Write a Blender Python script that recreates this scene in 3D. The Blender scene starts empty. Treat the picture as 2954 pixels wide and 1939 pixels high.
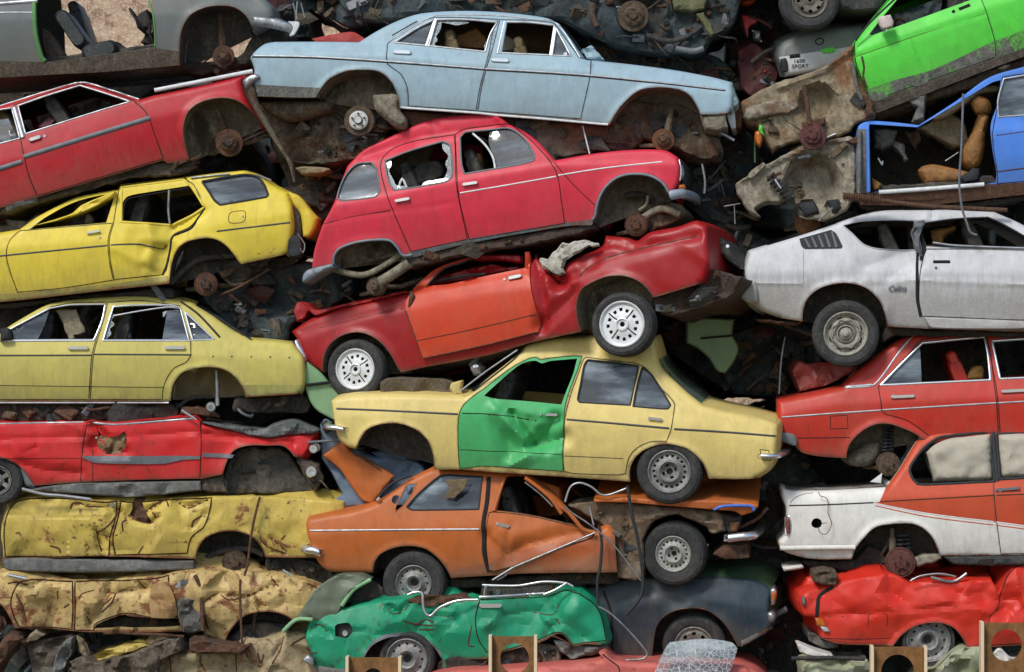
import bpy, math, random
import numpy as np
from mathutils import Vector, Matrix, noise
from mathutils.geometry import delaunay_2d_cdt
from mathutils.kdtree import KDTree

scene = bpy.context.scene
COL = bpy.data.collections.new('scrapyard'); scene.collection.children.link(COL)
R_ = math.radians

# ------------------------------------------------------------------ camera
CAM = Vector((0.9, -23.0, 4.13)); TGT = Vector((0.0, 0.0, 4.13))
FWD = (TGT - CAM).normalized(); RIGHT = FWD.cross(Vector((0, 0, 1))).normalized(); UP = RIGHT.cross(FWD)
FOC = 86.95
cam = bpy.data.cameras.new('camera'); camo = bpy.data.objects.new('camera', cam)
scene.collection.objects.link(camo); scene.camera = camo
camo.location = CAM; camo.rotation_euler = FWD.to_track_quat('-Z', 'Y').to_euler()
cam.lens = FOC; cam.sensor_width = 36; cam.clip_end = 3000; cam.clip_start = 0.5

VIEWS = dict(a=(0, 0), b=(700, 0), c=(1400, 0), d=(1954, 0), e=(0, 480), f=(800, 480), g=(1400, 480), h=(1954, 480),
             i=(0, 900), j=(0, 1279), k=(800, 900), l=(1400, 900), m=(800, 1279), n=(1400, 1279), o=(1954, 900), p=(1954, 1279))
def toks(s):
    """survey notes -> [(u, v, corner)], with '/' marking where the sill starts"""
    v, out, bot = 'F', [], None
    for t in s.split():
        if t == '/': bot = len(out); continue
        if t.isalpha(): v = t; continue
        c = t.endswith('!'); x, y = t.rstrip('!').split(',')
        x, y = float(x), float(y)
        if v == 'F': x *= 1.2412; y *= 1.2412
        else:
            ox, oy = VIEWS[v]; x = ox + x/2.367; y = oy + y/2.367
        out.append((x, y, c))
    return out, bot
def ray(x, y):
    return FWD + RIGHT*((x-1477)/2954*36/FOC) - UP*((y-969.5)/2954*36/FOC)
def world(x, y, Y):
    d = ray(x, y); return CAM + d*((Y-CAM.y)/d.y)
def WP(s, Y):
    t, _ = toks(s); return [world(a, b, Y) for a, b, c in t]

# ------------------------------------------------------------------ curves
def smooth(pts, corners, closed, step):
    P = np.array(pts, float); n = len(P); out = []; src = []
    segs = n if closed else n-1
    for i in range(segs):
        p1, p2 = P[i], P[(i+1) % n]
        p0 = P[i-1] if (closed or i > 0) else p1
        p3 = P[(i+2) % n] if (closed or i+2 < n) else p2
        L = np.linalg.norm(p2-p1)
        m1 = (p2-p1) if corners[i] else (p2-p0)*0.5
        m2 = (p2-p1) if corners[(i+1) % n] else (p3-p1)*0.5
        for m in (m1, m2):
            l = np.linalg.norm(m)
            if l > L: m *= L/l
        k = max(1, int(math.ceil(L/step)))
        for j in range(k):
            t = j/k; t2 = t*t; t3 = t2*t
            out.append((2*t3-3*t2+1)*p1 + (t3-2*t2+t)*m1 + (-2*t3+3*t2)*p2 + (t3-t2)*m2); src.append(i+t)
    if not closed: out.append(P[-1]); src.append(n-1)
    return np.array(out), np.array(src)
def inside(P, poly):
    x, y = P[:, 0], P[:, 1]; r = np.zeros(len(P), bool)
    a = poly; b = np.roll(poly, -1, 0)
    if len(P)*len(a) < 400000:
        X = x[:, None]; Y = y[:, None]; dy = b[:, 1]-a[:, 1]; dy = np.where(dy == 0, 1e-12, dy)
        return (((a[:, 1] > Y) != (b[:, 1] > Y)) & (X < (b[:, 0]-a[:, 0])*(Y-a[:, 1])/dy+a[:, 0])).sum(1) % 2 == 1
    for (x1, y1), (x2, y2) in zip(a, b):
        if y1 == y2: continue
        c = ((y1 > y) != (y2 > y)) & (x < (x2-x1)*(y-y1)/(y2-y1)+x1)
        r ^= c
    return r
def dist_poly(P, L, closed=False):
    A = L if closed else L[:-1]; B = np.roll(L, -1, 0) if closed else L[1:]
    D = np.full(len(P), 1e9)
    if len(L) < 2: return D
    if len(P)*len(A) < 400000:
        v = B-A; q = np.maximum((v*v).sum(1), 1e-12); w = P[:, None, :]-A[None]; t = np.minimum(np.maximum((w*v).sum(2)/q, 0), 1)
        w = w-t[:, :, None]*v; return np.sqrt((w*w).sum(2).min(1))
    for a, b in zip(A, B):
        v = b-a; q = v@v
        if q < 1e-12: continue
        w = P-a; t = np.minimum(np.maximum((w@v)/q, 0), 1); dx = w[:, 0]-t*v[0]; dy = w[:, 1]-t*v[1]
        np.minimum(D, dx*dx+dy*dy, out=D)
    return np.sqrt(D)
def cdt(loops, pts):
    V = []; E = []
    for L, closed in loops:
        s = len(V); n = len(L); V += [Vector((float(p[0]), float(p[1]))) for p in L]
        E += [(s+i, s+(i+1) % n) for i in range(n if closed else n-1)]
    V += [Vector((float(p[0]), float(p[1]))) for p in pts]
    v, e, f, *_ = delaunay_2d_cdt(V, E, [], 0, 1e-5, False)
    return np.array([(p.x, p.y) for p in v]), np.array([t for t in f if len(t) == 3])
def offset_closed(L, d):
    t = np.roll(L, -1, 0)-np.roll(L, 1, 0); t /= (np.linalg.norm(t, axis=1)[:, None]+1e-9)
    n = np.stack([-t[:, 1], t[:, 0]], 1)
    area = 0.5*np.sum(L[:, 0]*np.roll(L[:, 1], -1)-np.roll(L[:, 0], -1)*L[:, 1])
    return L + n*d*(1 if area > 0 else -1)

# ------------------------------------------------------------------ objects
def mesh_obj(name, V, F, mat, parent=None, smooth_=True, angle=None):
    me = bpy.data.meshes.new(name)
    me.from_pydata([tuple(map(float, v)) for v in V], [], [tuple(int(i) for i in f) for f in F])
    if smooth_: me.polygons.foreach_set('use_smooth', [True]*len(me.polygons))
    me.materials.append(mat); me.update()
    if angle: me.set_sharp_from_angle(angle=R_(angle))
    o = bpy.data.objects.new(name, me); COL.objects.link(o)
    if parent: o.parent = parent
    return o
def tag(o, label, cat, group=None, kind=None):
    if label: o['label'] = label
    if cat: o['category'] = cat
    if group: o['group'] = group
    if kind: o['kind'] = kind
    return o
class MB:
    def __init__(s): s.V = []; s.F = []
    def add(s, V, F):
        k = len(s.V); s.V += [tuple(v) for v in V]; s.F += [tuple(i+k for i in f) for f in F]; return s
    def tube(s, pts, r, n=7, cap=True, flat=1.0):
        pts = [Vector(p) for p in pts]; rr = r if hasattr(r, '__len__') else [r]*len(pts)
        V = []; F = []; up = Vector((0, 1, 0.01))
        for i, p in enumerate(pts):
            t = (pts[min(i+1, len(pts)-1)]-pts[max(i-1, 0)])
            if t.length < 1e-9: t = Vector((1, 0, 0))
            t.normalize()
            if abs(t.dot(up.normalized())) > .95: up = Vector((1, 0, 0))
            a = t.cross(up).normalized(); b = t.cross(a).normalized()
            for j in range(n):
                w = 2*math.pi*j/n; V.append(p+a*math.cos(w)*rr[i]+b*math.sin(w)*rr[i]*flat)
        for i in range(len(pts)-1):
            for j in range(n):
                F.append((i*n+j, i*n+(j+1) % n, (i+1)*n+(j+1) % n, (i+1)*n+j))
        if cap: F.append(tuple(range(n))); F.append(tuple(reversed(range((len(pts)-1)*n, len(pts)*n))))
        return s.add(V, F)
    def lathe(s, prof, c=(0, 0, 0), n=40, M=None):
        """profile [(r, y)] turned about the local y axis"""
        V = []; F = []; c = Vector(c)
        for r, y in prof:
            for j in range(n):
                w = 2*math.pi*j/n; q = Vector((r*math.cos(w), y, r*math.sin(w)))
                if M: q = M @ q
                V.append(c+q)
        for i in range(len(prof)-1):
            for j in range(n): F.append((i*n+j, i*n+(j+1) % n, (i+1)*n+(j+1) % n, (i+1)*n+j))
        return s.add(V, F)
    def box(s, c, d, M=None, bev=0.0):
        V = []; c = Vector(c)
        if bev <= 0:
            for x in (-.5, .5):
                for y in (-.5, .5):
                    for z in (-.5, .5):
                        q = Vector((x*d[0], y*d[1], z*d[2])); V.append(c+(M @ q if M else q))
            return s.add(V, [(0, 1, 3, 2), (4, 6, 7, 5), (0, 4, 5, 1), (2, 3, 7, 6), (0, 2, 6, 4), (1, 5, 7, 3)])
        # rounded in the x-z plane, chamfered toward y
        F = []; n = 0; ring = []
        for sx, sz, a0 in ((1, 1, 0), (-1, 1, 90), (-1, -1, 180), (1, -1, 270)):
            for k in range(4):
                a = R_(a0+k*30); ring.append((sx*(d[0]/2-bev)+bev*math.cos(a), sz*(d[2]/2-bev)+bev*math.sin(a)))
        N = len(ring)
        for y, q in ((-.5, .75), (-.5+min(.3, bev/d[1]*.6), 1), (.5-min(.3, bev/d[1]*.6), 1), (.5, .75)):
            for (x, z) in ring:
                l = math.hypot(x, z); f = 1 if q == 1 else (1-bev*.5/max(l, 1e-6))
                w = Vector((x*f, y*d[1], z*f)); V.append(c+(M @ w if M else w))
        for i in range(3):
            for j in range(N): F.append((i*N+j, i*N+(j+1) % N, (i+1)*N+(j+1) % N, (i+1)*N+j))
        F.append(tuple(range(N))); F.append(tuple(reversed(range(3*N, 4*N))))
        return s.add(V, F)
    def obj(s, name, mat, parent=None, angle=40): return mesh_obj(name, s.V, s.F, mat, parent, True, angle)

# ------------------------------------------------------------------ materials
MATS = {}
def newmat(key):
    m = bpy.data.materials.new(key); m.use_nodes = True
    nt = m.node_tree; nt.nodes.clear()
    out = nt.nodes.new('ShaderNodeOutputMaterial'); b = nt.nodes.new('ShaderNodeBsdfPrincipled')
    nt.links.new(b.outputs[0], out.inputs[0]); MATS[key] = m
    return m, nt, b
class N:
    def __init__(s, nt): s.nt = nt; s.tc = nt.nodes.new('ShaderNodeTexCoord')
    def n(s, t, **kw):
        x = s.nt.nodes.new(t)
        for k, v in kw.items(): setattr(x, k, v)
        return x
    def l(s, a, b): s.nt.links.new(a, b)
    def mapped(s, sc=(1, 1, 1), loc=(0, 0, 0)):
        m = s.n('ShaderNodeMapping'); m.inputs['Scale'].default_value = sc; m.inputs['Location'].default_value = loc
        s.l(s.tc.outputs['Object'], m.inputs[0]); return m.outputs[0]
    def noise(s, scale, detail=4, rough=.55, vec=None, dist=0):
        x = s.n('ShaderNodeTexNoise'); x.inputs['Scale'].default_value = scale; x.inputs['Detail'].default_value = detail
        x.inputs['Roughness'].default_value = rough; x.inputs['Distortion'].default_value = dist
        s.l(vec if vec else s.tc.outputs['Object'], x.inputs['Vector']); return x.outputs['Fac']
    def ramp(s, fac, a, b, ca=0.0, cb=1.0):
        x = s.n('ShaderNodeMapRange'); x.inputs[1].default_value = a; x.inputs[2].default_value = b
        x.inputs[3].default_value = ca; x.inputs[4].default_value = cb; x.clamp = True; x.interpolation_type = 'SMOOTHSTEP'
        s.l(fac, x.inputs[0]); return x.outputs[0]
    def math(s, op, a, b):
        x = s.n('ShaderNodeMath', operation=op)
        for i, v in enumerate((a, b)):
            if isinstance(v, (int, float)): x.inputs[i].default_value = v
            else: s.l(v, x.inputs[i])
        return x.outputs[0]
    def mix(s, f, a, b, blend='MIX'):
        x = s.n('ShaderNodeMix', data_type='RGBA', blend_type=blend)
        if isinstance(f, (int, float)): x.inputs[0].default_value = f
        else: s.l(f, x.inputs[0])
        for i, v in ((6, a), (7, b)):
            if isinstance(v, tuple): x.inputs[i].default_value = (*v[:3], 1)
            else: s.l(v, x.inputs[i])
        return x.outputs[2]
    def bump(s, h, strength, dist=.01, nrm=None):
        x = s.n('ShaderNodeBump'); x.inputs['Strength'].default_value = strength; x.inputs['Distance'].default_value = dist
        s.l(h, x.inputs['Height'])
        if nrm: s.l(nrm, x.inputs['Normal'])
        return x.outputs[0]
DUST = (.20, .165, .11); RUST = (.13, .045, .018)
def paint(key, col, rust=.15, dust=.5, fade=.3, rough=.38, under=None, dusth=.35, seed=0, chip=None):
    if key in MATS: return MATS[key]
    m, nt, b = newmat(key); g = N(nt)
    off = (seed*3.7, seed*1.3, seed*2.1)
    vec = g.mapped((1, 1, 1), off)
    big = g.noise(1.3, 3, .6, vec); mid = g.noise(7, 6, .65, vec); fine = g.noise(45, 5, .7, vec)
    streak = g.noise(5, 5, .6, g.mapped((5, 5, .6), off))
    c = g.mix(g.ramp(big, .35, .7, 0, fade), col, tuple(min(1, x*1.05+.03) for x in col))
    c = g.mix(g.ramp(mid, .3, .75, 0, .32), c, tuple(x*.6 for x in col))
    c = g.mix(g.ramp(g.noise(4.5, 7, .7, g.mapped((1, 1, .6), (seed*2.2, 4, seed))), .56, .68, 0, .28), c, tuple(min(1, x*1.22+.015) for x in col))
    scr = g.ramp(g.noise(3, 3, .8, g.mapped((1.2, 1, 28), off), .3), .69, .72, 0, .35); c = g.mix(scr, c, tuple(min(1, x*.8+.12) for x in col))
    sep = g.n('ShaderNodeSeparateXYZ'); g.l(g.tc.outputs['Object'], sep.inputs[0])
    low = g.ramp(g.math('ADD', sep.outputs[2], g.math('MULTIPLY', g.math('SUBTRACT', streak, .5), .5)), dusth, dusth-.36, 0, dust)
    low2 = g.math('MULTIPLY', g.ramp(streak, .45, .8, 0, 1), dust*.35)
    df = g.math('MAXIMUM', low, low2)
    df = g.math('MULTIPLY', df, g.ramp(fine, .2, .6, .55, 1))
    c = g.mix(df, c, DUST)
    film = g.math('MULTIPLY', g.ramp(g.noise(2.1, 7, .68, g.mapped((1, 1, .8), (seed*1.7, 9, 2)), .4), .38, .68), dust*.42+.02)
    c = g.mix(film, c, DUST); c = g.mix(g.ramp(g.noise(6, 8, .72, g.mapped((2.2, 2.2, .5), (seed, 3, 3)), .5), .5, .72, 0, .30), c, tuple(x*.42 for x in col))
    # grime freckles and rust
    frk = g.ramp(g.noise(38, 3, .5, vec), .68-.05*rust, .76, 0, .55)
    c = g.mix(g.math('MULTIPLY', frk, min(1, .4+rust)), c, tuple(x*.35 for x in DUST))
    r1 = g.ramp(g.noise(3.2, 9, .72, vec, .6), .72-.19*rust, .76-.17*rust, 0, 1)
    r2 = g.ramp(g.noise(10, 8, .75, g.mapped((1, 1, .45), off), 1.5), .74-.14*rust, .78-.12*rust, 0, .9)
    rf = g.math('MAXIMUM', r1, r2)
    at = g.n('ShaderNodeAttribute'); at.attribute_name = 'wear'
    wn = g.math('ADD', g.math('MULTIPLY', at.outputs['Fac'], .95), g.math('MULTIPLY', g.math('SUBTRACT', g.noise(9, 8, .75, vec), .5), 1.6))
    rf = g.math('MAXIMUM', rf, g.ramp(wn, .78-.28*min(1, rust*1.6), .92-.25*min(1, rust*1.6), 0, .95))
    seamd = g.math('MULTIPLY', g.ramp(g.math('ADD', at.outputs['Fac'], g.math('MULTIPLY', g.math('SUBTRACT', mid, .5), .9)), .25, .85, 0, .62), 1.0)
    c = g.mix(seamd, c, (.055, .04, .026))
    halo = g.ramp(g.math('MAXIMUM', g.noise(3.2, 9, .72, vec, .6), g.math('MULTIPLY', g.noise(6.5, 8, .75, g.mapped((1, 1, .4), off), 1.2), .98)), .60-.15*rust, .74-.19*rust, 0, min(.52, rust*.8))
    c = g.mix(halo, c, tuple(x*.42+y*.62 for x, y in zip(col, RUST)))
    rc = g.mix(fine, RUST, (.27, .11, .045))
    c = g.mix(rf, c, rc)
    g.l(c, b.inputs['Base Color'])
    ro = g.math('ADD', g.math('MULTIPLY', df, .45), g.math('ADD', rough+.06, g.math('MULTIPLY', mid, .2)))
    ro = g.math('MAXIMUM', ro, g.math('MULTIPLY', rf, .9)); g.l(ro, b.inputs['Roughness'])
    b.inputs['Specular IOR Level'].default_value = .3; b.inputs['Coat Weight'].default_value = .14; b.inputs['Coat Roughness'].default_value = .35
    h = g.math('ADD', g.math('MULTIPLY', big, 6), g.math('ADD', g.math('MULTIPLY', mid, .35), g.math('MULTIPLY', fine, .05)))
    g.l(g.bump(h, .35, .01), b.inputs['Normal'])
    return m
def grimy(key, c1, c2, rough=.85, metal=0.0, scale=6, bump=.5, c3=None):
    if key in MATS: return MATS[key]
    m, nt, b = newmat(key); g = N(nt)
    a = g.noise(scale, 8, .7); f = g.noise(scale*7, 5, .7)
    c = g.mix(g.ramp(a, .35, .65), c1, c2)
    if c3: c = g.mix(g.ramp(g.noise(scale*.6, 6, .7, g.mapped((1, 1, .5), (5, 3, 1))), .5, .62), c, c3)
    c = g.mix(g.ramp(f, .35, .7, 0, .7), c, tuple(x*.35 for x in c1)); c = g.mix(g.ramp(g.noise(scale*2.7, 6, .75, g.mapped((1, 1, .35), (2, 7, 1))), .52, .66, 0, .45), c, tuple(min(1, x*1.7) for x in c2))
    g.l(c, b.inputs['Base Color']); b.inputs['Metallic'].default_value = metal
    g.l(g.math('ADD', rough-.12, g.math('MULTIPLY', f, .25)), b.inputs['Roughness'])
    g.l(g.bump(g.math('ADD', a, g.math('MULTIPLY', f, .45)), min(1, bump*1.3), .03), b.inputs['Normal'])
    return m
def plain(key, c, rough=.5, metal=0.0, alpha=1.0, var=.25):
    if key in MATS: return MATS[key]
    m, nt, b = newmat(key); g = N(nt)
    f = g.noise(14, 5, .65)
    g.l(g.mix(g.ramp(f, .3, .75, 0, var*2), c, tuple(x*.45 for x in c)), b.inputs['Base Color'])
    b.inputs['Metallic'].default_value = metal
    g.l(g.math('ADD', rough-.05, g.math('MULTIPLY', f, .2)), b.inputs['Roughness'])
    b.inputs['Alpha'].default_value = alpha
    return m
def glassmat(key, tint=(.5, .6, .62), film=.35, craze=0.0, rough=.1):
    """dusty car glass: a clear pane with a film of dirt and painted sky reflection (and a web of cracks)"""
    if key in MATS: return MATS[key]
    m = bpy.data.materials.new(key); m.use_nodes = True; nt = m.node_tree; nt.nodes.clear(); MATS[key] = m; g = N(nt)
    out = g.n('ShaderNodeOutputMaterial'); tr = g.n('ShaderNodeBsdfTransparent'); gl = g.n('ShaderNodeBsdfGlossy'); df = g.n('ShaderNodeBsdfDiffuse')
    tr.inputs[0].default_value = (*tint, 1); gl.inputs['Roughness'].default_value = rough; df.inputs[0].default_value = (.42, .45, .46, 1)
    fr = g.n('ShaderNodeFresnel'); fr.inputs[0].default_value = 1.6
    m1 = g.n('ShaderNodeMixShader'); g.l(g.math('ADD', fr.outputs[0], .03), m1.inputs[0]); g.l(tr.outputs[0], m1.inputs[1]); g.l(gl.outputs[0], m1.inputs[2])
    f = g.ramp(g.noise(1.6, 7, .62, g.mapped((.8, 1, 3.2), (film*9, 0, film*5))), .36, .66, film*.15, min(1, film*1.35))
    if not craze: g.l(g.mix(g.ramp(g.noise(1.3, 5, .6, g.mapped((.7, 1, 4), (3, 1, film*7))), .35, .65), (.12, .15, .17), (.36, .42, .47)), df.inputs[0])  # blue-grey streaks painted into the film as the sky's reflection
    if craze:
        v = g.n('ShaderNodeTexVoronoi', feature='DISTANCE_TO_EDGE'); v.inputs['Scale'].default_value = craze
        wv = g.n('ShaderNodeTexNoise'); wv.inputs['Scale'].default_value = 3; g.l(g.tc.outputs['Object'], wv.inputs['Vector'])
        g.l(g.mix(.12 if craze < 30 else .0, g.tc.outputs['Object'], wv.outputs['Color']), v.inputs['Vector'])
        f = g.math('MAXIMUM', f, g.ramp(v.outputs['Distance'], .045 if craze < 30 else .12, .01, 0, 1))
        g.l(g.mix(g.noise(30), (.75, .8, .82), (.4, .46, .47)), df.inputs[0])
    m2 = g.n('ShaderNodeMixShader'); g.l(f, m2.inputs[0]); g.l(m1.outputs[0], m2.inputs[1]); g.l(df.outputs[0], m2.inputs[2])
    g.l(m2.outputs[0], out.inputs[0]); return m

chrome = plain('chrome', (.78, .79, .80), .22, .9, var=.12)
dullchrome = plain('dull_chrome', (.40, .41, .41), .4, .8, var=.5)
alu = plain('aluminium_trim', (.50, .51, .52), .34, .7, var=.4)
blackrub = plain('black_rubber', (.022, .024, .026), .7, var=.3)
darkmetal = grimy('dark_metal', (.03, .033, .035), (.06, .055, .045), .7, .2)
greytrim = plain('grey_trim', (.16, .17, .18), .5, .1)
tyrem = grimy('tyre_rubber', (.03, .032, .032), (.055, .053, .047), .88, 0, 5, .15)
rusthub = grimy('rusty_hub', (.12, .05, .028), (.19, .095, .05), .85, .2, 14, .8, (.07, .055, .045))
brownhub = grimy('brown_hub', (.10, .065, .04), (.19, .13, .08), .85, .2, 14, .8)
orangehub = grimy('orange_rust_hub', (.24, .10, .03), (.13, .06, .03), .85, .1, 14, .8)
underm = grimy('underbody', (.12, .095, .062), (.19, .15, .095), .92, 0, 4, .9, (.09, .045, .025))
underdark = grimy('underbody_dark', (.03, .027, .022), (.065, .052, .038), .92, 0, 4, .9)
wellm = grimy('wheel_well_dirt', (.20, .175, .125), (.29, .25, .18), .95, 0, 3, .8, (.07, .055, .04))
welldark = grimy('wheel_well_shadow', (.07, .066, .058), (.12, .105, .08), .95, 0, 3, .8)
linerm = grimy('inner_panel', (.06, .058, .052), (.11, .095, .07), .9)
tanlin = grimy('tan_lining', (.20, .15, .075), (.13, .09, .045), .9, 0, 3, .5)
darklin = grimy('dark_lining', (.05, .048, .045), (.09, .08, .062), .9, 0, 3, .5)
blackseat = grimy('black_vinyl', (.025, .03, .03), (.045, .05, .048), .45, 0, 8, .3)
tanseat = grimy('tan_vinyl', (.36, .17, .045), (.27, .12, .03), .6, 0, 6, .4)
creamseat = grimy('cream_cloth', (.42, .36, .24), (.30, .25, .16), .9, 0, 6, .4)
orangeseat = grimy('orange_cloth', (.5, .25, .06), (.34, .17, .04), .8, 0, 6, .4)
rustrod = grimy('rusty_steel', (.12, .06, .035), (.2, .10, .055), .85, .2, 18, .8)
glass = glassmat('window_glass', (.42, .5, .52), .10)
bluglass = glassmat('hazy_glass', (.4, .48, .52), .55)
dirtyglass = glassmat('dusty_glass', (.4, .45, .45), .7)
crazed = glassmat('crazed_glass', (.6, .68, .7), .55, 60)
amber = plain('amber_lens', (.5, .13, .015), .25)
redlens = plain('red_lens', (.35, .01, .01), .25)
clearlens = plain('lamp_glass', (.55, .57, .58), .15, .3)
seamtrim = plain('dark_side_moulding', (.05, .05, .055), .4)
whitetrim = plain('white_trim', (.72, .73, .72), .4)
GREEB = dict(rng=random.Random(77))
def crumple_val(P, amp, scale, seed, wear=None):
    out = np.zeros(len(P)); s = 1.0/scale
    for i, p in enumerate(P):
        a = float(p[0])*s; b = float(p[1])*s; c = seed*3.17 + (float(p[2])*s if len(p) > 2 else 0)
        q = Vector((a, b, c)); wv = noise.noise_vector(q*.7)*.5; q = q+wv
        d, _ = noise.voronoi(q)
        d2, _ = noise.voronoi(q*2.3+wv*.8)
        if wear is not None: wear[i] = max(wear[i], math.exp(-(d[1]-d[0])/.07)*.9*(.5+noise.noise(q*1.3)), math.exp(-(d2[1]-d2[0])/.09)*.55*(.5+noise.noise(q*1.9+Vector((5, 0, 0)))))
        out[i] = amp*(min(d[1]-d[0], .8)*.9 + .35*min(d2[1]-d2[0], .7) + .9*(1-abs(noise.noise(q*.8))*2)*.5 - .45)
    return out

SOFT = {'headrest', 'seat_backrest', 'seat_cushion', 'cloth_bundle', 'bumper_end', 'bumper_corner', 'door_mirror', 'indicator', 'bumper', 'lamp_surround', 'headlight_rim', 'bundle_of_cloth', 'rear_bumper', 'spare_wheel_tub', 'trim_end', 'side_lamp', 'lamp_glass', 'front_bumper', 'bumper_rubber', 'fuel_tank', 'inner_arch', 'sheet_soft', 'mud_flap', 'bonnet', 'tailgate', 'rear_seat', 'bumper_blade'}
BITTY = {'underside', 'rear_underside', 'front_underside', 'underside_rear', 'underside_front', 'inner_wing', 'chassis', 'front_chassis', 'floor', 'exposed_floor', 'nose_panel', 'front_subframe', 'cabin_floor', 'crushed_cabin', 'dashboard', 'body_'}
ANG = {'heater_box', 'pedal_bracket', 'column_shroud', 'torn_trim', 'hanging_bracket', 'hub_bracket', 'balljoint', 'dashboard', 'sheet', 'torn_corner', 'hole_cover', 'door_post', 'rear_valance', 'front_valance', 'valance', 'nose_panel', 'sill_end', 'axle_beam', 'trailing_arm', 'broken_lamp', 'engine_block', 'lamp', 'bracket', 'torn_shelf', 'exposed_floor', 'crushed_sill', 'roof_flap', 'front_frame', 'lamp_panel', 'torn_headlining', 'hanging_lining', 'wiper_panel', 'tank', 'seat_hinge', 'card_panel', 'chassis_leg', 'buckled_pillar', 'broken_mirror', 'cushion', 'torn_seat', 'peeled_skin', 'wheel_recess', 'torn_lining', 'seat_bench', 'sun_faded_seat'}
SHARD = [grimy('plate_grey', (.05, .055, .055), (.09, .09, .085), .7), grimy('plate_rust', (.07, .035, .02), (.11, .065, .04), .9), grimy('plate_tan', (.10, .085, .055), (.06, .05, .035), .9), grimy('plate_dark', (.02, .028, .03), (.04, .05, .05), .6), grimy('plate_dark2', (.025, .025, .023), (.05, .045, .038), .6), grimy('plate_dark3', (.03, .028, .024), (.055, .048, .04), .7), grimy('plate_red', (.09, .015, .014), (.05, .015, .013), .6), grimy('plate_blue', (.04, .055, .07), (.05, .06, .06), .6)]
BITM = [underdark, rustrod, underm, darkmetal, brownhub, welldark, greytrim]
FAC = {}
def facets(P, amp, scale, seed, wear=None):
    key = (round(scale, 4), seed)
    if key not in FAC:
        rg = random.Random(seed*31+7); pts = []; X = np.arange(-4.4, 4.4, scale*1.25); Z = np.arange(-1.2, 2.6, scale*.62)
        for i, x in enumerate(X):
            for j, z in enumerate(Z): pts.append((x+rg.uniform(-.75, .75)*scale+(j % 2)*scale*.6, z+rg.uniform(-.4, .4)*scale*.62))
        v, e, f, *_ = delaunay_2d_cdt([Vector(p) for p in pts], [], [], 0, 1e-5, False)
        FAC[key] = (np.array([(p.x, p.y) for p in v]), np.array(f), np.array([(0.0 if q < .5 else rg.gauss(0, .5) if q < .75 else rg.choice((-.9, 1.8))) for q in [rg.random() for _ in v]]))
    V, T, H = FAC[key]; Q = P[:, :2]; out = np.zeros(len(P)); lo = Q.min(0)-.01; hi = Q.max(0)+.01
    for t in T:
        A, B, C = V[t]
        if max(A[0], B[0], C[0]) < lo[0] or min(A[0], B[0], C[0]) > hi[0] or max(A[1], B[1], C[1]) < lo[1] or min(A[1], B[1], C[1]) > hi[1]: continue
        m = np.nonzero((Q[:, 0] >= min(A[0], B[0], C[0])) & (Q[:, 0] <= max(A[0], B[0], C[0])) & (Q[:, 1] >= min(A[1], B[1], C[1])) & (Q[:, 1] <= max(A[1], B[1], C[1])))[0]
        if not len(m): continue
        det = (B[1]-C[1])*(A[0]-C[0])+(C[0]-B[0])*(A[1]-C[1])
        if abs(det) < 1e-9: continue
        q = Q[m]; a = ((B[1]-C[1])*(q[:, 0]-C[0])+(C[0]-B[0])*(q[:, 1]-C[1]))/det; b = ((C[1]-A[1])*(q[:, 0]-C[0])+(A[0]-C[0])*(q[:, 1]-C[1]))/det; c = 1-a-b
        ok = (a >= -1e-6) & (b >= -1e-6) & (c >= -1e-6); mm = m[ok]; out[mm] = a[ok]*H[t[0]]+b[ok]*H[t[1]]+c[ok]*H[t[2]]
        if wear is not None:
            e = np.minimum(np.minimum(a, b), c)[ok]*scale; hs = max(H[t])-min(H[t]); wear[mm] = np.maximum(wear[mm], np.exp(-e/.010)*max(0, min(1, (hs-.7)/1.6))*.85)
    return out*amp
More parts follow.
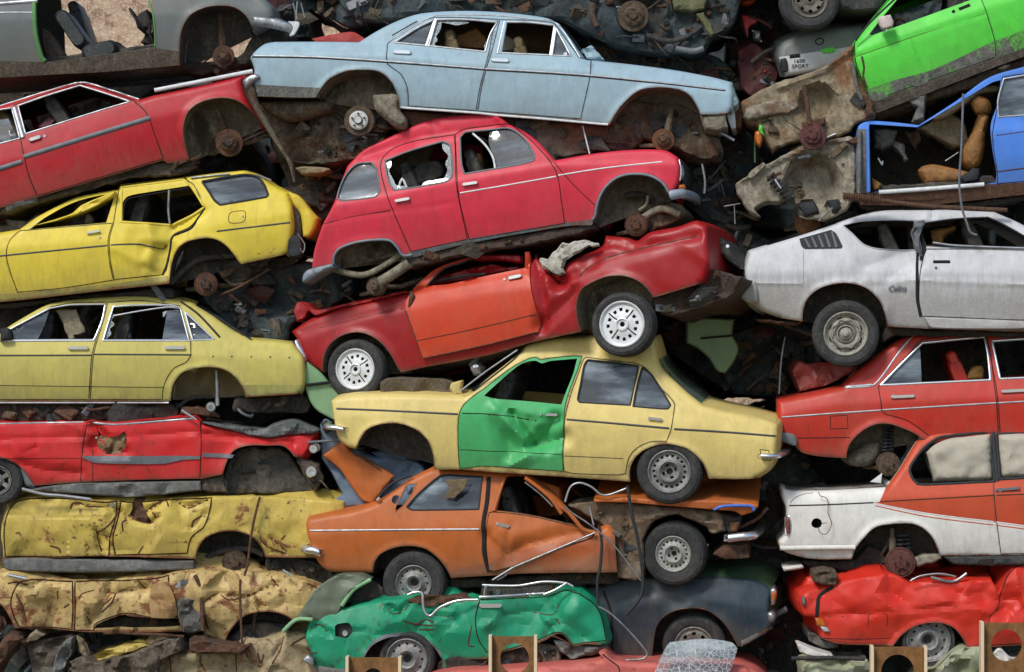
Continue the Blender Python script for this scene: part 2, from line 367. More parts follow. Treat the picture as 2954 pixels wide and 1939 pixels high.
class Car:
    def __init__(s, name, label, base, Y=0, tilt=0, yaw=0, roll=0, W=1.58, R=.055, group=None, cat='car'):
        (bx, by, _), = toks(base)[0]
        p = world(bx, by, Y)
        s.root = bpy.data.objects.new(name, None); COL.objects.link(s.root)
        s.root.empty_display_size = .2
        s.root.location = p; s.root.rotation_euler = (R_(roll), R_(-tilt), R_(yaw))
        tag(s.root, label, cat, group)
        s.M = Matrix.Translation(p) @ s.root.rotation_euler.to_matrix().to_4x4(); s.Mi = s.M.inverted()
        s.W = W; s.R = R; s.doors = []; s.dents = []; s.creases = []; s.crump = None
        s.cl = s.Mi @ CAM; s.belt = None; s.arch = []; s.edgepath = None
    def px(s, x, y, yl=0.0):
        d = (s.Mi.to_3x3() @ ray(x, y)); t = (yl-s.cl.y)/d.y; q = s.cl+d*t
        return (q.x, q.z)
    def L(s, st, closed=True, step=.022, yl=0.0):
        t, bot = toks(st)
        P = [s.px(a, b, yl) for a, b, c in t]; C = [c for a, b, c in t]
        if len(P) == 1: return np.array(P)
        Q, src = smooth(P, C, closed, step)
        s._src = src; s._bot = bot
        return Q
    def pts(s, st, yl=0.0): return [s.px(a, b, yl) for a, b, c in toks(st)[0]]
    # depth of the near-side skin at local points
    def surf(s, P):
        P = np.atleast_2d(np.array(P, float)); y = np.zeros(len(P))
        if s.belt is not None:
            o = np.argsort(s.belt[:, 0]); bz = np.interp(P[:, 0], s.belt[o, 0], s.belt[o, 1]); h = P[:, 1]-bz
            c = s.creased; d = -h
            y += np.where(h > 0, s.shoulder+h*s.tumble, np.where(d < c, s.shoulder*(1-np.clip(d, 0, c)/c)**1.15, (np.clip(d-c, 0, 1)/.5)**2*.075))
        if s.edgepath is not None and s.R > 0:
            dd = dist_poly(P, s.edgepath, s.edge_closed); R = s.R; q = np.clip(R-dd, 0, R)
            y += R-np.sqrt(np.maximum(R*R-q*q, 0))
        for A in s.arch:
            d = dist_poly(P, A, True); y -= s.flare*np.exp(-(d/.035)**2)
        for st, r, dep in s.dents:
            c = np.array(s.pts(st)[0]); d = np.linalg.norm(P-c, axis=1)/r
            y += dep*np.clip(1-d*d, 0, 1)**1.5
        for st, w, dep in s.creases:
            Lp = np.array(s.pts(st)); d = dist_poly(P, Lp)/w
            y += dep*np.clip(1-d, 0, 1)**1.25
        if s.crump:
            for cr in s.crump if isinstance(s.crump, list) else [s.crump]:
                amp, sc, sd = cr[:3]; v = crumple_val(P, amp*.22, sc, sd)+facets(P, amp*1.1, sc*1.05, sd)+facets(P, amp*.28, sc*.45, sd+50)
                if len(cr) > 3:
                    c = np.array(s.pts(cr[3])[0]); d = np.linalg.norm(P-c, axis=1)/cr[4]; v *= np.clip(1.4*(1-d*d), 0, 1)
                y += v
        return y
    def sheet(s, name, V, T, sel, mat, parent=None, flange=.02, off=0.0, yfun=None, extra=None, angle=None):
        angle = angle or (15 if s.crump and (isinstance(s.crump, list) or s.crump[0] > .024) else 38)
        T = T[sel]
        if not len(T): return None
        used = np.unique(T); mp = -np.ones(len(V), int); mp[used] = np.arange(len(used)); T2 = mp[T]; P = V[used]
        y = (s._y[used] if yfun is None else yfun(P))+off
        VV = [(p[0], yy, p[1]) for p, yy in zip(P, y)]; F = [tuple(t) for t in T2]
        if flange:
            cnt = {}
            for t in T2:
                for a, b in ((t[0], t[1]), (t[1], t[2]), (t[2], t[0])):
                    k = (min(a, b), max(a, b)); cnt[k] = cnt.get(k, 0)+1 if k in cnt else 1; cnt.setdefault(('d', k), (a, b))
            n0 = len(VV); idx = {}
            for k, v in list(cnt.items()):
                if isinstance(k[0], str) or v != 1: continue
                a, b = cnt[('d', k)]
                for w in (a, b):
                    if w not in idx: idx[w] = len(VV); q = VV[w]; VV.append((q[0], q[1]+flange, q[2]))
                F.append((b, a, idx[a], idx[b]))
        nf = len(T2); zl = getattr(s, '_zones', [])
        if extra: k = len(VV); VV += extra[0]; F += [tuple(i+k for i in f) for f in extra[1]]
        o = mesh_obj(name, VV, F, mat, parent or s.root, True, angle)
        wv_ = getattr(s, '_wr', None)
        if wv_ is not None and len(wv_) == len(V):
            at = o.data.attributes.new('wear', 'FLOAT', 'POINT'); arr = np.zeros(len(VV), np.float32); arr[:len(used)] = wv_[used]
            if flange:
                for w_, k_ in idx.items(): arr[k_] = wv_[used[w_]]
            at.data.foreach_set('value', arr)
        if zl and flange and not name in ('patch',):
            C = P[T2].mean(1); mi = np.zeros(nf, int)
            for zp, zm in zl:
                o.data.materials.append(zm); mi[inside(C, zp)] = len(o.data.materials)-1
            for i in range(nf): o.data.polygons[i].material_index = int(mi[i])
        return o
    def strip(s, path, y0, mat, name, parent=None, crown=.03, n=10, inset=0.0, y1=None, closed=False, crump=None):
        """the skin that runs from one side of the car to the other along part of the outline"""
        P = np.array(path); t = np.gradient(P, axis=0); t /= np.linalg.norm(t, axis=1)[:, None]+1e-9
        nn = np.stack([-t[:, 1], t[:, 0]], 1)  # outward for a left-to-right path
        V = []; F = []; m = len(P)
        for i in range(m):
            ya = y0[i]; yb = (s.W-y0[i]) if y1 is None else y1[i]
            for j in range(n+1):
                u = j/n; d = crown*4*u*(1-u)-inset
                V.append([P[i, 0]+nn[i, 0]*d, ya+(yb-ya)*u, P[i, 1]+nn[i, 1]*d])
        if crump:
            A = np.array(V); v = crumple_val(A, crump[0]*.4, crump[1], crump[2]+9)+facets(A, crump[0]*1.1, crump[1]*.9, crump[2]+9)+facets(A, crump[0]*.35, crump[1]*.4, crump[2]+19)
            for k in range(len(V)):
                i, j = divmod(k, n+1); e = min(1, j/2.0) if y1 is None else 1
                e = min(1.0, j/(n*.12+1e-6)); V[k][0] += nn[i, 0]*v[k]*e*1.2; V[k][2] += nn[i, 1]*v[k]*e*1.2
        for i in range(m-1):
            for j in range(n): F.append((i*(n+1)+j, i*(n+1)+j+1, (i+1)*(n+1)+j+1, (i+1)*(n+1)+j))
        if name is None: return V, F
        return mesh_obj(name, V, F, mat, parent or s.root, True, 50)
    def build(s, out, mat, belt=None, arches=(), windows=(), doors=(), ranges=(), crease=.16, shoulder=.05, tumble=.36, flare=.014,
              crumple=None, dents=(), creases=(), grid=.027, lining=None, well=wellm, floor=underm, crown=.03, holes=(), zones=(), partcrumple=True, far=True, welldepth=.42, hoodmat=None, bodyname='body', gap=.007, floorcl=.05, R=None, rustfold=False):
        if R is not None: s.R = R
        s.dents = list(dents); s.creases = list(creases); s.crump = crumple; s.flare = flare; s.mat = mat
        s.creased = crease; s.shoulder = shoulder; s.tumble = tumble
        O = s.L(out); src, bot = s._src, s._bot
        if bot is None: s.edgepath = O; s.edge_closed = True; top = np.vstack([O, O[:1]]); botp = None
        else:
            k = int(np.searchsorted(src, bot-1+1e-9)); top = O[:k+1]; botp = np.vstack([O[k:], O[:1]]); s.edgepath = top; s.edge_closed = False
        s.O = O
        if belt: s.belt = np.array(s.pts(belt))
        A = [s.L(a) for a in arches]; s.arch = A
        Wn = [s.L(w) for w in windows]; H = [s.L(h) for h in holes]; Zn = [(s.L(z[0]), z[1]) for z in zones]; s._zones = Zn
        D = [s.L(d[0]) for d in doors]; Di = [offset_closed(d, gap) for d in D]
        loops = [(O, True)]+[(x, True) for x in A+Wn+H+[z[0] for z in Zn]]
        for d, di in zip(D, Di): loops += [(d, True), (di, True)]
        lo = O.min(0); hi = O.max(0)
        gx, gz = np.meshgrid(np.arange(lo[0], hi[0], grid), np.arange(lo[1], hi[1], grid*.9))
        gx[::2] += grid/2; G = np.stack([gx.ravel(), gz.ravel()], 1)
        G = G[inside(G, O)]
        if s.R > 0:
            cs = O if bot is None else top
            for f in (.08, .25, .5, .8, 1.15):
                q = offset_closed(O, s.R*f)[:len(cs)]; q = q[inside(q, O)]; dq = dist_poly(q, s.edgepath, s.edge_closed); G = np.vstack([G, q[dq > s.R*f*.85]])
        allL = np.vstack([l for l, _ in loops]); kd = KDTree(len(allL))
        for i, p in enumerate(allL): kd.insert((p[0], p[1], 0), i)
        kd.balance(); G = G[[kd.find((p[0], p[1], 0))[2] > .006 for p in G]]
        V, T = cdt(loops, G)
        wr = np.zeros(len(V))
        if crumple and not isinstance(crumple, list): crumple_val(V, *crumple[:3], wear=wr); wr *= .25; facets(V, 1, crumple[1]*.95, crumple[2], wr); facets(V, 1, crumple[1]*.38, crumple[2]+50, wr)
        eb = np.full(len(V), 9.)
        if botp is not None: eb = dist_poly(V, botp)
        for a in A: eb = np.minimum(eb, dist_poly(V, a, True)*1.6)
        for d in D: eb = np.minimum(eb, dist_poly(V, d, True)*2.5+.01)
        wr = np.maximum(wr, .95*np.exp(-eb/.035))
        for st_, w_, dp_ in s.creases: wr = np.maximum(wr, (.9 if rustfold else .3)*np.exp(-dist_poly(V, np.array(s.pts(st_)))/.012)*min(1, abs(dp_)/.03))
        s._wr = wr
        C = V[T].mean(1); a2 = V[T]; ar = abs((a2[:, 1, 0]-a2[:, 0, 0])*(a2[:, 2, 1]-a2[:, 0, 1])-(a2[:, 1, 1]-a2[:, 0, 1])*(a2[:, 2, 0]-a2[:, 0, 0]))
        ok = inside(C, O) & (ar > 1e-9)
        inA = np.zeros(len(T), bool); inW = inA.copy()
        for a in A: inA |= inside(C, a)
        for w in Wn+H: inW |= inside(C, w)
        s._y = s.surf(V)
        solid = ok & ~inA & ~inW; rest = solid.copy(); s.doors = []
        for (d, di, spec) in zip(D, Di, doors):
            ind = inside(C, d) & rest; inn = inside(C, di)
            dm = spec[1] if len(spec) > 1 and spec[1] else mat
            nm = spec[2] if len(spec) > 2 else 'door'
            do = s.sheet(nm, V, T, ind & inn, dm, off=spec[3] if len(spec) > 3 else 0.0)
            if do is not None and len(spec) > 4: tag(do, spec[4], None)
            s.doors.append(do); rest &= ~ind
        # body: near side + far side + the skins between, minus the ranges
        e0 = s.surf(top) if True else None
        n = 26 if (crumple and partcrumple) else 10
        cr = (crumple[0] if isinstance(crumple, list) else crumple) if partcrumple else None
        kinds = ['body']*len(top)
        spans = []
        for kname, st in ranges:
            a, b = [p[0] for p in s.pts(st)]; a, b = min(a, b), max(a, b)
            spans.append((kname, a, b))
            # only the upper side of the outline counts
            for i, p in enumerate(top):
                if a <= p[0] <= b: kinds[i] = kname
        runs = []; i = 0
        while i < len(top)-1:
            j = i
            while j < len(top)-1 and kinds[j] == kinds[i]: j += 1
            runs.append((kinds[i], i, min(j, len(top)-1))); i = max(j, i+1)
        ex = ([], [])
        def addx(VF):
            k = len(ex[0]); ex[0].extend([tuple(v) for v in VF[0]]); ex[1].extend([tuple(q+k for q in f) for f in VF[1]])
        for kd_, i, j in runs:
            if j-i < 1: continue
            P = top[i:j+1]; yy = e0[i:j+1]
            if kd_ == 'body' or kd_ == 'roof':
                addx(s.strip(P, yy, mat, None, crown=crown, n=n, crump=cr))
                if lining and kd_ == 'roof': s.strip(P, yy+.03, lining, 'headlining', crown=crown, n=8, inset=.035)
            elif kd_ == 'open': pass
            elif kd_ in ('windscreen', 'rear_window'):
                s.strip(P, yy+.03, glass, kd_, crown=crown+.04, n=8, inset=.012)
                for ys in (yy, ):  # body-colour edge rails at both sides of the glass
                    addx(s.strip(P, ys, mat, None, crown=0, n=1, y1=ys+.05)); addx(s.strip(P, s.W-ys-.05, mat, None, crown=0, n=1, y1=s.W-ys))
            else:
                hm = (hoodmat or {}).get(kd_, mat) if hoodmat else mat
                s.strip(P, yy, hm, kd_, crown=crown, n=n, crump=cr)
        if far:
            used = np.unique(T[solid]); mp = -np.ones(len(V), int); mp[used] = np.arange(len(used))
            addx(([(V[u][0], s.W-s._y[u], V[u][1]) for u in used], [tuple(mp[t[::-1]]) for t in T[solid]]))
        s.body = s.sheet(bodyname, V, T, rest, mat, extra=ex)
        s.sheet('inner_panel', V, T, ok & ~inA & ~inW, linerm, flange=0, off=.04)
        # wheel wells
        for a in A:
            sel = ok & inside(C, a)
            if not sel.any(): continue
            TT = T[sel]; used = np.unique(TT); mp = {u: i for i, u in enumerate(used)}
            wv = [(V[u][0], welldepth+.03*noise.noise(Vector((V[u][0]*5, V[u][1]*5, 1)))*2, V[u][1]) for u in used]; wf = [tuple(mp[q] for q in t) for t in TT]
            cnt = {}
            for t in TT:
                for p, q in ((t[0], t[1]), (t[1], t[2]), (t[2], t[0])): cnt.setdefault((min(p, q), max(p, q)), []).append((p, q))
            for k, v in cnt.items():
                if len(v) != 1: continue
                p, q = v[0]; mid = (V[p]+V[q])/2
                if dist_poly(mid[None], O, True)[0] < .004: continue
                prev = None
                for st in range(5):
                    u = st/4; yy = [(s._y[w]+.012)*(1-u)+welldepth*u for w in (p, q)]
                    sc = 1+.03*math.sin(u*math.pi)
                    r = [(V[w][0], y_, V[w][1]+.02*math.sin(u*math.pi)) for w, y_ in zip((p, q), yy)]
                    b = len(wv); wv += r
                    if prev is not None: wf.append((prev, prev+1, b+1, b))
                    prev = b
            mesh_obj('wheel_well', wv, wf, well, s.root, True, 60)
        if botp is not None and floor:
            bp = botp[::-1].copy(); bp[:, 1] += floorcl; B = len(bp)
            yy = np.full(B, .10)
            keep = np.ones(B, bool)
            for a in A: keep &= ~inside(bp, a)
            MBx = MB(); i = 0
            while i < B:
                if not keep[i]: i += 1; continue
                j = i
                while j < B and keep[j]: j += 1
                if j-i > 1: v, f = s.strip(bp[i:j], yy[i:j], floor, None, crown=-.05, n=12); MBx.add(v, f)
                i = j
            if MBx.V: mesh_obj('floor_pan', MBx.V, MBx.F, floor, s.root, True, 60)
        s.Vg = V
        return s
    # ---------------------------------------------------------- details
    def glassp(s, st, mat=glass, off=.018, name='window', frame=None, fr=.008, parent=None, frmat=None):
        Lp = s.L(st); G = []
        lo = Lp.min(0); hi = Lp.max(0); g = .06
        gx, gz = np.meshgrid(np.arange(lo[0], hi[0], g), np.arange(lo[1], hi[1], g)); G = np.stack([gx.ravel(), gz.ravel()], 1)
        if len(G): G = G[inside(G, Lp) & (dist_poly(G, Lp, True) > .02)]
        V, T = cdt([(Lp, True)], G); C = V[T].mean(1)
        keep = s.dents, s.creases, s.crump, s.arch
        o = None
        if mat:
            y = s.surf(V)+off
            o = mesh_obj(name, [(p[0], q, p[1]) for p, q in zip(V, y)], T[inside(C, Lp)], mat, parent or s.root)
        if frame:
            s.rail(np.vstack([Lp, Lp[:1]]), fr, frame, 'window_frame', parent=o or parent)
        return o
    def rail(s, Lp, r, mat, name='trim', parent=None, off=0.0, flat=.6):
        y = s.surf(Lp)+off; pts = [(p[0], q, p[1]) for p, q in zip(Lp, y)]
        # ribbon with a rounded face
        P = np.array(Lp); t = np.gradient(P, axis=0); t /= np.linalg.norm(t, axis=1)[:, None]+1e-9; nn = np.stack([-t[:, 1], t[:, 0]], 1)
        V = []; F = []; prof = [(-1, .3), (-.9, -.25), (-.4, -.62), (.4, -.62), (.9, -.25), (1, .3)]; k = len(prof)
        for i in range(len(P)):
            for a, b in prof: V.append((P[i, 0]+nn[i, 0]*a*r, y[i]+b*r*flat*1.6, P[i, 1]+nn[i, 1]*a*r))
        for i in range(len(P)-1):
            for j in range(k-1): F.append((i*k+j, (i+1)*k+j, (i+1)*k+j+1, i*k+j+1))
        F.append(tuple(range(k))); F.append(tuple(reversed(range((len(P)-1)*k, len(P)*k))))
        return mesh_obj(name, V, F, mat, parent or s.root, True, 70)
    def trim(s, st, w=.012, mat=greytrim, name='trim_strip', parent=None, off=0.0):
        return s.rail(s.L(st, False), w, mat, name, parent, off)
    def frame(s, st, w=.01, mat=chrome, name='window_frame', parent=None):
        Lp = s.L(st); return s.rail(np.vstack([Lp, Lp[:1]]), w, mat, name, parent)
    def handle(s, st, parent=None, mat=chrome, h=.026):
        (x1, z1), (x2, z2) = s.pts(st); y = float(s.surf([((x1+x2)/2, (z1+z2)/2)])[0]); l = math.hypot(x2-x1, z2-z1); a = math.atan2(z2-z1, x2-x1)
        Mr = Matrix.Rotation(-a, 3, 'Y'); m = MB()
        m.box(((x1+x2)/2, y-.022, (z1+z2)/2), (l, .016, h), Mr, h*.45)
        for q in (-.38, .38): m.box(Vector(((x1+x2)/2, y-.008, (z1+z2)/2))+Mr @ Vector((l*q, 0, 0)), (h*.9, .024, h*.8), Mr, h*.3)
        return m.obj('door_handle', mat, parent or s.root)
    def knob(s, st, r=.012, parent=None, mat=chrome, name='lock', h=.012):
        for x, z in s.pts(st):
            m = MB(); y = float(s.surf([(x, z)])[0]); m.lathe([(r, .004), (r, -h*.6), (r*.8, -h), (r*.4, -h), (r*.35, -h*.6), (0, -h*.6)], (x, y, z), 12)
            o = m.obj(name, mat, parent or s.root)
        return o
    def line(s, st, r=.003, mat=None, name='seam', parent=None, off=-.001):
        return s.rail(s.L(st, False), r, mat or darkseam, name, parent, off, flat=.35)
    def patch(s, st, mat, name='patch', off=-.003, grid=.03, parent=None, flange=.004):
        """a piece of skin lying on the body surface, a few mm proud"""
        Lp = s.L(st); lo = Lp.min(0); hi = Lp.max(0)
        gx, gz = np.meshgrid(np.arange(lo[0], hi[0], grid), np.arange(lo[1], hi[1], grid)); G = np.stack([gx.ravel(), gz.ravel()], 1)
        G = G[inside(G, Lp) & (dist_poly(G, Lp, True) > .006)] if len(G) else G
        V, T = cdt([(Lp, True)], G); C = V[T].mean(1); old = s._y; s._y = s.surf(V)
        o = s.sheet(name, V, T, inside(C, Lp), mat, parent, flange, off); s._y = old; return o
    def lump(s, st, y0, y1, mat, name, R=.03, crumple=(.02, .15, 1), grid=.035, parent=None, back=False, dents=(), creases=(), bits=None):
        """a solid of the traced outline between two depths, soft edges, uneven face"""
        if name in ANG: st = ' '.join(t if (t.isalpha() or t.endswith('!')) else t+'!' for t in st.split())
        Lp = s.L(st, yl=y0)
        if name in ANG or name in BITTY:
            nz = np.array([noise.noise_vector(Vector((p[0]*14, p[1]*14, 5)))[:2] for p in Lp]); Lp = Lp+nz*.014
        lo = Lp.min(0); hi = Lp.max(0)
        if name not in SOFT: R = min(R, .03)
        gx, gz = np.meshgrid(np.arange(lo[0], hi[0], grid), np.arange(lo[1], hi[1], grid)); gx[::2] += grid/2; G = np.stack([gx.ravel(), gz.ravel()], 1)
        G = G[inside(G, Lp)]; G = G[dist_poly(G, Lp, True) > .008] if len(G) else G
        Q = offset_closed(Lp, R*.5); Q = Q[inside(Q, Lp)]; Q = Q[dist_poly(Q, Lp, True) > R*.4] if len(Q) else Q
        G = np.vstack([G, Q]) if len(G) else Q
        V, T = cdt([(Lp, True)], G); C = V[T].mean(1); T = T[inside(C, Lp)]
        dd = dist_poly(V, Lp, True); q = np.clip(R-dd, 0, R); y = y0+R-np.sqrt(np.maximum(R*R-q*q, 0))
        if crumple and name == 'inner_wing': y = y+crumple_val(V, crumple[0]*.8, crumple[1], crumple[2])*np.clip(dd/.03, 0, 1)
        elif crumple and name not in SOFT: y = y+(crumple_val(V, *crumple)*.7+facets(V, crumple[0]*1.0, crumple[1]*1.1, crumple[2])+facets(V, crumple[0]*.45, crumple[1]*.45+.02, crumple[2]+3))*np.clip(dd/.02, 0, 1)
        elif crumple: y = y+crumple_val(V, *crumple)*np.clip(dd/R, 0, 1)
        for s_, r_, dp_ in dents:
            c_ = np.array(s.pts(s_, y0)[0]); d_ = np.linalg.norm(V-c_, axis=1)/r_; y = y+dp_*np.clip((1-d_)/.35, 0, 1)**.7
        for s_, w_, dp_ in creases: y = y+dp_*np.clip(1-dist_poly(V, np.array(s.pts(s_, y0)))/w_, 0, 1)
        if bits is None: bits = int(min(60, 34*(hi[0]-lo[0])*(hi[1]-lo[1]))) if name in BITTY else 0
        if name == 'inner_wing': bits = min(bits, 5)
        if bits: s.bits(Lp, y0, bits)
        VV = [(p[0], a, p[1]) for p, a in zip(V, y)]; F = [tuple(t) for t in T]
        n = len(Lp); b = len(VV); ks = 5
        for k in range(ks+1):
            u = k/ks
            for p in Lp: VV.append((p[0]+.3*(crumple[0] if crumple else 0)*noise.noise(Vector((p[0]*6, u*5, p[1]*6))), (y0+R)*(1-u)+y1*u, p[1]+.6*(crumple[0] if crumple else 0)*noise.noise(Vector((p[0]*6, u*5, p[1]*6+9)))*(u > 0)))
        for k in range(ks):
            for i in range(n): F.append((b+k*n+i, b+k*n+(i+1) % n, b+(k+1)*n+(i+1) % n, b+(k+1)*n+i))
        return mesh_obj(name, VV, F, mat, parent or s.root, True, 50 if name in SOFT else 24)
    def bits(s, Lp, y0, n):
        rg = GREEB['rng']; lo = Lp.min(0); hi = Lp.max(0); k = 0; t = 0
        while k < n and t < n*6:
            t += 1; p = (rg.uniform(lo[0], hi[0]), rg.uniform(lo[1], hi[1]))
            if not inside(np.array([p]), Lp)[0] or dist_poly(np.array([p]), Lp, True)[0] < .04: continue
            k += 1; q = rg.random(); a = rg.uniform(-.8, .8)+(1.57 if rg.random() < .25 else 0); m = MB(); y = y0+rg.uniform(-.04, .04); ma = rg.choice(BITM)
            if q < .2:
                l = rg.uniform(.08, .32); pts = [(p[0], y+.03, p[1]), (p[0]+l*.4*math.cos(a), y-.02, p[1]+l*.4*math.sin(a)+rg.uniform(-.05, .05)), (p[0]+l*math.cos(a), y, p[1]+l*math.sin(a)+rg.uniform(-.03, .03)), (p[0]+l*1.1*math.cos(a), y+.1, p[1]+l*1.1*math.sin(a))]
                Q, _ = smooth(pts, [0]*4, False, .03); m.tube([tuple(v) for v in Q], rg.uniform(.005, .02), 6); m.obj('pipe', ma, s.root, 60)
            elif q < .36:
                cols = SHARD; l = rg.uniform(.06, .24); nn = rg.randint(5, 8); a0 = rg.uniform(0, 6); hx, hz_, hy = rg.uniform(-.8, .8), rg.uniform(-.8, .8), rg.uniform(-1, 1)
                V0 = [(p[0], y-.02, p[1])]
                for i_ in range(nn):
                    w_ = a0+i_*6.283/nn; rr_ = l*rg.uniform(.35, 1); ux, uz = rr_*math.cos(w_)*1.3, rr_*math.sin(w_)*.7; V0.append((p[0]+ux, y+ux*hx*.5+uz*hz_*.5+rg.uniform(-.02, .02), p[1]+uz))
                m.add(V0, [(0, 1+i_, 1+(i_+1) % nn) for i_ in range(nn)]); mesh_obj('torn_plate', m.V, m.F, rg.choice(cols), s.root, False)
            elif q < .85:
                Mr = Matrix.Rotation(a, 3, 'Y') @ Matrix.Rotation(rg.uniform(-.5, .5), 3, 'X') @ Matrix.Rotation(rg.uniform(-.6, .6), 3, 'Z'); l = rg.uniform(.05, .2)
                m.box((p[0], y+.01, p[1]), (l, .03, l*rg.uniform(.15, .7)), Mr, .008); m.box(Vector((p[0], y-.01, p[1]))+Mr @ Vector((l*.3, 0, 0)), (l*.3, .05, l*.25), Mr, .006); m.obj('bracket', ma, s.root, 30)
            else:
                r = rg.uniform(.018, .05); m.lathe([(r, .05), (r, 0), (r*.7, -.01), (r*.6, .0), (r*.3, -.0), (r*.28, -.02), (0, -.02)], (p[0], y, p[1]), 16); m.obj('boss', ma, s.root, 30)
    def rod(s, st, y, r, mat, name, parent=None, ys=None, n=8):
        t = toks(st)[0]; k = len(t)
        pts = []
        for i, (a, b, c) in enumerate(t):
            yy = ys[i] if ys else y; x, z = s.px(a, b, yy); pts.append((x, yy, z))
        if k > 2:
            Q, _ = smooth([list(p) for p in pts], [c for a, b, c in t], False, .04); pts = [tuple(q) for q in Q]
        return MB().tube(pts, r, n).obj(name, mat, parent or s.root, 60)
    def bumper(s, st, end, h=.05, d=.06, mat=chrome, name='bumper', y=-.02, wrap=1.0, ext=.05):
        """from the side of the car (first point) round the corner and across its end"""
        (x1, z1), (x2, z2) = s.pts(st); sg = 1 if x2 > x1 else -1
        pts = [(x1, y+.035, z1), (x1+sg*.03, y, z1+(z2-z1)*.1)]
        rc = .11
        for k in range(7):
            a = k/6*math.pi/2; pts.append((x2-sg*rc+sg*rc*math.sin(a), y+rc-rc*math.cos(a), z1+(z2-z1)*min(1, .9+k*.02)))
        n = 8
        for k in range(1, n+1):
            u = k/n; pts.append((x2+sg*ext*4*u*(1-u)*wrap, y+rc+u*(s.W-2*rc-2*y), z2))
        V = []; F = []; prof = [(-.5, .5), (-.42, 0), (-.5, -.15), (-.3, -.5), (0, -.62), (.3, -.5), (.5, -.15), (.42, 0), (.5, .5)]; k = len(prof)
        P = [Vector(p) for p in pts]
        for i, p in enumerate(P):
            t = (P[min(i+1, len(P)-1)]-P[max(i-1, 0)]).normalized(); nrm = Vector((t.y, -t.x, 0)).normalized()
            if nrm.dot(Vector((sg, -1, 0))) < 0: nrm = -nrm
            e = .75 if i == 0 else 1
            for a, b in prof: V.append(p+Vector((0, 0, a*h*e))-nrm*(b*d*e))
        for i in range(len(P)-1):
            for j in range(k-1): F.append((i*k+j, i*k+j+1, (i+1)*k+j+1, (i+1)*k+j))
        F.append(tuple(range(k))); F.append(tuple(range((len(P)-1)*k, len(P)*k)))
        return mesh_obj(name, V, F, mat, s.root, True, 60)
    def seat(s, st, size=.5, mat=blackseat, y=.28, face=1, recline=18, w=.5, rot=0, head=True, both=True):
        """st: where the seat cushion meets the backrest; face=+1 looks toward +x"""
        size *= .84; (x, z), = s.pts(st, y)
        for k, yy in enumerate((y, y+w+.18) if both else (y,)):
            Mx = Matrix.Translation((x, yy, z)) @ Matrix.Rotation(R_(-rot), 4, 'Y')
            m = MB()
            def blk(cx, cz, L_, T_, ang):
                q = Mx @ Vector((cx*face, w/2, cz)); Mr = Matrix.Rotation(R_(-rot-ang*face), 3, 'Y')
                V0 = len(m.V); m.box(q, (L_, w, T_), Mr, min(L_, T_)*.42)
            blk(.24*size/.5, -.02, .52*size/.5, .15, 8)
            se = m.obj('seat_cushion', mat, s.root, 60)
            m = MB(); a = 90+recline
            blk(-math.sin(R_(recline))*.3*size/.5, .28*size/.5*1.05, .62*size/.5, .13, a)
            m.obj('seat_backrest', mat, s.root, 60)
            if head:
                m = MB(); blk(-math.sin(R_(recline))*.60*size/.5, .60*size/.5, .14, .1, a); m.obj('headrest', mat, s.root, 60)
    def steering(s, st, y=.38, r=.19, lean=65, mat=blackrub):
        (x, z), = s.pts(st, y); m = MB(); Mr = Matrix.Rotation(R_(lean), 3, 'Y')
        pts = [Vector((x, y, z))+Mr @ Vector((r*math.cos(a), r*math.sin(a), 0)) for a in [k*math.pi/12 for k in range(25)]]
        m.tube(pts, .012, 6, False)
        for a in (0, 2.1, 4.2): m.tube([(x, y, z), Vector((x, y, z))+Mr @ Vector((r*math.cos(a), r*math.sin(a), 0))], .01, 5)
        return m.obj('steering_wheel', mat, s.root)
    def endlamp(s, st, y, r, mat=chrome, lens=clearlens, sg=1, name='headlight'):
        (x, z), = s.pts(st, y); Mr = Matrix.Rotation(R_(90*sg), 3, 'Z')
        o = MB().lathe([(r, .05), (r, -.01), (r*.94, -.03), (r*.88, -.02)], (x, y, z), 24, Mr).obj(name, mat, s.root)
        MB().lathe([(r*.88, -.02), (r*.6, -.04), (r*.3, -.047), (0, -.05)], (x, y, z), 24, Mr).obj('lens', lens, o); return o
    def face(s, st, ya, yb, mat, name, inset=-.012):
        P = s.L(st, False); n = 6; return s.strip(P, np.full(len(P), ya), mat, name, crown=0, n=n, inset=inset, y1=np.full(len(P), yb))
    def wheel(s, st, r, kind='steel', y=.03, rim=.62, w=.17, steer=0, lean=0, rimmat=None, rot=0, tyre=True):
        (x, z), = s.pts(st, y)
        Mt = Matrix.Translation((x, y, z)) @ Matrix.Rotation(R_(steer), 4, 'Z') @ Matrix.Rotation(R_(lean), 4, 'X') @ Matrix.Rotation(R_(rot), 4, 'Y')
        return make_wheel(s.root, Mt, r, kind, rim, w, rimmat, tyre)
    def hub(s, st, r, mat=rusthub, y=.12, strut=None, studs=5, kind='disc', arms=True, inner=None):
        (x, z), = s.pts(st, y); m = MB()
        if kind == 'drum': pr = [(r, .1), (r, .0), (r*.94, -.012), (r*.86, -.006), (r*.8, -.018), (r*.4, -.022), (r*.36, -.05), (r*.2, -.055), (0, -.055)]
        else: pr = [(r*.9, .05), (r, .03), (r, .01), (r*.97, 0), (r*.66, 0), (r*.6, -.03), (r*.56, -.04), (r*.3, -.042), (r*.27, -.065), (r*.15, -.07), (0, -.07)]
        m.lathe(pr, (x, y, z), 32)
        for k in range(studs):
            a = k*2*math.pi/studs+.4; m.lathe([(r*.07, 0), (r*.07, -.03), (0, -.03)], (x+r*.42*math.cos(a), y-.04, z+r*.42*math.sin(a)), 8)
        o = m.obj('brake_drum' if kind == 'drum' else 'brake_disc', mat, s.root, 30)
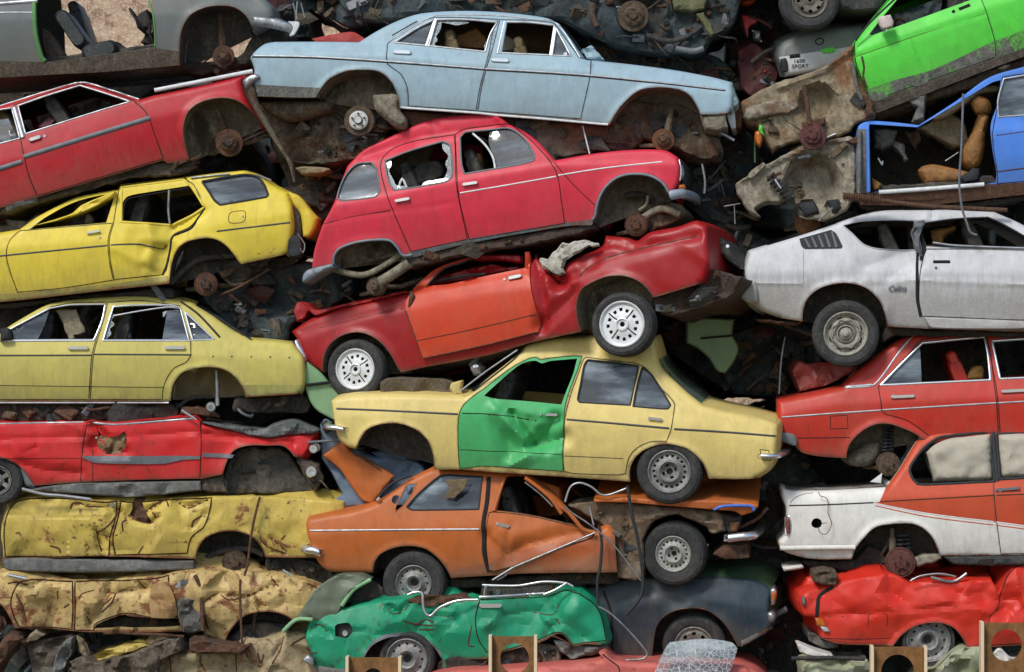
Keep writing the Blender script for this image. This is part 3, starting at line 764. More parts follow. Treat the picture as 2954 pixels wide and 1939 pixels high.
        if inner: MB().lathe([(r*.62, .0), (r*.62, -.034), (r*.5, -.046), (r*.26, -.047), (r*.22, -.075), (0, -.075)], (x, y, z), 28).obj('hub_flange', inner, o, 30)
        m = MB(); m.tube([(x, y+.03, z), (x, y+.35, z+.01)], r*.32, 8)
        if arms:
            m.tube([(x, y+.1, z), (x+.18, y+.3, z-.02), (x+.38, y+.4, z+.02)], .022, 7); m.tube([(x-.02, y+.1, z-.04), (x-.22, y+.32, z-.03)], .02, 7)
            m.box((x+.02, y+.13, z+.01), (r*1.1, .08, r*1.3), None, .02)
        m.obj('axle_stub', underm, s.root)
        if strut:
            t = s.pts(strut, y+.1); MB().tube([(t[0][0], y+.12, t[0][1]), (t[1][0], y+.12, t[1][1])], .022, 9).tube([((t[0][0]*.6+t[1][0]*.4), y+.12, (t[0][1]*.6+t[1][1]*.4)), (t[1][0], y+.12, t[1][1])], .034, 9).obj('suspension_strut', underm, s.root)
        return o
    def spring(s, st, r=.05, turns=6, mat=rustrod, y=.2, w=.009, name='coil_spring'):
        (x1, z1), (x2, z2) = s.pts(st, y); pts = []
        a = Vector((x1, y, z1)); b = Vector((x2, y, z2)); t = (b-a).normalized(); u = t.cross(Vector((0, 1, 0))); v = t.cross(u)
        for k in range(turns*10+1):
            f = k/(turns*10); w_ = f*turns*2*math.pi; pts.append(a.lerp(b, f)+u*r*math.cos(w_)+v*r*math.sin(w_))
        return MB().tube(pts, w, 5).obj(name, mat, s.root)
    def lens(s, st, mat, name='light', y=None, d=.05, parent=None):
        return s.lump(st, -.012 if y is None else y, (0 if y is None else y)+d, mat, name, R=.012, crumple=None, grid=.04, parent=parent)

darkseam = plain('dark_seam', (.012, .012, .012), .9)
whiterim = plain('white_alloy', (.72, .73, .72), .35, .2, var=.2)
steelrim = grimy('steel_rim', (.34, .35, .34), (.22, .20, .17), .5, .4, 10, .3)
dirtyrim = grimy('dirty_rim', (.2, .19, .165), (.32, .31, .27), .6, .3, 9, .4)
def make_wheel(parent, Mt, r, kind, rim=.62, w=.17, rimmat=None, tyre=True):
    rr = r*rim; M3 = Mt.to_3x3(); c = Mt.translation
    rm = rimmat or {'mag': whiterim, 'steel': steelrim, 'ring': steelrim}.get(kind, dirtyrim)
    def mk(name, m, mat, par, ang=35):
        m.V = [tuple(Mt @ Vector(v)) for v in m.V]; return m.obj(name, mat, par, ang)
    m = MB(); m.lathe([(rr*.96, .0), (rr*.93, w*.5), (rr*.9, w*.9), (rr*.2, w*.85), (0, w*.85)], (0, 0, 0), 28)
    m.lathe([(rr*.9, w*.42), (rr*.5, w*.36), (0, w*.34)], (0, 0, 0), 28)
    wh = mk('wheel', m, darkmetal, parent)
    if tyre:
        m = MB(); t = w
        pr = [(rr*1.0, .012), (rr*1.03, -.004), (rr*1.10, -.012), (rr*1.2, -.02), (r*.86, -.022), (r*.90, -.014), (r*.945, -.008), (r*.975, .008)]
        tread = []
        for k in range(6):
            y0 = .02+(t-.04)*k/5; tread += [(r*(.995 if k in (0, 5) else 1), y0), (r*(.995 if k in (0, 5) else 1), y0+.012), (r*.975, y0+.014), (r*.975, y0+(t-.04)/5-.004)]
        pr += tread+[(r*.97, t), (r*.85, t+.02), (rr*1.05, t)]
        m.lathe(pr, (0, 0, 0), 56)
        mk('tyre', m, tyrem, wh)
    # rim face
    def ring(rad, n, ph=0): return np.array([(rad*math.cos(2*math.pi*k/n+ph), rad*math.sin(2*math.pi*k/n+ph)) for k in range(n)])
    def slot(ra, rb, a, wa, wb):
        ca, sa = math.cos(a), math.sin(a); q = []
        for R0, ww in ((ra, -wa), (rb, -wb), (rb, wb), (ra, wa)): q.append((R0*ca-ww*sa, R0*sa+ww*ca))
        return np.array(q)
    def disc(Ro, holes, yf):
        loops = [(ring(Ro, 48), True)]+[(h, True) for h in holes]; G = [(0, 0)]
        for k in range(1, 10):
            for p in ring(Ro*k/10, 8+4*k, .1*k): G.append(tuple(p))
        V, T = cdt(loops, G); C = V[T].mean(1); ok = np.ones(len(T), bool)
        for h in holes: ok &= ~inside(C, h)
        rad = np.linalg.norm(V, axis=1)/Ro; y = yf(rad); T = T[ok]
        VV = [(p[0], q, p[1]) for p, q in zip(V, y)]; F = [tuple(t) for t in T]
        for h in holes:
            n = len(h); b = len(VV); rd = np.linalg.norm(h, axis=1)/Ro; yh = yf(rd)
            for dy in (0, .018): VV += [(p[0], q+dy, p[1]) for p, q in zip(h, yh)]
            for i in range(n): F.append((b+i, b+(i+1) % n, b+n+(i+1) % n, b+n+i))
        return VV, F
    m = MB()
    m.lathe([(rr*1.02, .012), (rr*1.03, -.012), (rr*.99, -.018), (rr*.95, -.012), (rr*.92, .006), (rr*.87, .012)], (0, 0, 0), 48)
    pi = math.pi
    if kind == 'mag':
        hs = []
        for q in range(4):
            a0 = q*pi/2+pi/4
            for dw in (-.045,): hs.append(slot(rr*.24, rr*.80, a0, rr*.028, rr*.034))
            for da, rad in ((.33, .62), (.78, .66), (1.24, .62)): hs.append(slot(rr*(rad-.075), rr*(rad+.075), a0+da, rr*.062, rr*.085))
        hs.append(ring(rr*.12, 10))
        m.add(*disc(rr*.88, hs, lambda q: .012+.0*q-.012*np.cos(np.clip((q-.3)/.55, -1, 1)*pi/2)**2))
        m.lathe([(rr*.3, .0), (rr*.3, -.012), (rr*.24, -.016), (rr*.22, -.004)], (0, 0, 0), 24)
    elif kind == 'steel':
        hs = [slot(rr*.68, rr*.80, k*2*pi/18, rr*.05, rr*.07) for k in range(18)]
        hs += [slot(rr*.24, rr*.36, k*pi/2+.4, rr*.07, rr*.1) for k in range(4)]+[ring(rr*.16, 12)]
        m.add(*disc(rr*.88, hs, lambda q: np.interp(q, [0, .3, .45, .55, .62, .75, .9, 1], [.03, .028, .0, -.014, -.008, .012, .016, .01])))
        m.lathe([(rr*.52, .0), (rr*.51, -.02), (rr*.48, -.024), (rr*.42, -.006)], (0, 0, 0), 32)
    elif kind == 'octagon':
        hs = [ring(rr*.1, 10)]+[slot(rr*.74, rr*.80, k*pi/4+pi/8, rr*.11, rr*.13) for k in range(8)]
        m.add(*disc(rr*.88, hs, lambda q: np.interp(q, [0, .15, .3, .36, .5, .62, .7, .85, 1], [.0, -.006, .004, .03, .03, -.002, .0, .03, .03])))
        oct_ = [(rr*(.70 if k % 2 else .60)*math.cos(k*pi/8), -.006, rr*(.70 if k % 2 else .60)*math.sin(k*pi/8)) for k in range(17)]
        m.tube(oct_, rr*.035, 6, False)
        m.lathe([(rr*.42, .03), (rr*.41, .0), (rr*.37, -.004), (rr*.35, .02)], (0, 0, 0), 32)
        m.lathe([(rr*.16, .0), (rr*.15, -.035), (rr*.1, -.045), (0, -.045)], (0, 0, 0), 20)
    elif kind == 'slots8':
        hs = [slot(rr*.56, rr*.74, k*pi/4, rr*.09, rr*.11) for k in range(8)]+[ring(rr*.12, 10)]
        m.add(*disc(rr*.88, hs, lambda q: np.interp(q, [0, .25, .35, .5, .8, .92, 1], [-.01, -.01, .012, .004, -.012, .012, .012])))
    elif kind == 'spokes':
        hs = [slot(rr*.45, rr*.80, k*pi/3, rr*.13, rr*.26) for k in range(6)]+[ring(rr*.12, 10)]
        m.add(*disc(rr*.88, hs, lambda q: np.interp(q, [0, .3, .5, 1], [.0, .0, .02, .0])))
    else:  # ring
        hs = [slot(rr*.70, rr*.80, k*2*pi/12, rr*.05, rr*.06) for k in range(12)]+[ring(rr*.2, 12)]
        m.add(*disc(rr*.88, hs, lambda q: np.interp(q, [0, .22, .3, .42, .55, .66, .9, 1], [.05, .05, .03, -.02, -.02, .006, .02, .012])))
    mk('rim', m, rm, wh)
    return wh
# ------------------------------------------------------------------ world and light
w = bpy.data.worlds.new('World'); scene.world = w; w.use_nodes = True
nt = w.node_tree; bg = nt.nodes['Background']; sky = nt.nodes.new('ShaderNodeTexSky'); sky.sky_type = 'NISHITA'
sky.sun_disc = False; SUN_EL, SUN_AZ = R_(47), R_(212)   # azimuth clockwise from +Y
sky.sun_elevation = SUN_EL; sky.sun_rotation = SUN_AZ; sky.dust_density = 1.2; sky.air_density = 1.2
nt.links.new(sky.outputs[0], bg.inputs[0]); bg.inputs[1].default_value = .15
sl = bpy.data.lights.new('sun', 'SUN'); so = bpy.data.objects.new('sun', sl); scene.collection.objects.link(so)
sl.energy = 2.45; sl.angle = R_(14); sl.color = (1, .975, .93)
sd = Vector((math.sin(SUN_AZ)*math.cos(SUN_EL), math.cos(SUN_AZ)*math.cos(SUN_EL), math.sin(SUN_EL)))
so.rotation_euler = sd.to_track_quat('Z', 'Y').to_euler(); so.location = sd*40
scene.view_settings.view_transform = 'Standard'; scene.view_settings.look = 'None'
scene.view_settings.exposure = 0; scene.view_settings.gamma = 1
red_a = paint('crimson_paint', (0.462, 0.0042, 0.0126), rust=.05, dust=0.24, fade=.25, seed=3, rough=.3)
greyp = paint('grey_paint', (.13, .145, .14), rust=.12, dust=.35, seed=4, rough=.42)
yellow1 = paint('bright_yellow_paint', (.78, .60, .05), rust=.12, dust=.35, seed=5)
yellow2 = paint('mustard_yellow_paint', (.62, .53, .13), rust=.1, dust=.4, seed=6)
brown_sill = grimy('brown_sill_dirt', (.085, .065, .045), (.14, .11, .08), .9)
greysill = grimy('grey_sill', (.2, .2, .18), (.12, .12, .11), .7, 0, 3, .5, (.16, .14, .1))
greenedge = plain('green_jamb', (.10, .26, .07), .6)
# ------------------------------------------------------------------ grey wreck with a missing door, top left
c = Car('wrecked_car', 'grey car without its front door showing a black seat, topmost of the left stack', 'a 600,480', Y=.35, tilt=3, yaw=2, W=1.55)
c.build("a -500,520! -520,-50! -300,-120 100,-330 300,-380! 900,-370 1250,-100! 1500,-80 1750,-40 1850,40 1870,110! 1840,150 1730,200! / 1225,440! 700,485 300,505 -250,540!",
    greyp, belt="a -500,10 1850,-60", crease=.2, arches=["a 1218,470! 1222,350 1240,210 1300,105 1400,52 1500,38 1600,50 1680,110 1725,200 1745,330! 1600,480!"],
    holes=["a 215,-300! 235,60 245,250 300,420! 700,370 1055,320! 1052,150 1030,-50 1000,-300!"],
    zones=[("a -600,400! 300,420! 700,372 1060,325! 1215,350! 1220,600! -600,600!", brown_sill)],
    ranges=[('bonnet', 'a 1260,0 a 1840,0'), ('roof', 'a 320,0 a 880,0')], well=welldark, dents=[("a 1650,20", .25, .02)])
c.trim("a -300,40 0,22 250,2", .022, alu); c.trim("a -300,100 0,85 225,85", .008, alu)
c.trim("a 222,-60 232,100 245,250 280,390 300,415", .022, greenedge, 'door_jamb')
c.trim("a 1010,0 1045,100 1058,250 1055,318", .010, greenedge, 'door_jamb')
c.seat("a 560,330", .40, blackseat, y=.25, face=1, recline=32, both=False, head=False)
c.seat("a 590,340", .42, blackseat, y=.95, face=1, recline=15, both=False)
c.steering("a 945,150", y=.45, r=.15, lean=60)
c.lump("a 920,120 1000,60 1035,150 1040,300 960,290 1000,200 930,190", .5, 1.2, darklin, 'dashboard')
c.lump("a 275,200 340,220 420,330 440,400 320,410", .35, .5, brown_sill, 'wheel_arch_cover')
c.lump("a 300,395 700,350 1050,300 1050,330 700,380 310,430", .3, 1.2, darklin, 'cabin_floor')
c.lump("a 1230,430 1600,400 1750,220 1900,180 2010,240 1850,330 1650,470 1300,500", .35, 1.3, underdark, 'front_subframe', crumple=(.05, .25, 3))
c.hub("a 1525,385", .105, rusthub, strut="a 1500,100 1520,350")
c.lump("a 1720,105! 1900,125 1960,150! 2040,150 2020,210 1985,250! 1965,215 1850,190 1725,170!", -.02, .06, dullchrome, 'bumper', R=.03, crumple=(.012, .1, 2))
c.lump("a 1965,145! 2045,155 2010,235 1975,245! 2000,190", -.05, -.02, whitetrim, 'bumper_end', R=.01, crumple=None)
for q in ("a 2000,20 2030,130", "a 2055,20 2080,120", "a 2030,10 2020,150"): c.rod(q, .3, .008, dullchrome, 'chrome_rod')
# ------------------------------------------------------------------ crimson coupe
c = Car('wrecked_car', 'crimson two-door coupe tilted nose up, its bare wheel hub showing', 'a 700,1225', Y=.28, tilt=14.5, yaw=5, W=1.55)
win = ["a 105,712! 300,643 530,572! 700,627 885,690! 700,745 168,912!", "a -600,900! -350,790 62,727! 130,942! -400,1085!"]
c.build("a -900,1180! -850,1050 -300,800 0,700 250,612 450,562 530,548! 650,568 780,620 900,655 960,670! 1060,640 1400,568 1728,488! 1655,550 1665,620 1710,720 1785,845! / 1295,1085! 1150,1112 1110,1092! 250,1345! 60,1400 -800,1640!",
    red_a, belt="a -700,1150 130,940 900,700 1700,500", crease=.2, shoulder=.05, flare=.02, crown=.02,
    arches=["a 1300,1130! 1262,980 1253,870 1290,760 1380,695 1500,670 1610,685 1700,745 1795,865! 1820,1130!", "a -720,1640! -700,1480 -600,1380 -480,1360 -360,1420 -320,1540!"],
    windows=win, doors=[("a 75,705! 300,625 530,556! 700,600 908,682! 1000,770 1062,930 1115,1085! 250,1340! 195,1200 160,1060", None)],
    ranges=[('roof', 'a -280,0 a 525,0'), ('windscreen', 'a 540,0 a 940,0'), ('bonnet', 'a 970,0 a 1715,0')], lining=darklin, well=wellm)
D, = c.doors
c.trim("a 162,1072 600,935 1025,805", .024, greytrim, 'side_moulding', D); c.trim("a 162,1066 600,929 1025,800", .006, alu, 'moulding_insert', D)
c.trim("a -300,1240 0,1150 150,1103", .024, greytrim, 'side_moulding')
for q in win: c.frame(q, .009, alu, parent=D if q == win[0] else None)
c.trim("a 78,722 150,935", .026, alu, 'pillar_trim')
c.trim("a -500,860 -200,760 80,678 300,610 528,548 700,590 940,672", .009, alu, 'roof_gutter')
c.handle("a 195,957 278,930", D, h=.036); c.knob("a 302,927", .016, D)
c.glassp("a -380,1080! -420,880 40,800! 115,945!", dirtyglass, name='rear_glass')
c.trim("a 1050,612 1400,545 1722,480", .02, whitetrim, 'bonnet_edge', off=-.01)
c.hub("a 1565,975", .132, rusthub, strut="a 1478,740 1530,880"); c.rod("a 1640,970 1820,890", .2, .008, rustrod, 'track_rod')
c.lump("a -60,1450 60,1385 250,1345 1110,1092 1280,1100 1330,1140 1200,1200 900,1215 600,1300 250,1390 50,1460", .12, 1.2, brown_sill, 'underside', crumple=(.04, .2, 5))
c.lump("a 10,1390! 250,1325! 255,1385! 120,1420 40,1450!", .06, .3, greysill, 'sill_end')
c.seat("a 480,900", .36, darklin, face=1, recline=20); c.seat("a 150,1000", .36, tanlin, face=1, recline=20)
c.lump("a 250,860 330,800 385,815 340,870 270,880", .3, .5, paint('dark_red_cloth', (.12, .01, .02)), 'cushion')
# ------------------------------------------------------------------ bright yellow estate
c = Car('wrecked_car', 'bright yellow estate car with a caved-in rear door', 'e 500,880', Y=.25, tilt=4, yaw=3, W=1.5)
dk = "e 1395,285! 1352,350 1300,425 1180,480 1160,560 1128,690 1105,742!"
c.build("e -900,1000! -900,560! -500,520 0,447 120,427! 250,332 480,212 640,175 785,150! 797,116! 1000,92 1240,62! 1450,40 1650,20! 1760,58 1850,120 1962,175! 1988,260 2002,400 1990,500 1965,597! / 1640,668! 1152,800! 700,848 110,915 -300,950",
    yellow1, belt="e -900,580 120,430 760,385 1200,380 1500,270 1990,200", crease=.17, tumble=.3,
    arches=["e 1150,850! 1160,700 1190,600 1260,525 1380,492 1480,502 1560,560 1620,640 1665,690! 1600,850!", "e -800,1020! -790,880 -700,790 -560,780 -440,850 -400,980!"],
    windows=["e 195,430! 300,345 480,245 640,198 772,178! 755,250 720,382!", "e 820,378! 822,260 860,200 1000,170 1280,125! 1330,180 1385,275! 1300,330 1170,398! 1000,388",
             "e 1368,97! 1640,52 1740,62 1790,110 1826,190 1815,207! 1500,262! 1460,230 1420,170"],
    doors=[("e 125,437! 190,432 720,387 765,388! 740,500 748,650 772,778! 440,830 112,862! 60,700 42,600 60,510", None),
           ("e 768,388! 797,122! 1240,70! 1320,130 1390,282! 1350,345 1295,415 1175,472 1155,560 1125,680 1100,742! 775,775! 752,650 745,500", None, 'door', 0, 'caved-in rear door')],
    zones=[("e -900,880! 110,868! 830,792! 1145,745! 1165,900! -900,1100!", paint('dusty_yellow_paint', (0.625, 0.513, 0.042), rust=.35, dust=.7, seed=8))],
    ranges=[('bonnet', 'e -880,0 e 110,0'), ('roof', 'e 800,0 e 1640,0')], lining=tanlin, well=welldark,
    creases=[("e 1180,480 1120,560 1000,560", .10, .05), ("e 1000,400 1040,560 1000,720", .08, -.025), ("e 780,560 950,650 1080,700", .09, -.02), ("e 1180,420 1250,390 1380,300", .06, .05), ("e 1080,740 1000,690", .08, .04)],
    dents=[("e 1130,640", .2, .08), ("e 1120,430", .14, .05), ("e 1700,320", .2, .012), ("e 950,500", .15, .02)])
D1, D2 = c.doors
c.line(dk, .014, darkseam, 'door_gap', off=.0); c.line("e 1395,285 1330,180 1245,66", .006, darkseam, 'door_gap')
c.frame("e 822,378! 815,138! 1240,82! 1300,140 1390,275! 1300,335 1170,400!", .012, yellow1, 'window_frame', D2)
c.line("e 835,375 838,260 870,215 1275,140", .006, darkseam, 'window_seal')
c.glassp("e 1368,97! 1640,52 1740,62 1790,110 1826,190 1815,207! 1500,262! 1460,230 1420,170", bluglass, frame=blackrub, fr=.012)
c.trim("e -300,650 0,612 400,572 732,540", .008, seamtrim, parent=D1); c.trim("e 757,537 950,532 1100,560 1128,535", .008, seamtrim, parent=D2); c.trim("e 1480,443 1980,383", .008, seamtrim)
c.handle("e 588,455 682,440", D1, h=.022); c.knob("e 680,485", .012, D1)
c.frame("e 1570,318 1640,303 1672,310 1672,365 1640,385 1580,388 1562,375", .0035, darkseam, 'fuel_flap'); c.knob("e 1655,338", .01)
c.lump("e 225,405! 480,325 560,262 782,168! 780,195 620,290 480,345 350,378!", .04, .3, yellow1, 'bent_roof_rail', crumple=(.02, .1, 3), R=.02)
c.rod("e 1155,160 1150,300 1160,390", .06, .012, dullchrome, 'window_channel')
c.lump("e 540,380 560,330 600,325 625,360 615,395", .3, .45, creamseat, 'headrest')
c.lump("e 905,360! 915,300 950,290 955,350 940,370", .3, .4, greytrim, 'headrest')
c.seat("e 900,480", .36, darklin, face=-1, recline=20); c.seat("e 500,500", .34, darklin, face=-1)
c.trim("e 1290,72 1560,45", .01, dullchrome, 'roof_rail', off=-.02); c.rod("e 1755,60 1850,95", .15, .012, dullchrome, 'roof_rail')
c.lump("e 1960,172! 2040,200 2110,280 2170,350! 2150,420 2110,480 2070,480! 2050,330 2000,262!", .1, 1.3, yellow1, 'tailgate', crumple=(.03, .2, 7))
c.lump("e 1990,265 2045,330 2055,480 2000,470", .12, 1.2, brown_sill, 'rear_panel'); c.lump("e 1962,490 2050,480 2062,600 2000,622 1968,600", .02, .2, blackrub, 'lamp_holder')
c.rod("e 2030,460 2080,530 2070,590 2050,560", .0, .006, dullchrome, 'wiring')
c.hub("e 1405,805", .112, rusthub, kind='drum', y=.14); c.rod("e 1160,800 1350,640 1600,610", .3, .03, welldark, 'exhaust_pipe'); c.rod("e 1500,880 1640,820 1840,700", .22, .012, rustrod, 'axle_strut')
c.rod("e 1480,690 1540,770 1600,810 1700,770", .35, .02, underm, 'exhaust_pipe')
c.lump("e 1550,640 1960,620 2060,600 1950,690 1750,720 1680,780 1540,790 1520,700", .3, 1.2, underdark, 'underside', crumple=(.06, .25, 8))
c.lump("e -300,960 110,925 1150,830 1180,900 900,890 500,905 100,960", .2, 1.2, underdark, 'underside_front')
# ------------------------------------------------------------------ mustard saloon
c = Car('wrecked_car', 'mustard yellow four-door saloon with chrome window frames and no rear wheel', 'i 600,640', Y=.22, tilt=-.3, yaw=7, W=1.6)
win = ["e 62,1112! 330,968! 470,945 708,940! 690,1050 640,1185! 30,1188!", "e 702,1187! 725,1100 765,958! 900,948 1150,945 1225,965! 1288,1187!", "e 1258,992! 1462,1182! 1315,1188!"]
c.build("e -900,1560! -880,1290 -600,1230 -50,1175! 50,1092 300,945 430,915! 700,890 970,880 1200,905 1300,930! 1450,1020 1600,1120 1720,1180! 1900,1193 2000,1210! 2070,1300 2085,1400 2082,1500 i 2062,560! / 1690,582! 1160,610! -300,612",
    yellow2, belt="e -900,1230 0,1190 1300,1190 2050,1215", crease=.14, shoulder=.04,
    arches=["i 1160,650! 1168,560 1190,480 1250,412 1350,382 1450,378 1540,400 1610,450 1660,530 1690,650!", "i -760,650! -740,500 -640,400 -500,390 -400,460 -360,600!"],
    windows=win, doors=[("e -290,1192! 30,1195! 330,958! 470,930 718,925! 690,1060 650,1200 628,1300 615,1450 i 605,602! -290,602!", None),
       ("e 724,925! 970,915 1222,950! 1302,1192! 1306,1290! 1270,1340 1190,1380 1140,1450 1115,1520 i 1108,602! 612,602! e 622,1450 635,1300 656,1200 696,1060", None)],
    zones=[("i -900,510! 1160,512! 1160,700! -900,700!", paint('lower_mustard', (0.55, 0.494, 0.098), rust=.2, dust=.45, seed=9)), ("i 1640,498! 2110,500! 2110,700! 1640,700!", paint('lower_mustard2', (0.495, 0.468, 0.112), rust=.45, dust=.6, seed=10))],
    ranges=[('bonnet', 'e -850,0 e -60,0'), ('windscreen', 'e -40,0 e 410,0'), ('roof', 'e 440,0 e 1290,0'), ('rear_window', 'e 1330,0 e 1700,0'), ('boot_lid', 'e 1730,0 e 2040,0')],
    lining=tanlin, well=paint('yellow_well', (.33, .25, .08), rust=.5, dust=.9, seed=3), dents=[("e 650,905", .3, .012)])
D1, D2 = c.doors
for k, q in enumerate(win): c.frame(q, .009, chrome, parent=(D1, D2, None)[k])
c.trim("e -200,1195 30,1193 640,1190", .012, chrome, 'belt_trim', D1); c.trim("e 700,1190 1300,1190", .012, chrome, 'belt_trim', D2)
c.trim("e 770,1020 960,985 1150,960 1240,972", .009, chrome, 'sagging_window_trim', D2, off=.01)
c.trim("e -200,1292 300,1291 625,1290", .008, seamtrim, parent=D1); c.trim("e 642,1284 1300,1287", .008, seamtrim, parent=D2)
c.line("i -200,500 600,510 1115,516", .003); c.trim("i -200,622 1150,622", .010, alu, 'sill_trim')
c.handle("e 462,1240 605,1240", D1, h=.03); c.handle("e 1122,1238 1265,1238", D2, h=.03)
for q in ("e 1455,1298", "e 1583,1298", "e 1715,1300", "e 1846,1302", "e 1975,1306"): c.knob(q, .008, None, rusthub, 'trim_clip', .003)
c.trim("e 1225,922 1350,1010 1500,1168", .011, blackrub, 'pillar_seal'); c.trim("e 1460,1012 1600,1108 1715,1185", .008, blackrub, 'window_seal', off=-.01)
c.glassp("e 75,1115! 325,985! 290,1100 250,1185! 90,1185!", glassmat('blue_glass', (.25, .32, .45), .45), name='quarter_glass')
c.glassp("e 1135,985! 1225,972! 1285,1185! 1105,1185!", bluglass, name='door_glass'); c.glassp(win[2], bluglass, name='quarter_glass')
c.glassp("e 745,1000! 775,1015 755,1050 775,1080 745,1110 755,1145 715,1182!", crazed, name='glass_fragment'); c.glassp("e 1105,995! 1135,985 1110,1030", crazed, name='glass_fragment')
c.lump("e 385,985! 520,980! 560,1080 580,1130! 500,1160 510,1182! 470,1182! 440,1090", .25, .28, creamseat, 'card_panel', R=.01, crumple=(.02, .2, 4))
c.lump("e 790,1185! 800,1130 850,1105 890,1140 895,1185!", .3, .42, greytrim, 'headrest')
c.seat("e 780,1330", .40, darklin, face=-1, recline=15); c.seat("e 250,1330", .40, darklin, face=-1, recline=15)
c.lump("e 0,1110! 60,1115 80,1180! 0,1195!", -.04, .06, blackrub, 'door_mirror')
c.rod("i 1478,400 1482,500 1485,640", .2, .022, alu, 'shock_absorber'); c.knob("i 1440,650", .05, None, alu, 'ball_joint', .06)
c.rod("i 1180,680 1300,590 1450,580", .3, .02, welldark, 'exhaust_pipe')
c.lump("i -300,630 1165,635 1220,680 1200,730 600,745 -300,745", .12, 1.3, underdark, 'underside', crumple=(.03, .3, 6))
c.lump("i 1240,660 1350,640 1440,680 1500,720 1330,715 1230,700", .1, .5, rusthub, 'axle_beam'); c.lump("i 1690,585 2062,560 2120,600 2100,680 1850,690 1600,680 1600,600", .2, 1.3, underdark, 'underside_rear', crumple=(.05, .2, 6))
red_b = paint('scarlet_paint', (0.624, 0.0132, 0.0143), rust=.12, dust=0.21, fade=.3, seed=11)
yel_r = paint('rusty_yellow_paint', (.62, .455, .085), rust=.6, dust=.35, fade=.2, seed=12, rough=.45)
tan_r = paint('rusty_tan_paint', (.62, .44, .16), rust=.95, dust=.5, fade=.3, seed=13, rough=.5)
creamp = paint('cream_scrap_paint', (.38, .30, .16), rust=.65, dust=.7, seed=14, rough=.6)
# ------------------------------------------------------------------ scarlet crushed car
c = Car('crushed_car', 'scarlet car crushed flat, a torn hole in its front door', 'i 900,1200', Y=.2, tilt=0, yaw=7, W=1.55, R=.032)
c.build("i -700,1190! -700,770! 0,762 580,750! 622,742! 800,755 1000,740 1330,715! 1370,745! 1378,770! 1550,800 1800,862 2000,838 2165,830! 2125,900 2085,970 2060,995! / 2000,985! 1520,1110! 1370,1142! 1000,1150 540,1165 245,1188! -300,1195",
    red_b, belt="i -700,760 600,750 1370,730 2100,840", crease=.2, shoulder=.03,
    arches=["i 1510,1140! 1550,1020 1600,945 1700,912 1830,912 1930,915 1990,960 2020,1010 2100,1140!", "i -330,1210! -320,1060 -200,985 -50,985 60,1010 140,1060 190,1120 245,1210!"],
    holes=["i 655,790! 700,848 790,850 850,815! 865,870 845,935 790,975 715,970! 722,910 680,860"],
    doors=[("i 545,1168! 560,950 592,752! 625,745 1000,742 1330,718 1368,748! 1376,900 1366,1145! 1000,1152", None, 'door', 0, 'torn front door')],
    ranges=[('bonnet', 'i 1380,0 i 2150,0')], crumple=(.028, .45, 2), floor=underm, well=welldark,
    creases=[("i 560,860 900,850 1370,815", .05, .015), ("i 0,870 560,850", .05, .015), ("i 600,920 700,960 850,960", .09, .05), ("i 1380,840 1700,860 2000,900", .05, .03), ("i 130,1040 300,1080 540,1100", .08, .03), ("i 640,780 720,850", .06, .06)], dents=[("i 660,900", .1, .06), ("i 1500,960", .2, .03)])
D, = c.doors
c.lump("i 640,850! 720,840 860,820 880,990! 700,1000!", .05, .15, grimy('torn_liner', (.3, .2, .1), (.16, .09, .05), .9), 'door_liner', crumple=(.05, .08, 4))
c.trim("i -300,768 15,765 570,755", .011, alu, 'belt_trim'); c.trim("i 632,758 800,770 1330,728", .011, alu, 'belt_trim', D); c.rod("i 1240,670 1340,735", -.03, .012, chrome, 'loose_trim')
c.patch("i 556,984! 1366,984! 1366,1005! 1250,1012 1100,1038 650,1030 570,1000!", greytrim, 'side_moulding', -.012, parent=D); c.patch("i 1382,964! 1500,968 1600,975! 1585,1000! 1382,990!", greytrim, 'side_moulding', -.012)
c.trim("i 560,992 1366,990", .004, alu, 'moulding_insert', D)
c.line("i 632,950 632,1160", .003, parent=D); c.line("i 0,1000 540,1000", .003); c.knob("i 655,860", .012, D)
c.lump("i 1380,755 1550,775 1800,800 1870,770 2000,740 2140,780 2185,805 2150,832 1990,838 1820,862 1550,800", -.01, 1.4, grimy('grey_primer', (.09, .1, .1), (.15, .15, .14), .6), 'wing_top', crumple=(.03, .15, 3))
c.lump("i 1530,1110 1600,965 1700,920 1800,935 1900,925 1990,990 2060,1100 2160,1210 2000,1235 1700,1245 1500,1240", .2, 1.0, welldark, 'inner_wing', crumple=(.06, .22, 6), R=.12)
c.lump("i 1370,1145 1520,1110 1560,1240 1370,1225", .08, .4, brown_sill, 'sill_end', crumple=(.03, .1, 5))
c.lump("i 2010,980 2080,1000 2180,1050 2210,1150 2150,1230 2080,1120", .05, .8, brown_sill, 'nose_panel', crumple=(.05, .12, 5))
c.wheel("i -20,1150", .245, 'spokes', y=.03, rim=.55)
c.lump("i 130,1055 165,1065 240,1190 180,1190 150,1120", .02, .05, greytrim, 'mud_flap')
c.lump("i 150,1215! 400,1180 550,1165 1370,1155! 1375,1222! 900,1262 520,1245 300,1230", .03, 1.3, greysill, 'sill', crumple=(.035, .14, 8))
c.rod("i 150,1208 300,1245 420,1255 620,1280", -.04, .016, alu, 'loose_sill_trim')
for q, r in (("i 2140,935", .045), ("i 2125,1090", .06)): c.knob(q, r, None, chrome, 'headlight_rim', .05)
c.rod("i 2100,890 2250,880 2320,875", -.02, .012, greytrim, 'bumper_iron')
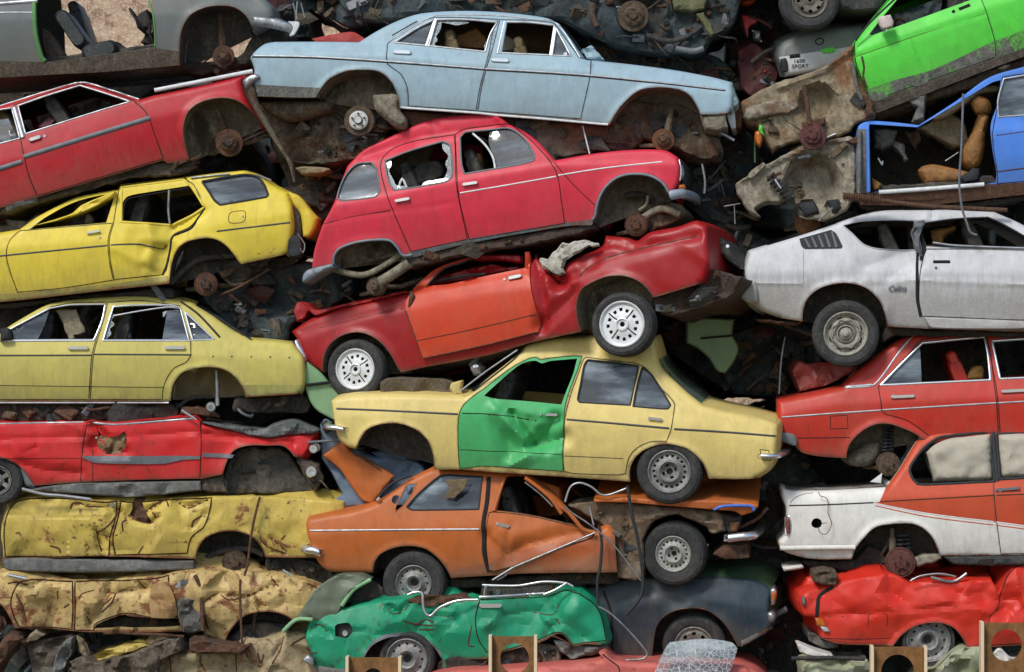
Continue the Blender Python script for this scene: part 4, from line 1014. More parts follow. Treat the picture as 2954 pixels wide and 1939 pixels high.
# ------------------------------------------------------------------ rusty yellow crushed car
c = Car('crushed_car', 'rusty yellow car body pressed flat with torn dark seams', 'j 900,870', Y=.25, tilt=0, yaw=7, W=1.55, R=.032)
c.build("j 22,790! 15,600 40,470 100,395 200,370! 450,368 700,392 805,388! 880,400 960,398 1150,378 1450,362! 1780,362 2050,375 2350,400! 2400,790! / 1835,780! 1325,790! 800,775 400,785",
    yel_r, belt="j 20,400 2350,380", crease=.18, shoulder=.03, arches=["j 1318,880! 1345,740 1400,650 1500,607 1620,602 1720,640 1790,720 1835,880!"],
    holes=["j 900,400! 960,392 985,450 1040,540! 990,548 930,525 880,490! 900,450"],
    doors=[("j 30,780! 25,600 48,480 105,402 200,378! 450,376 700,400 800,395! 790,520 755,640 745,780! 400,782", None), ("j 822,395! 900,402 1150,385 1448,370! 1435,460 1395,570 1310,645 1280,755! 785,768! 768,650 800,520", None)],
    ranges=[('boot_lid', 'j 1500,0 j 2340,0')], crumple=(.045, .34, 4), well=welldark, gap=.011, floor=None, rustfold=True,
    creases=[("j 480,460 520,415 620,440 740,440", .05, .03), ("j 660,590 690,700 700,780", .05, .04), ("j 820,470 900,520 1040,545 1080,500", .06, .05), ("j 980,480 1130,390", .05, .04), ("j 1200,400 1280,440 1400,400", .05, .03), ("j 1310,580 1400,480", .04, .02), ("j 50,490 740,515", .03, .008), ("j 1750,600 1850,740 1980,770", .05, .03), ("j 1850,650 1950,740", .05, .03), ("j 600,690 600,780", .03, .02)],
    dents=[("j 940,450", .12, .07), ("j 700,650", .1, .03), ("j 1900,480", .3, .02)])
rustline = plain('rust_line', (.10, .035, .015), .9)
for q in ("j 480,450 490,415 540,405 600,435 640,430 740,440", "j 655,590 670,680 700,770", "j 655,600 700,590 760,540 800,480", "j 870,490 930,530 1040,548 1060,500 1040,470", "j 990,480 1050,420 1130,395 1150,430", "j 1230,420 1290,445 1420,385", "j 1310,580 1320,530 1390,490", "j 1760,600 1800,690 1960,760", "j 1850,650 1900,690 1960,740", "j 1920,660 1950,630", "j 340,700 400,720 410,750", "j 840,600 835,540 865,525", "j 940,760 980,700", "j 600,690 598,750"):
    c.line(q, .008, rustline, 'rust_crack')
c.lump("j 30,790 700,795 1325,800! 1325,862! 700,885 50,868", .02, 1.3, greysill, 'sill', crumple=(.025, .2, 3), R=.04)
c.lump("j 880,400 1030,390 1050,560 880,560", .07, .2, rustrod, 'torn_edge', crumple=(.05, .07, 4))
c.hub("j 1600,810", .12, brownhub, y=.16, kind='drum'); c.rod("j 1380,800 1500,740 1700,720 1800,760", .25, .03, welldark, 'axle')
c.lump("j 1830,785 2200,800 2300,880 2250,960 2100,930 1900,860 1830,870", .15, 1.3, underdark, 'underside', crumple=(.04, .2, 3))
c.knob("j 765,420", .02, None, alu, 'lock', .02); c.rod("j 1775,365 1740,500 1712,650 1690,830 1668,905", -.05, .012, rustrod, 'rusty_cable')
# ------------------------------------------------------------------ tan crushed car
c = Car('crushed_car', 'tan car crushed low and streaked with rust, its door skin peeled open', 'j 900,1300', Y=.2, tilt=0, yaw=7, W=1.5, R=.032)
c.build("j -250,1260! -260,1000 -150,920 0,885 100,882 200,920! 500,942 850,932 1080,912 1200,885 1340,872! 1650,880 1900,900 2100,940 2200,972! 2180,1050 2080,1200 2100,1240 2065,1340! / 2040,1345! 1535,1395! 1400,1372! 1385,1292! 640,1292 105,1262!",
    tan_r, belt="j -250,900 1300,890 2200,960", crease=.2, shoulder=.03, arches=["j 1525,1410! 1560,1300 1640,1200 1720,1162 1830,1150 1930,1167 1990,1202 2040,1262 2075,1380! 1900,1420!", "j 108,1310! 82,1220 30,1130 -30,1085 -150,1085! -150,1310!"],
    holes=["j 655,1242! 750,1202 880,1174 1030,1197 1215,1202! 1225,1252 640,1268!"],
    doors=[("j 505,948! 850,940 1075,920 1150,900! 1165,1050 1210,1195! 1030,1195 880,1170 750,1198 650,1240 640,1285! 500,1285! 510,1100", None), ("j 210,930! 350,940 495,946! 500,1100 488,1280! 130,1262! 90,1180 70,1080 120,960", None)],
    ranges=[('boot_lid', 'j 1380,0 j 2150,0')], crumple=(.055, .28, 6), well=welldark, gap=.011, floor=None, rustfold=True,
    creases=[("j 660,1180 720,1060 760,940", .07, .05), ("j 900,940 1000,1010", .05, .04), ("j 700,1040 870,1020 1000,990", .05, .03), ("j 1400,1080 1500,1030 1640,1060", .06, .04), ("j 1660,1060 1900,960", .05, .03), ("j 130,960 220,980 300,930", .05, .03), ("j 140,1040 180,1250", .05, .03), ("j 600,1150 620,1260", .05, .04)],
    dents=[("j 1480,1000", .12, .05), ("j 330,1180", .2, .03)])
for q in ("j 50,960 120,950 230,985", "j 110,1030 150,1120 170,1230", "j 390,1010 390,1070", "j 540,1060 560,1030 640,1010", "j 590,1180 610,1240", "j 690,1160 760,1090 790,1030 860,1000", "j 930,930 990,1000", "j 1400,1070 1480,1030 1560,1070 1650,1060", "j 1690,1040 1800,1000 1900,960", "j 1860,930 1900,980", "j 2100,960 2160,985", "j 430,1130 470,1100", "j 1390,1160 1420,1280", "j 860,1180 1020,1190", "j 680,1130 760,1060"): c.line(q, .008, rustline, 'rust_crack')
c.lump("j 1175,930! 1300,918 1360,950 1388,1290! 1250,1292! 1212,1160 1170,1010", .0, .3, grimy('grey_door_frame', (.15, .16, .14), (.07, .06, .05), .7), 'door_post', crumple=(.04, .1, 3), R=.03)
c.lump("j 1200,950 1240,945 1240,1000 1190,990", -.02, .0, alu, 'lock_plate'); c.rod("j 1330,900 1370,1000 1385,1280", -.02, .02, rustrod, 'post_edge')
c.patch("j 1035,962! 1150,942! 1195,1060 1212,1170! 1180,1195 1032,1190! 1020,1080", paint('peeled_skin', (.45, .27, .10), rust=.95, seed=15), 'peeled_skin', -.035)
c.lump("j 640,1200 900,1180 1220,1210 1230,1290 640,1290", .3, 1.2, underdark, 'cabin_floor'); c.trim("j 700,1300 1050,1310 1250,1330", .015, rustrod, 'sill_edge', off=.0)
c.rod("j 60,900 180,925", -.03, .018, chrome, 'loose_trim'); c.rod("j 1930,865 1990,905", -.03, .014, chrome, 'loose_trim')
c.hub("j -20,1230", .09, rusthub); c.lump("j 1540,1395 1650,1250 1850,1230 1960,1290 1900,1390 1700,1400", .2, .9, welldark, 'inner_wing', R=.1)
c.rod("j 1640,930 1640,1100 1650,1300 1662,1550", -.06, .012, rustrod, 'rusty_cable')
# ------------------------------------------------------------------ cream crushed car at the very bottom
c = Car('crushed_car', 'cream car crushed almost flat at the bottom of the left stack', 'j 1600,1750', Y=.2, W=1.5)
c.build("j 880,1720! 900,1600 1000,1500 1100,1420! 1300,1440 1450,1430 1620,1440! 1640,1380 1850,1335 1930,1320! 1990,1290 2080,1300 2130,1420 2200,1600 2260,1720! / 1600,1740",
    creamp, crumple=(.06, .22, 9), belt="j 900,1400 2200,1330", shoulder=.03, floor=None, partcrumple=True,
    creases=[("j 1150,1430 1100,1562", .06, .05), ("j 1370,1440 1380,1562", .05, .04), ("j 1680,1420 1700,1500 1780,1540", .06, .05), ("j 1920,1340 1880,1450", .05, .05)])
for q in ("j 1110,1430 1160,1480 1165,1562", "j 1370,1440 1360,1500 1390,1562", "j 1670,1430 1710,1500 1780,1530", "j 1760,1430 1780,1500 1800,1440", "j 1930,1330 1910,1420 1860,1500", "j 1600,1450 1610,1562", "j 1980,1380 2090,1320"): c.line(q, .008, rustline, 'rust_crack')
scr = [("j -150,1480! 0,1360 60,1290 150,1340 60,1420 -60,1600 -250,1700!", rustrod, 'rusty crumpled bracket at the far left end of the bottom row'),
 ("j 60,1300! 180,1340 240,1262 300,1310! 250,1345 150,1370", creamp, 'small cream sheet folded to a point among the bottom scrap'),
 ("j 180,1400! 260,1340 400,1330 500,1300! 480,1400 420,1500 400,1800! 230,1800! 210,1500", grimy('scrap_grey', (.14, .13, .1), (.09, .05, .03), .8), 'grey brown sheet hanging in folds at the bottom left'),
 ("j 355,1562! 380,1440 450,1340 495,1330! 480,1430 420,1562 410,1800! 350,1800!", greysill, 'narrow pale grey strip of bent sheet at the bottom left'),
 ("j 515,1320! 560,1350 600,1450 585,1480! 540,1420", creamp, 'small cream tongue of metal sticking down below the tan car'),
 ("j 590,1465! 750,1400 950,1370 1020,1380! 850,1440 640,1495!", yel_r, 'long thin yellow strip of sheet metal lying among the scrap'),
 ("j 460,1500! 560,1450 640,1500 900,1440 1000,1400 1100,1360 1200,1350 1240,1420! 1100,1480 1000,1800! 450,1800!", grimy('scrap_brown', (.10, .07, .045), (.17, .14, .10), .85, 0, 5, .8), 'brown tangle of torn metal beside the cream crushed car'),
 ("j 960,1562! 1000,1450 1090,1370 1170,1350! 1080,1450 1040,1562 1000,1700!", greysill, 'grey curved strip of torn metal leaning on the cream crushed car'),
 ("j 700,1520! 850,1480 960,1420! 900,1540 760,1600!", darkmetal, 'dark bent plate lying low in the bottom left scrap'),
 ("j 1290,1340! 1380,1350 1620,1390 1700,1380! 1640,1440 1400,1430 1290,1420!", rusthub, 'rusty brown beam lying on the cream crushed car')]
for i, (st, m, lb) in enumerate(scr):
    c = Car('scrap_metal', lb, ' '.join(st.split()[:2]).replace('!', ''), Y=.05+.1*(i % 3), cat='scrap metal')
    c.lump(st, 0, .5 if i != 4 else .1, m, 'sheet', crumple=(.06, .13, i+2), R=.02)
# ------------------------------------------------------------------ beige saloon with a green door
beige = paint('beige_paint', (0.759, 0.587, 0.19), rust=.1, dust=.3, seed=1)
green = paint('green_door_paint', (0.0605, 0.437, 0.136), rust=.1, dust=.2, seed=2, rough=.3)
c = Car('wrecked_car', 'beige four-door saloon with one badly dented green front door', 'l -90,1140', Y=.08, tilt=-1.5, yaw=-6, roll=2, W=1.5)
c.build("k 540,940! 470,925 405,860 380,740 355,610! 380,590 400,583 520,566 700,560 900,562 1100,568 1250,572! 1300,560 1430,450 1560,345 1645,275 1668,240 1760,205 1900,182 2000,183 2150,180 l 760,205 830,265 920,298 1010,280 1080,230 1130,195! 1165,330 1200,400 1350,540 1480,640! 1600,672 1700,695 1800,715 1900,740 1960,757 1995,785 1990,900 1975,1000 1930,1090 1860,1140! / 1700,1146 1530,1142! 985,1165! 500,1130 100,1105 k 1240,1083 1065,1082!",
    beige, belt="k 355,600 1300,570 l 500,630 1270,670 1480,650 1990,800", crease=.17, shoulder=.045, tumble=.34,
    arches=["l 985,1185! 985,1080 1020,1000 1090,940 1200,905 1300,910 1400,950 1480,1030 1520,1130 1530,1160!",
            "k 530,950! 560,880 620,800 720,765 830,762 940,800 1020,870 1055,960 1065,1070 1068,1100! 520,1100!"],
    windows=["k 1405,575! 1440,540 1560,430 1650,360 1740,338 1790,356 1850,340 2030,325! 2010,420 1960,560 1935,635! 1700,612 1480,595",
             "l 640,620! 625,600 640,500 660,370 680,337 700,335 850,350 1035,375! 1015,480 985,640!",
             "l 1060,385! 1120,430 1200,540 1262,640! 1240,665 1005,648! 1025,520"],
    doors=[("k 1235,1085! 1230,1000 1230,800 1245,680 1290,610 1420,510 1560,400 1680,330 1740,312 1780,328 1830,320 1990,305 2065,308! 2040,400 1990,540 1965,640 1955,800 1950,950 1948,1095! 1700,1080 1400,1060", green, 'door', 0, 'dented green front door'),
           ("l 530,1095! 525,1000 530,850 545,700 580,550 620,430 650,335 665,318 700,318 900,343 1020,358 1090,395 1180,510 1270,600 1290,640 1285,700 1270,800 1240,885! 1130,890 1040,930 980,1000 955,1110! 900,1120 600,1110", None)],
    ranges=[('bonnet', 'k 365,0 k 1290,0'), ('windscreen', 'k 1300,0 k 1655,0'), ('roof', 'k 1660,0 l 1135,0'), ('rear_window', 'l 1170,0 l 1475,0'), ('boot_lid', 'l 1520,0 l 1985,0')],
    lining=tanlin, well=welldark,
    creases=[("k 1500,680 1600,790 1750,915", .13, -.09), ("k 1750,915 1900,740", .11, .10), ("k 1750,930 1950,860", .12, .09), ("k 1520,700 1590,1050", .15, .075),
             ("k 1590,1050 1760,960", .10, -.08), ("k 1720,720 1735,850", .03, .02), ("k 1480,600 1560,680 1740,740 1910,720", .05, .02), ("k 1600,700 1740,910", .06, .09)],
    dents=[("k 1680,880", .26, .07), ("k 1850,900", .12, .03), ("l 640,240", .2, .03), ("l 900,300", .2, .03)])
D1, D2 = c.doors
for st in ("l 640,620! 625,600 640,500 660,370 680,337 700,335 850,350 1035,375! 1015,480 985,640!", "l 1060,385! 1120,430 1200,540 1262,640! 1240,665 1005,648! 1025,520"):
    c.glassp(st, bluglass, frame=blackrub, fr=.008, parent=D2)
c.trim("k 400,662 700,673 1000,687 1232,698", .010, seamtrim)
c.trim("l 555,735 800,755 1255,795", .010, seamtrim, parent=D2)
c.trim("l 1290,800 1600,818 1980,850", .010, seamtrim)
c.trim("k 1262,692 1500,702 1740,742", .005, darkseam, parent=D1)
c.knob("k 1445,698 1605,718 1760,742", .007, D1, brownhub, 'rivet')
c.handle("k 1820,702 1912,704", D1); c.knob("k 1798,700", .014, D1)
c.handle("l 1110,724 1210,736", D2)
c.line("k 1240,942 1600,960 1940,975", .003, parent=D1); c.line("l 535,985 940,1003", .003, parent=D2)
c.line("k 1668,240 1600,330 1330,548", .012, blackrub, 'windscreen_seal')
c.wheel("l 1257,1090", .305, 'steel', rim=.64, steer=0)
c.bumper("k 470,803 k 325,785", -1, h=.052)
c.bumper("l 1872,982 l 2005,985", 1, h=.05)
c.frame("l 1875,940! 1935,945! 1950,1015! 1890,1010!", .004, darkseam, 'reflector')
c.seat("l 60,720", .38, darklin, face=-1, recline=20)
c.seat("l 1000,720", .36, tanlin, face=-1, recline=20)
c.rod("k 1250,540 1420,410 1640,260", .02, .008, alu, 'wiper_arm')
blue_l = paint('pale_blue_paint', (0.33, 0.465, 0.53), rust=.06, dust=.3, fade=.35, seed=21, rough=.4)
red_4 = paint('cherry_red_paint', (0.65, 0.0242, 0.054), rust=.06, dust=0.15, fade=.3, seed=22, rough=.42)
red_c = paint('deep_red_paint', (.34, .004, .007), rust=.1, dust=.1, fade=.2, seed=23, rough=.28)
ordoor = paint('orange_red_paint', (0.601, 0.054, 0.017), rust=.08, dust=.2, fade=.2, seed=24, rough=.32)
orange = paint('burnt_orange_paint', (0.502, 0.119, 0.0154), rust=.14, dust=.35, fade=.2, seed=25, rough=.38)
emer = paint('emerald_paint', (0.0048, 0.284, 0.137), rust=.3, dust=.12, fade=.2, seed=26, rough=.34)
navy = paint('blue_grey_paint', (.018, .036, .052), rust=.05, dust=.4, fade=.3, seed=27, rough=.42)
pinkp = paint('faded_pink_paint', (0.558, 0.116, 0.09), rust=.05, dust=.2, fade=.5, seed=28, rough=.55)
palegreen = paint('pale_green_paint', (.22, .46, .22), rust=.1, dust=.3, seed=29)
midblue = paint('mid_blue_paint', (.10, .22, .38), rust=.15, dust=.4, seed=30)
# ------------------------------------------------------------------ pale blue saloon
c = Car('wrecked_car', 'pale blue four-door saloon with shattered rear glass and missing wheels', 'b 1700,850', Y=.12, tilt=-4.2, yaw=-3, roll=-3, W=1.65)
win = ["b 1028,281! 1180,175 1295,112! 1245,302!", "b 1265,305! 1310,112! 1500,110 1725,130! 1680,220 1650,345!", "b 1735,352! 1775,127! 1950,130 2120,150! 2095,368!", "b 2108,370! 2132,172! 2238,374!"]
c.build("b 78,652! 60,580 72,480 45,388! 85,330 135,285 200,270! 500,268 780,272! 900,190 1050,110 1200,60 1450,40 1700,45 1950,70 2070,92 2150,132! 2250,270 2320,382! c 700,394 1000,425 1300,465 1550,512 1682,547! 1695,640 1690,745! / 1640,775 1480,783! 845,850! 70,775! b 1065,732! 530,662! 300,660",
    blue_l, belt="b 130,285 980,290 1650,350 c 630,385 1680,550", crease=.13, shoulder=.075, tumble=.34, flare=.02,
    arches=["b 478,690! 540,595 600,535 700,490 820,478 930,490 1010,555 1055,650 1070,760!", "c 832,870! 900,760 960,690 1050,620 1150,600 1280,605 1380,640 1440,720 1475,800! 1475,880!"],
    windows=win, doors=[("b 980,290! 1050,225 1180,138 1290,97 1500,95 1735,107! 1700,200 1680,340 1655,470 1620,600 1590,752! 1125,720! 1120,600 1080,510 1020,465 985,430", None),
      ("b 1692,350! 1742,108! 1950,112 2100,128 c 470,142 570,285 640,380! 722,402! 715,530 650,808! b 1600,754! 1628,600 1662,470", None)],
    zones=[("b 40,572! 530,598! 485,720! 40,720!", grimy('grey_valance', (.13, .125, .11), (.19, .18, .155), .8))],
    ranges=[('boot_lid', 'b 100,0 b 770,0'), ('rear_window', 'b 800,0 b 1130,0'), ('roof', 'b 1180,0 b 2130,0'), ('windscreen', 'b 2160,0 b 2300,0'), ('bonnet', 'c 690,0 c 1670,0')],
    lining=tanlin, well=wellm)
D1, D2 = c.doors
c.trim("b 62,382 500,390 1000,420 1650,470", .009, alu); c.trim("b 62,390 500,398 1000,428 1650,478", .006, darkseam)
c.trim("b 1665,470 c 0,470 710,515 1640,612", .009, alu); c.trim("b 1665,478 c 0,479 710,524 1640,620", .006, darkseam)
c.trim("b 1075,728 1590,765 c 70,779 400,805 835,845", .011, whitetrim, 'sill_trim')
for k, q in enumerate(win): c.frame(q, .011, alu, parent=(D1, D1, D2, D2)[k])
c.trim("b 1250,302 1303,108", .012, chrome, 'window_post', D1); c.trim("b 2098,368 2126,160", .012, chrome, 'window_post', D2); c.trim("b 1755,350 1785,120", .016, blue_l, 'pillar', D2)
c.trim("b 990,275 1150,165 1300,85 1500,75 1750,82 2000,110 2140,140 2300,382", .008, alu, 'roof_gutter'); c.line("b 1010,230 1150,140 1180,125", .006, darkseam, 'gutter_shadow')
c.glassp(win[0], bluglass, name='quarter_glass'); c.glassp(win[3], bluglass, name='quarter_glass')
c.glassp("b 1268,305! 1312,115! 1400,112 1500,115! 1530,130 1450,150 1400,140 1345,130! 1335,190 1310,230 1320,260 1300,290 1335,308!", crazed, name='glass_fragment')
c.glassp("b 1650,345! 1640,300 1665,255 1690,240!", crazed, name='glass_fragment'); c.knob("b 2200,360", .02, D2)
c.handle("b 1025,352 1150,357", D1, h=.034); c.handle("b 1695,406 1820,413", D2, h=.034)
c.lump("b 1340,300! 1600,185! 1700,320! 1400,320!", .5, .6, tanseat, 'sun_faded_seat', crumple=(.02, .3, 2)); c.lump("b 1745,250 1800,240 1900,320 1800,350 1740,350", .4, .6, creamseat, 'headrest')
c.lump("b 1310,150 1700,150 1680,345 1320,300", .85, .95, tanlin, 'seat_bench'); c.lump("b 1760,140 2110,160 2090,365 1750,350", .85, 1.0, grimy('torn_lining', (.20, .12, .05), (.1, .06, .03), .9), 'torn_lining', crumple=(.05, .2, 5))
c.seat("b 1480,540", .40, tanlin, face=1); c.seat("b 1950,590", .40, tanlin, face=1)
c.lump("b 2320,330 2367,310 c 740,320 780,370 810,400 690,400", .6, .9, blue_l, 'broken_mirror', crumple=(.04, .1, 2))
c.hub("b 795,825", .145, brownhub, y=.1, inner=plain('white_hub', (.6, .6, .57), .5)); c.hub("c 1215,955", .105, orangehub, y=.1, strut="c 1275,740 1245,900", inner=brownhub)
c.lump("b 78,660! 480,672! 620,640 800,640 950,700 1060,745 1110,820 1070,870 1000,850 950,960 880,1050 700,1090 500,1110 330,1090 230,950 130,760", .45, 1.5, underm, 'rear_underside', crumple=(.08, .3, 4), R=.15)
c.lump("b 880,640! 1060,640 1068,745 1110,800 1105,870 1040,860 960,800 900,740", .05, .4, wellm, 'inner_arch', crumple=(.03, .2, 2), R=.08)
c.lump("b 110,690 300,680 600,690 580,740 430,790 300,810 180,760", .2, .5, underm, 'fuel_tank', crumple=(.03, .3, 3), R=.1)
c.lump("c 835,850! 960,700 1150,700 1350,720 1475,800 1500,900 1600,950 1600,1070 1400,1060 1300,1020 1100,950 1000,1010 830,1030 740,960", .35, 1.3, underm, 'front_underside', crumple=(.07, .25, 6), R=.15)
c.lump("b 1060,748! 1700,780 c 70,785 840,855! 800,1000 500,1060 200,960 b 1500,900 1200,900", .25, 1.5, grimy('rusty_floor', (.12, .075, .05), (.09, .06, .045), .9, 0, 2, .6, (.16, .06, .035)), 'floor', crumple=(.04, .4, 5), R=.12)
c.lump("c 1470,785! 1640,772! 1655,860 1600,900 1500,880", .03, .5, wellm, 'front_valance', R=.04); c.rod("c 1500,880 1600,905 1700,960", .2, .015, dullchrome, 'anti_roll_bar')
c.lump("c 1655,640! 1682,552! 1712,640 1735,700 1712,735 1660,745!", .06, 1.5, grimy('green_front_panel', (.2, .27, .25), (.3, .38, .38), .6), 'front_panel', crumple=(.02, .2, 3))
c.lump("b -5,555! 10,530 60,505 100,505 115,530 60,570 20,610!", -.03, .2, dullchrome, 'bumper', crumple=(.01, .1, 2)); c.lump("b 20,600! 60,560 110,720 190,860 290,1040 335,1110 352,1240! 345,1240! 300,1100 185,925 80,750", .0, .08, underm, 'bumper_blade', R=.02, crumple=(.01, .15, 3))
# ------------------------------------------------------------------ cherry red hatchback
c = Car('wrecked_car', 'cherry red small hatchback with a creased roof, perched under the pale blue saloon', 'f 1300,560', Y=.05, tilt=9.5, yaw=-7, roll=-1, W=1.45)
w1 = "b 640,1355! 650,1290 690,1190 760,1115 860,1102! 900,1150 935,1310! 900,1345 680,1370"; w2 = "b 955,1090! 1100,1030 1350,957! 1400,985 1425,1130 1425,1210! 1390,1240 1200,1275 1030,1300! 990,1240 965,1150"
w3 = "b 1468,930! 1500,893 1650,878 1790,866 1860,895 1930,960 1985,1050 1985,1095! 1900,1120 1510,1187! 1488,1120 1475,1020"
c.build("f 215,697! 240,570 300,400! 370,270 b 640,1290 690,1130 705,1110! 800,1010 1000,905! 1250,800 1460,768! 1695,748! 1790,830! 1900,885 2010,965 2125,1092! c 700,1050 900,1025 1100,1015 1230,1025 1310,1070! 1328,1150 1312,1250 1268,1328! / g 1262,205! 745,400! 720,397! 540,405 f 1290,522 915,617! 850,628! 375,682!",
    red_4, belt="f 300,250 b 640,1370 950,1320 1450,1210 2120,1100 c 1320,1090", crease=.05, shoulder=.02, tumble=.28, crown=.004, R=.035,
    arches=["c 1280,1360! 1215,1250 1120,1200 1000,1190 900,1215 820,1280 770,1370 745,1470 715,1545! 1280,1545!", "f 366,710! 380,610 420,560 520,522 650,502 760,505 810,550 858,645! 855,700!"],
    windows=[w1, w2, w3], doors=[("f 900,582! 770,260 700,60 b 930,1085 1000,1000 1150,950 1425,907! 1440,1000 1460,1250 f 1290,497!", None), ("b 1430,903! 1500,868 1800,835 1870,880 2000,990 2140,1170 f 1940,250 1955,387! 1298,500! f 1240,230 f 1225,100", None)],
    zones=[("f 880,585! 1290,492! 1950,382! 2150,358! 2250,400 2200,500 900,700! 820,640", grimy('grey_sill_paint', (.16, .19, .21), (.11, .12, .12), .6, 0, 4, .2, (.2, .09, .05)))],
    ranges=[('roof', 'b 700,0 b 1780,0'), ('windscreen', 'b 1810,0 b 2100,0'), ('bonnet', 'c 480,0 c 1300,0')], lining=tanlin, well=wellm,
    creases=[("b 800,1060 1200,920 1700,850", .08, .025), ("b 1690,760 1760,840", .05, -.03), ("b 1250,810 1300,850", .06, .02), ("f 330,380 600,330 1200,250", .025, .006)], dents=[("b 1000,960", .25, .03)])
D1, D2 = c.doors
c.line("c 470,1110 600,1260 745,1400", .004); c.line("f 305,395 500,345 770,300", .004)
c.trim("b 1485,1318 1800,1265 2140,1205", .007, whitetrim, parent=D2); c.trim("c 498,1198 800,1150 1208,1104", .007, whitetrim)
c.handle("b 1500,1262 1608,1246", D2, h=.028); c.handle("b 1040,1374 1145,1356", D1, h=.028)
for q, p in ((w1, None), (w2, D1), (w3, D2)): c.frame(q, .009, greytrim, parent=p)
arg = plain('grey_arch_trim', (.19, .22, .25), .5)
c.trim("c 1255,1320 1210,1250 1120,1200 1000,1190 900,1215 820,1280 770,1370 745,1470 725,1500", .012, arg, 'arch_trim', off=-.008); c.trim("f 372,670 380,610 420,560 520,522 650,502 760,505 810,550 845,605 905,600", .012, arg, 'arch_trim', off=-.008)
c.lump("f 165,780! 172,740 205,705 370,662! 378,692! 320,715 230,765 178,795", -.04, .3, plain('grey_bumper_paint', (.2, .24, .27), .45), 'rear_bumper', R=.03, crumple=(.01, .2, 3))
c.glassp(w1, bluglass, name='side_glass')
c.glassp("b 955,1090! 985,1062! 1000,1120 985,1160 1020,1225 1040,1260 1110,1270! 1120,1290! 1030,1300! 985,1250 965,1150", crazed, name='glass_fragment')
c.glassp("b 1340,957! 1380,965 1412,1050 1425,1210! 1390,1240 1220,1268! 1230,1240 1370,1215! 1390,1160 1372,1110 1390,1060 1350,1010", crazed, name='glass_fragment')
c.glassp("b 1670,880! 1790,868 1860,897 1930,962 1985,1052! 1985,1095! 1900,1120 1730,1150! 1715,1080 1690,1030 1665,960", bluglass, name='sliding_glass')
c.trim("b 1550,900 1640,980 1700,1070 1720,1152", .010, whitetrim, 'glass_edge', off=.01)
bag = grimy('patterned_cloth', (.35, .12, .14), (.12, .10, .22), .9, 0, 7, .5, (.4, .3, .12))
c.lump("b 715,1350! 730,1290 780,1220 840,1200 910,1280 925,1310 860,1340!", .12, .5, bag, 'bundle_of_cloth', crumple=(.04, .1, 3))
c.lump("b 985,1080 1180,1010 1300,980 1230,1130 1130,1210 1060,1230 1010,1180", .9, 1.0, creamseat, 'far_door_lining', crumple=(.02, .3, 2)); c.lump("b 1150,1180 1200,1120 1330,1100 1360,1200 1230,1250 1150,1260", .35, .7, darklin, 'rear_seat', crumple=(.04, .15, 3))
c.rod("b 1070,1270 1090,1220 1120,1280", .1, .012, whitetrim, 'door_strap'); c.lump("b 1590,1050 1620,1050 1630,1150 1590,1150", .4, .6, orangeseat, 'orange_cloth_strip')
c.seat("b 1650,1330", .38, darklin, face=1, recline=12); c.seat("b 1200,1400", .36, darklin, face=1, recline=12)
c.hub("f 670,820", .088, brownhub, kind='drum', y=.1); c.rod("f 700,790 800,730 900,660", .12, .05, wellm, 'trailing_arm'); c.rod("f 380,700 600,740 850,600", .2, .03, wellm, 'chassis_tube'); c.rod("f 560,660 850,590", .3, .022, underm, 'torsion_bar')
c.lump("f 850,630 1290,530 1950,420 2160,390 2170,430 1800,520 1300,600 950,680 880,690", .12, 1.3, grimy('chassis', (.10, .05, .035), (.07, .06, .05), .9), 'chassis', crumple=(.02, .2, 4))
c.hub("g 1030,400", .108, rusthub, kind='drum', y=.1); c.rod("g 1050,300 1100,260 1110,200", .2, .015, wellm, 'brake_pipe'); c.rod("g 1080,350 1200,290 1330,330", .22, .035, wellm, 'wishbone'); c.rod("g 960,210 1000,190 1090,200 1120,260", .3, .03, underdark, 'steering_arm')
c.lump("g 1060,330! 1200,250 1330,260 1360,320 1250,400 1110,440!", .25, 1.2, underm, 'front_chassis', crumple=(.04, .2, 4), R=.08)
c.face("c 1318,1085 1332,1160 1318,1250 1285,1310", .18, 1.27, plain('grille', (.035, .05, .05), .5), 'grille', -.015)
c.endlamp("c 1322,1170", .20, .09); c.trim("c 1318,1085 1332,1160 1325,1230", .008, chrome, 'grille_surround', off=.03)
c.lump("c 1322,1262! 1360,1262 1362,1290! 1318,1290!", .05, .15, amber, 'indicator', R=.01, crumple=None)
c.bumper("c 1275,1335 c 1350,1318", 1, h=.085, mat=plain('grey_front_bumper', (.28, .33, .38), .4)); c.rod("c 1480,1120 1500,1240 1495,1320", .6, .012, dullchrome, 'bumper_iron')
c.rod("c 665,860 712,1050", .3, .007, whitetrim, 'aerial')
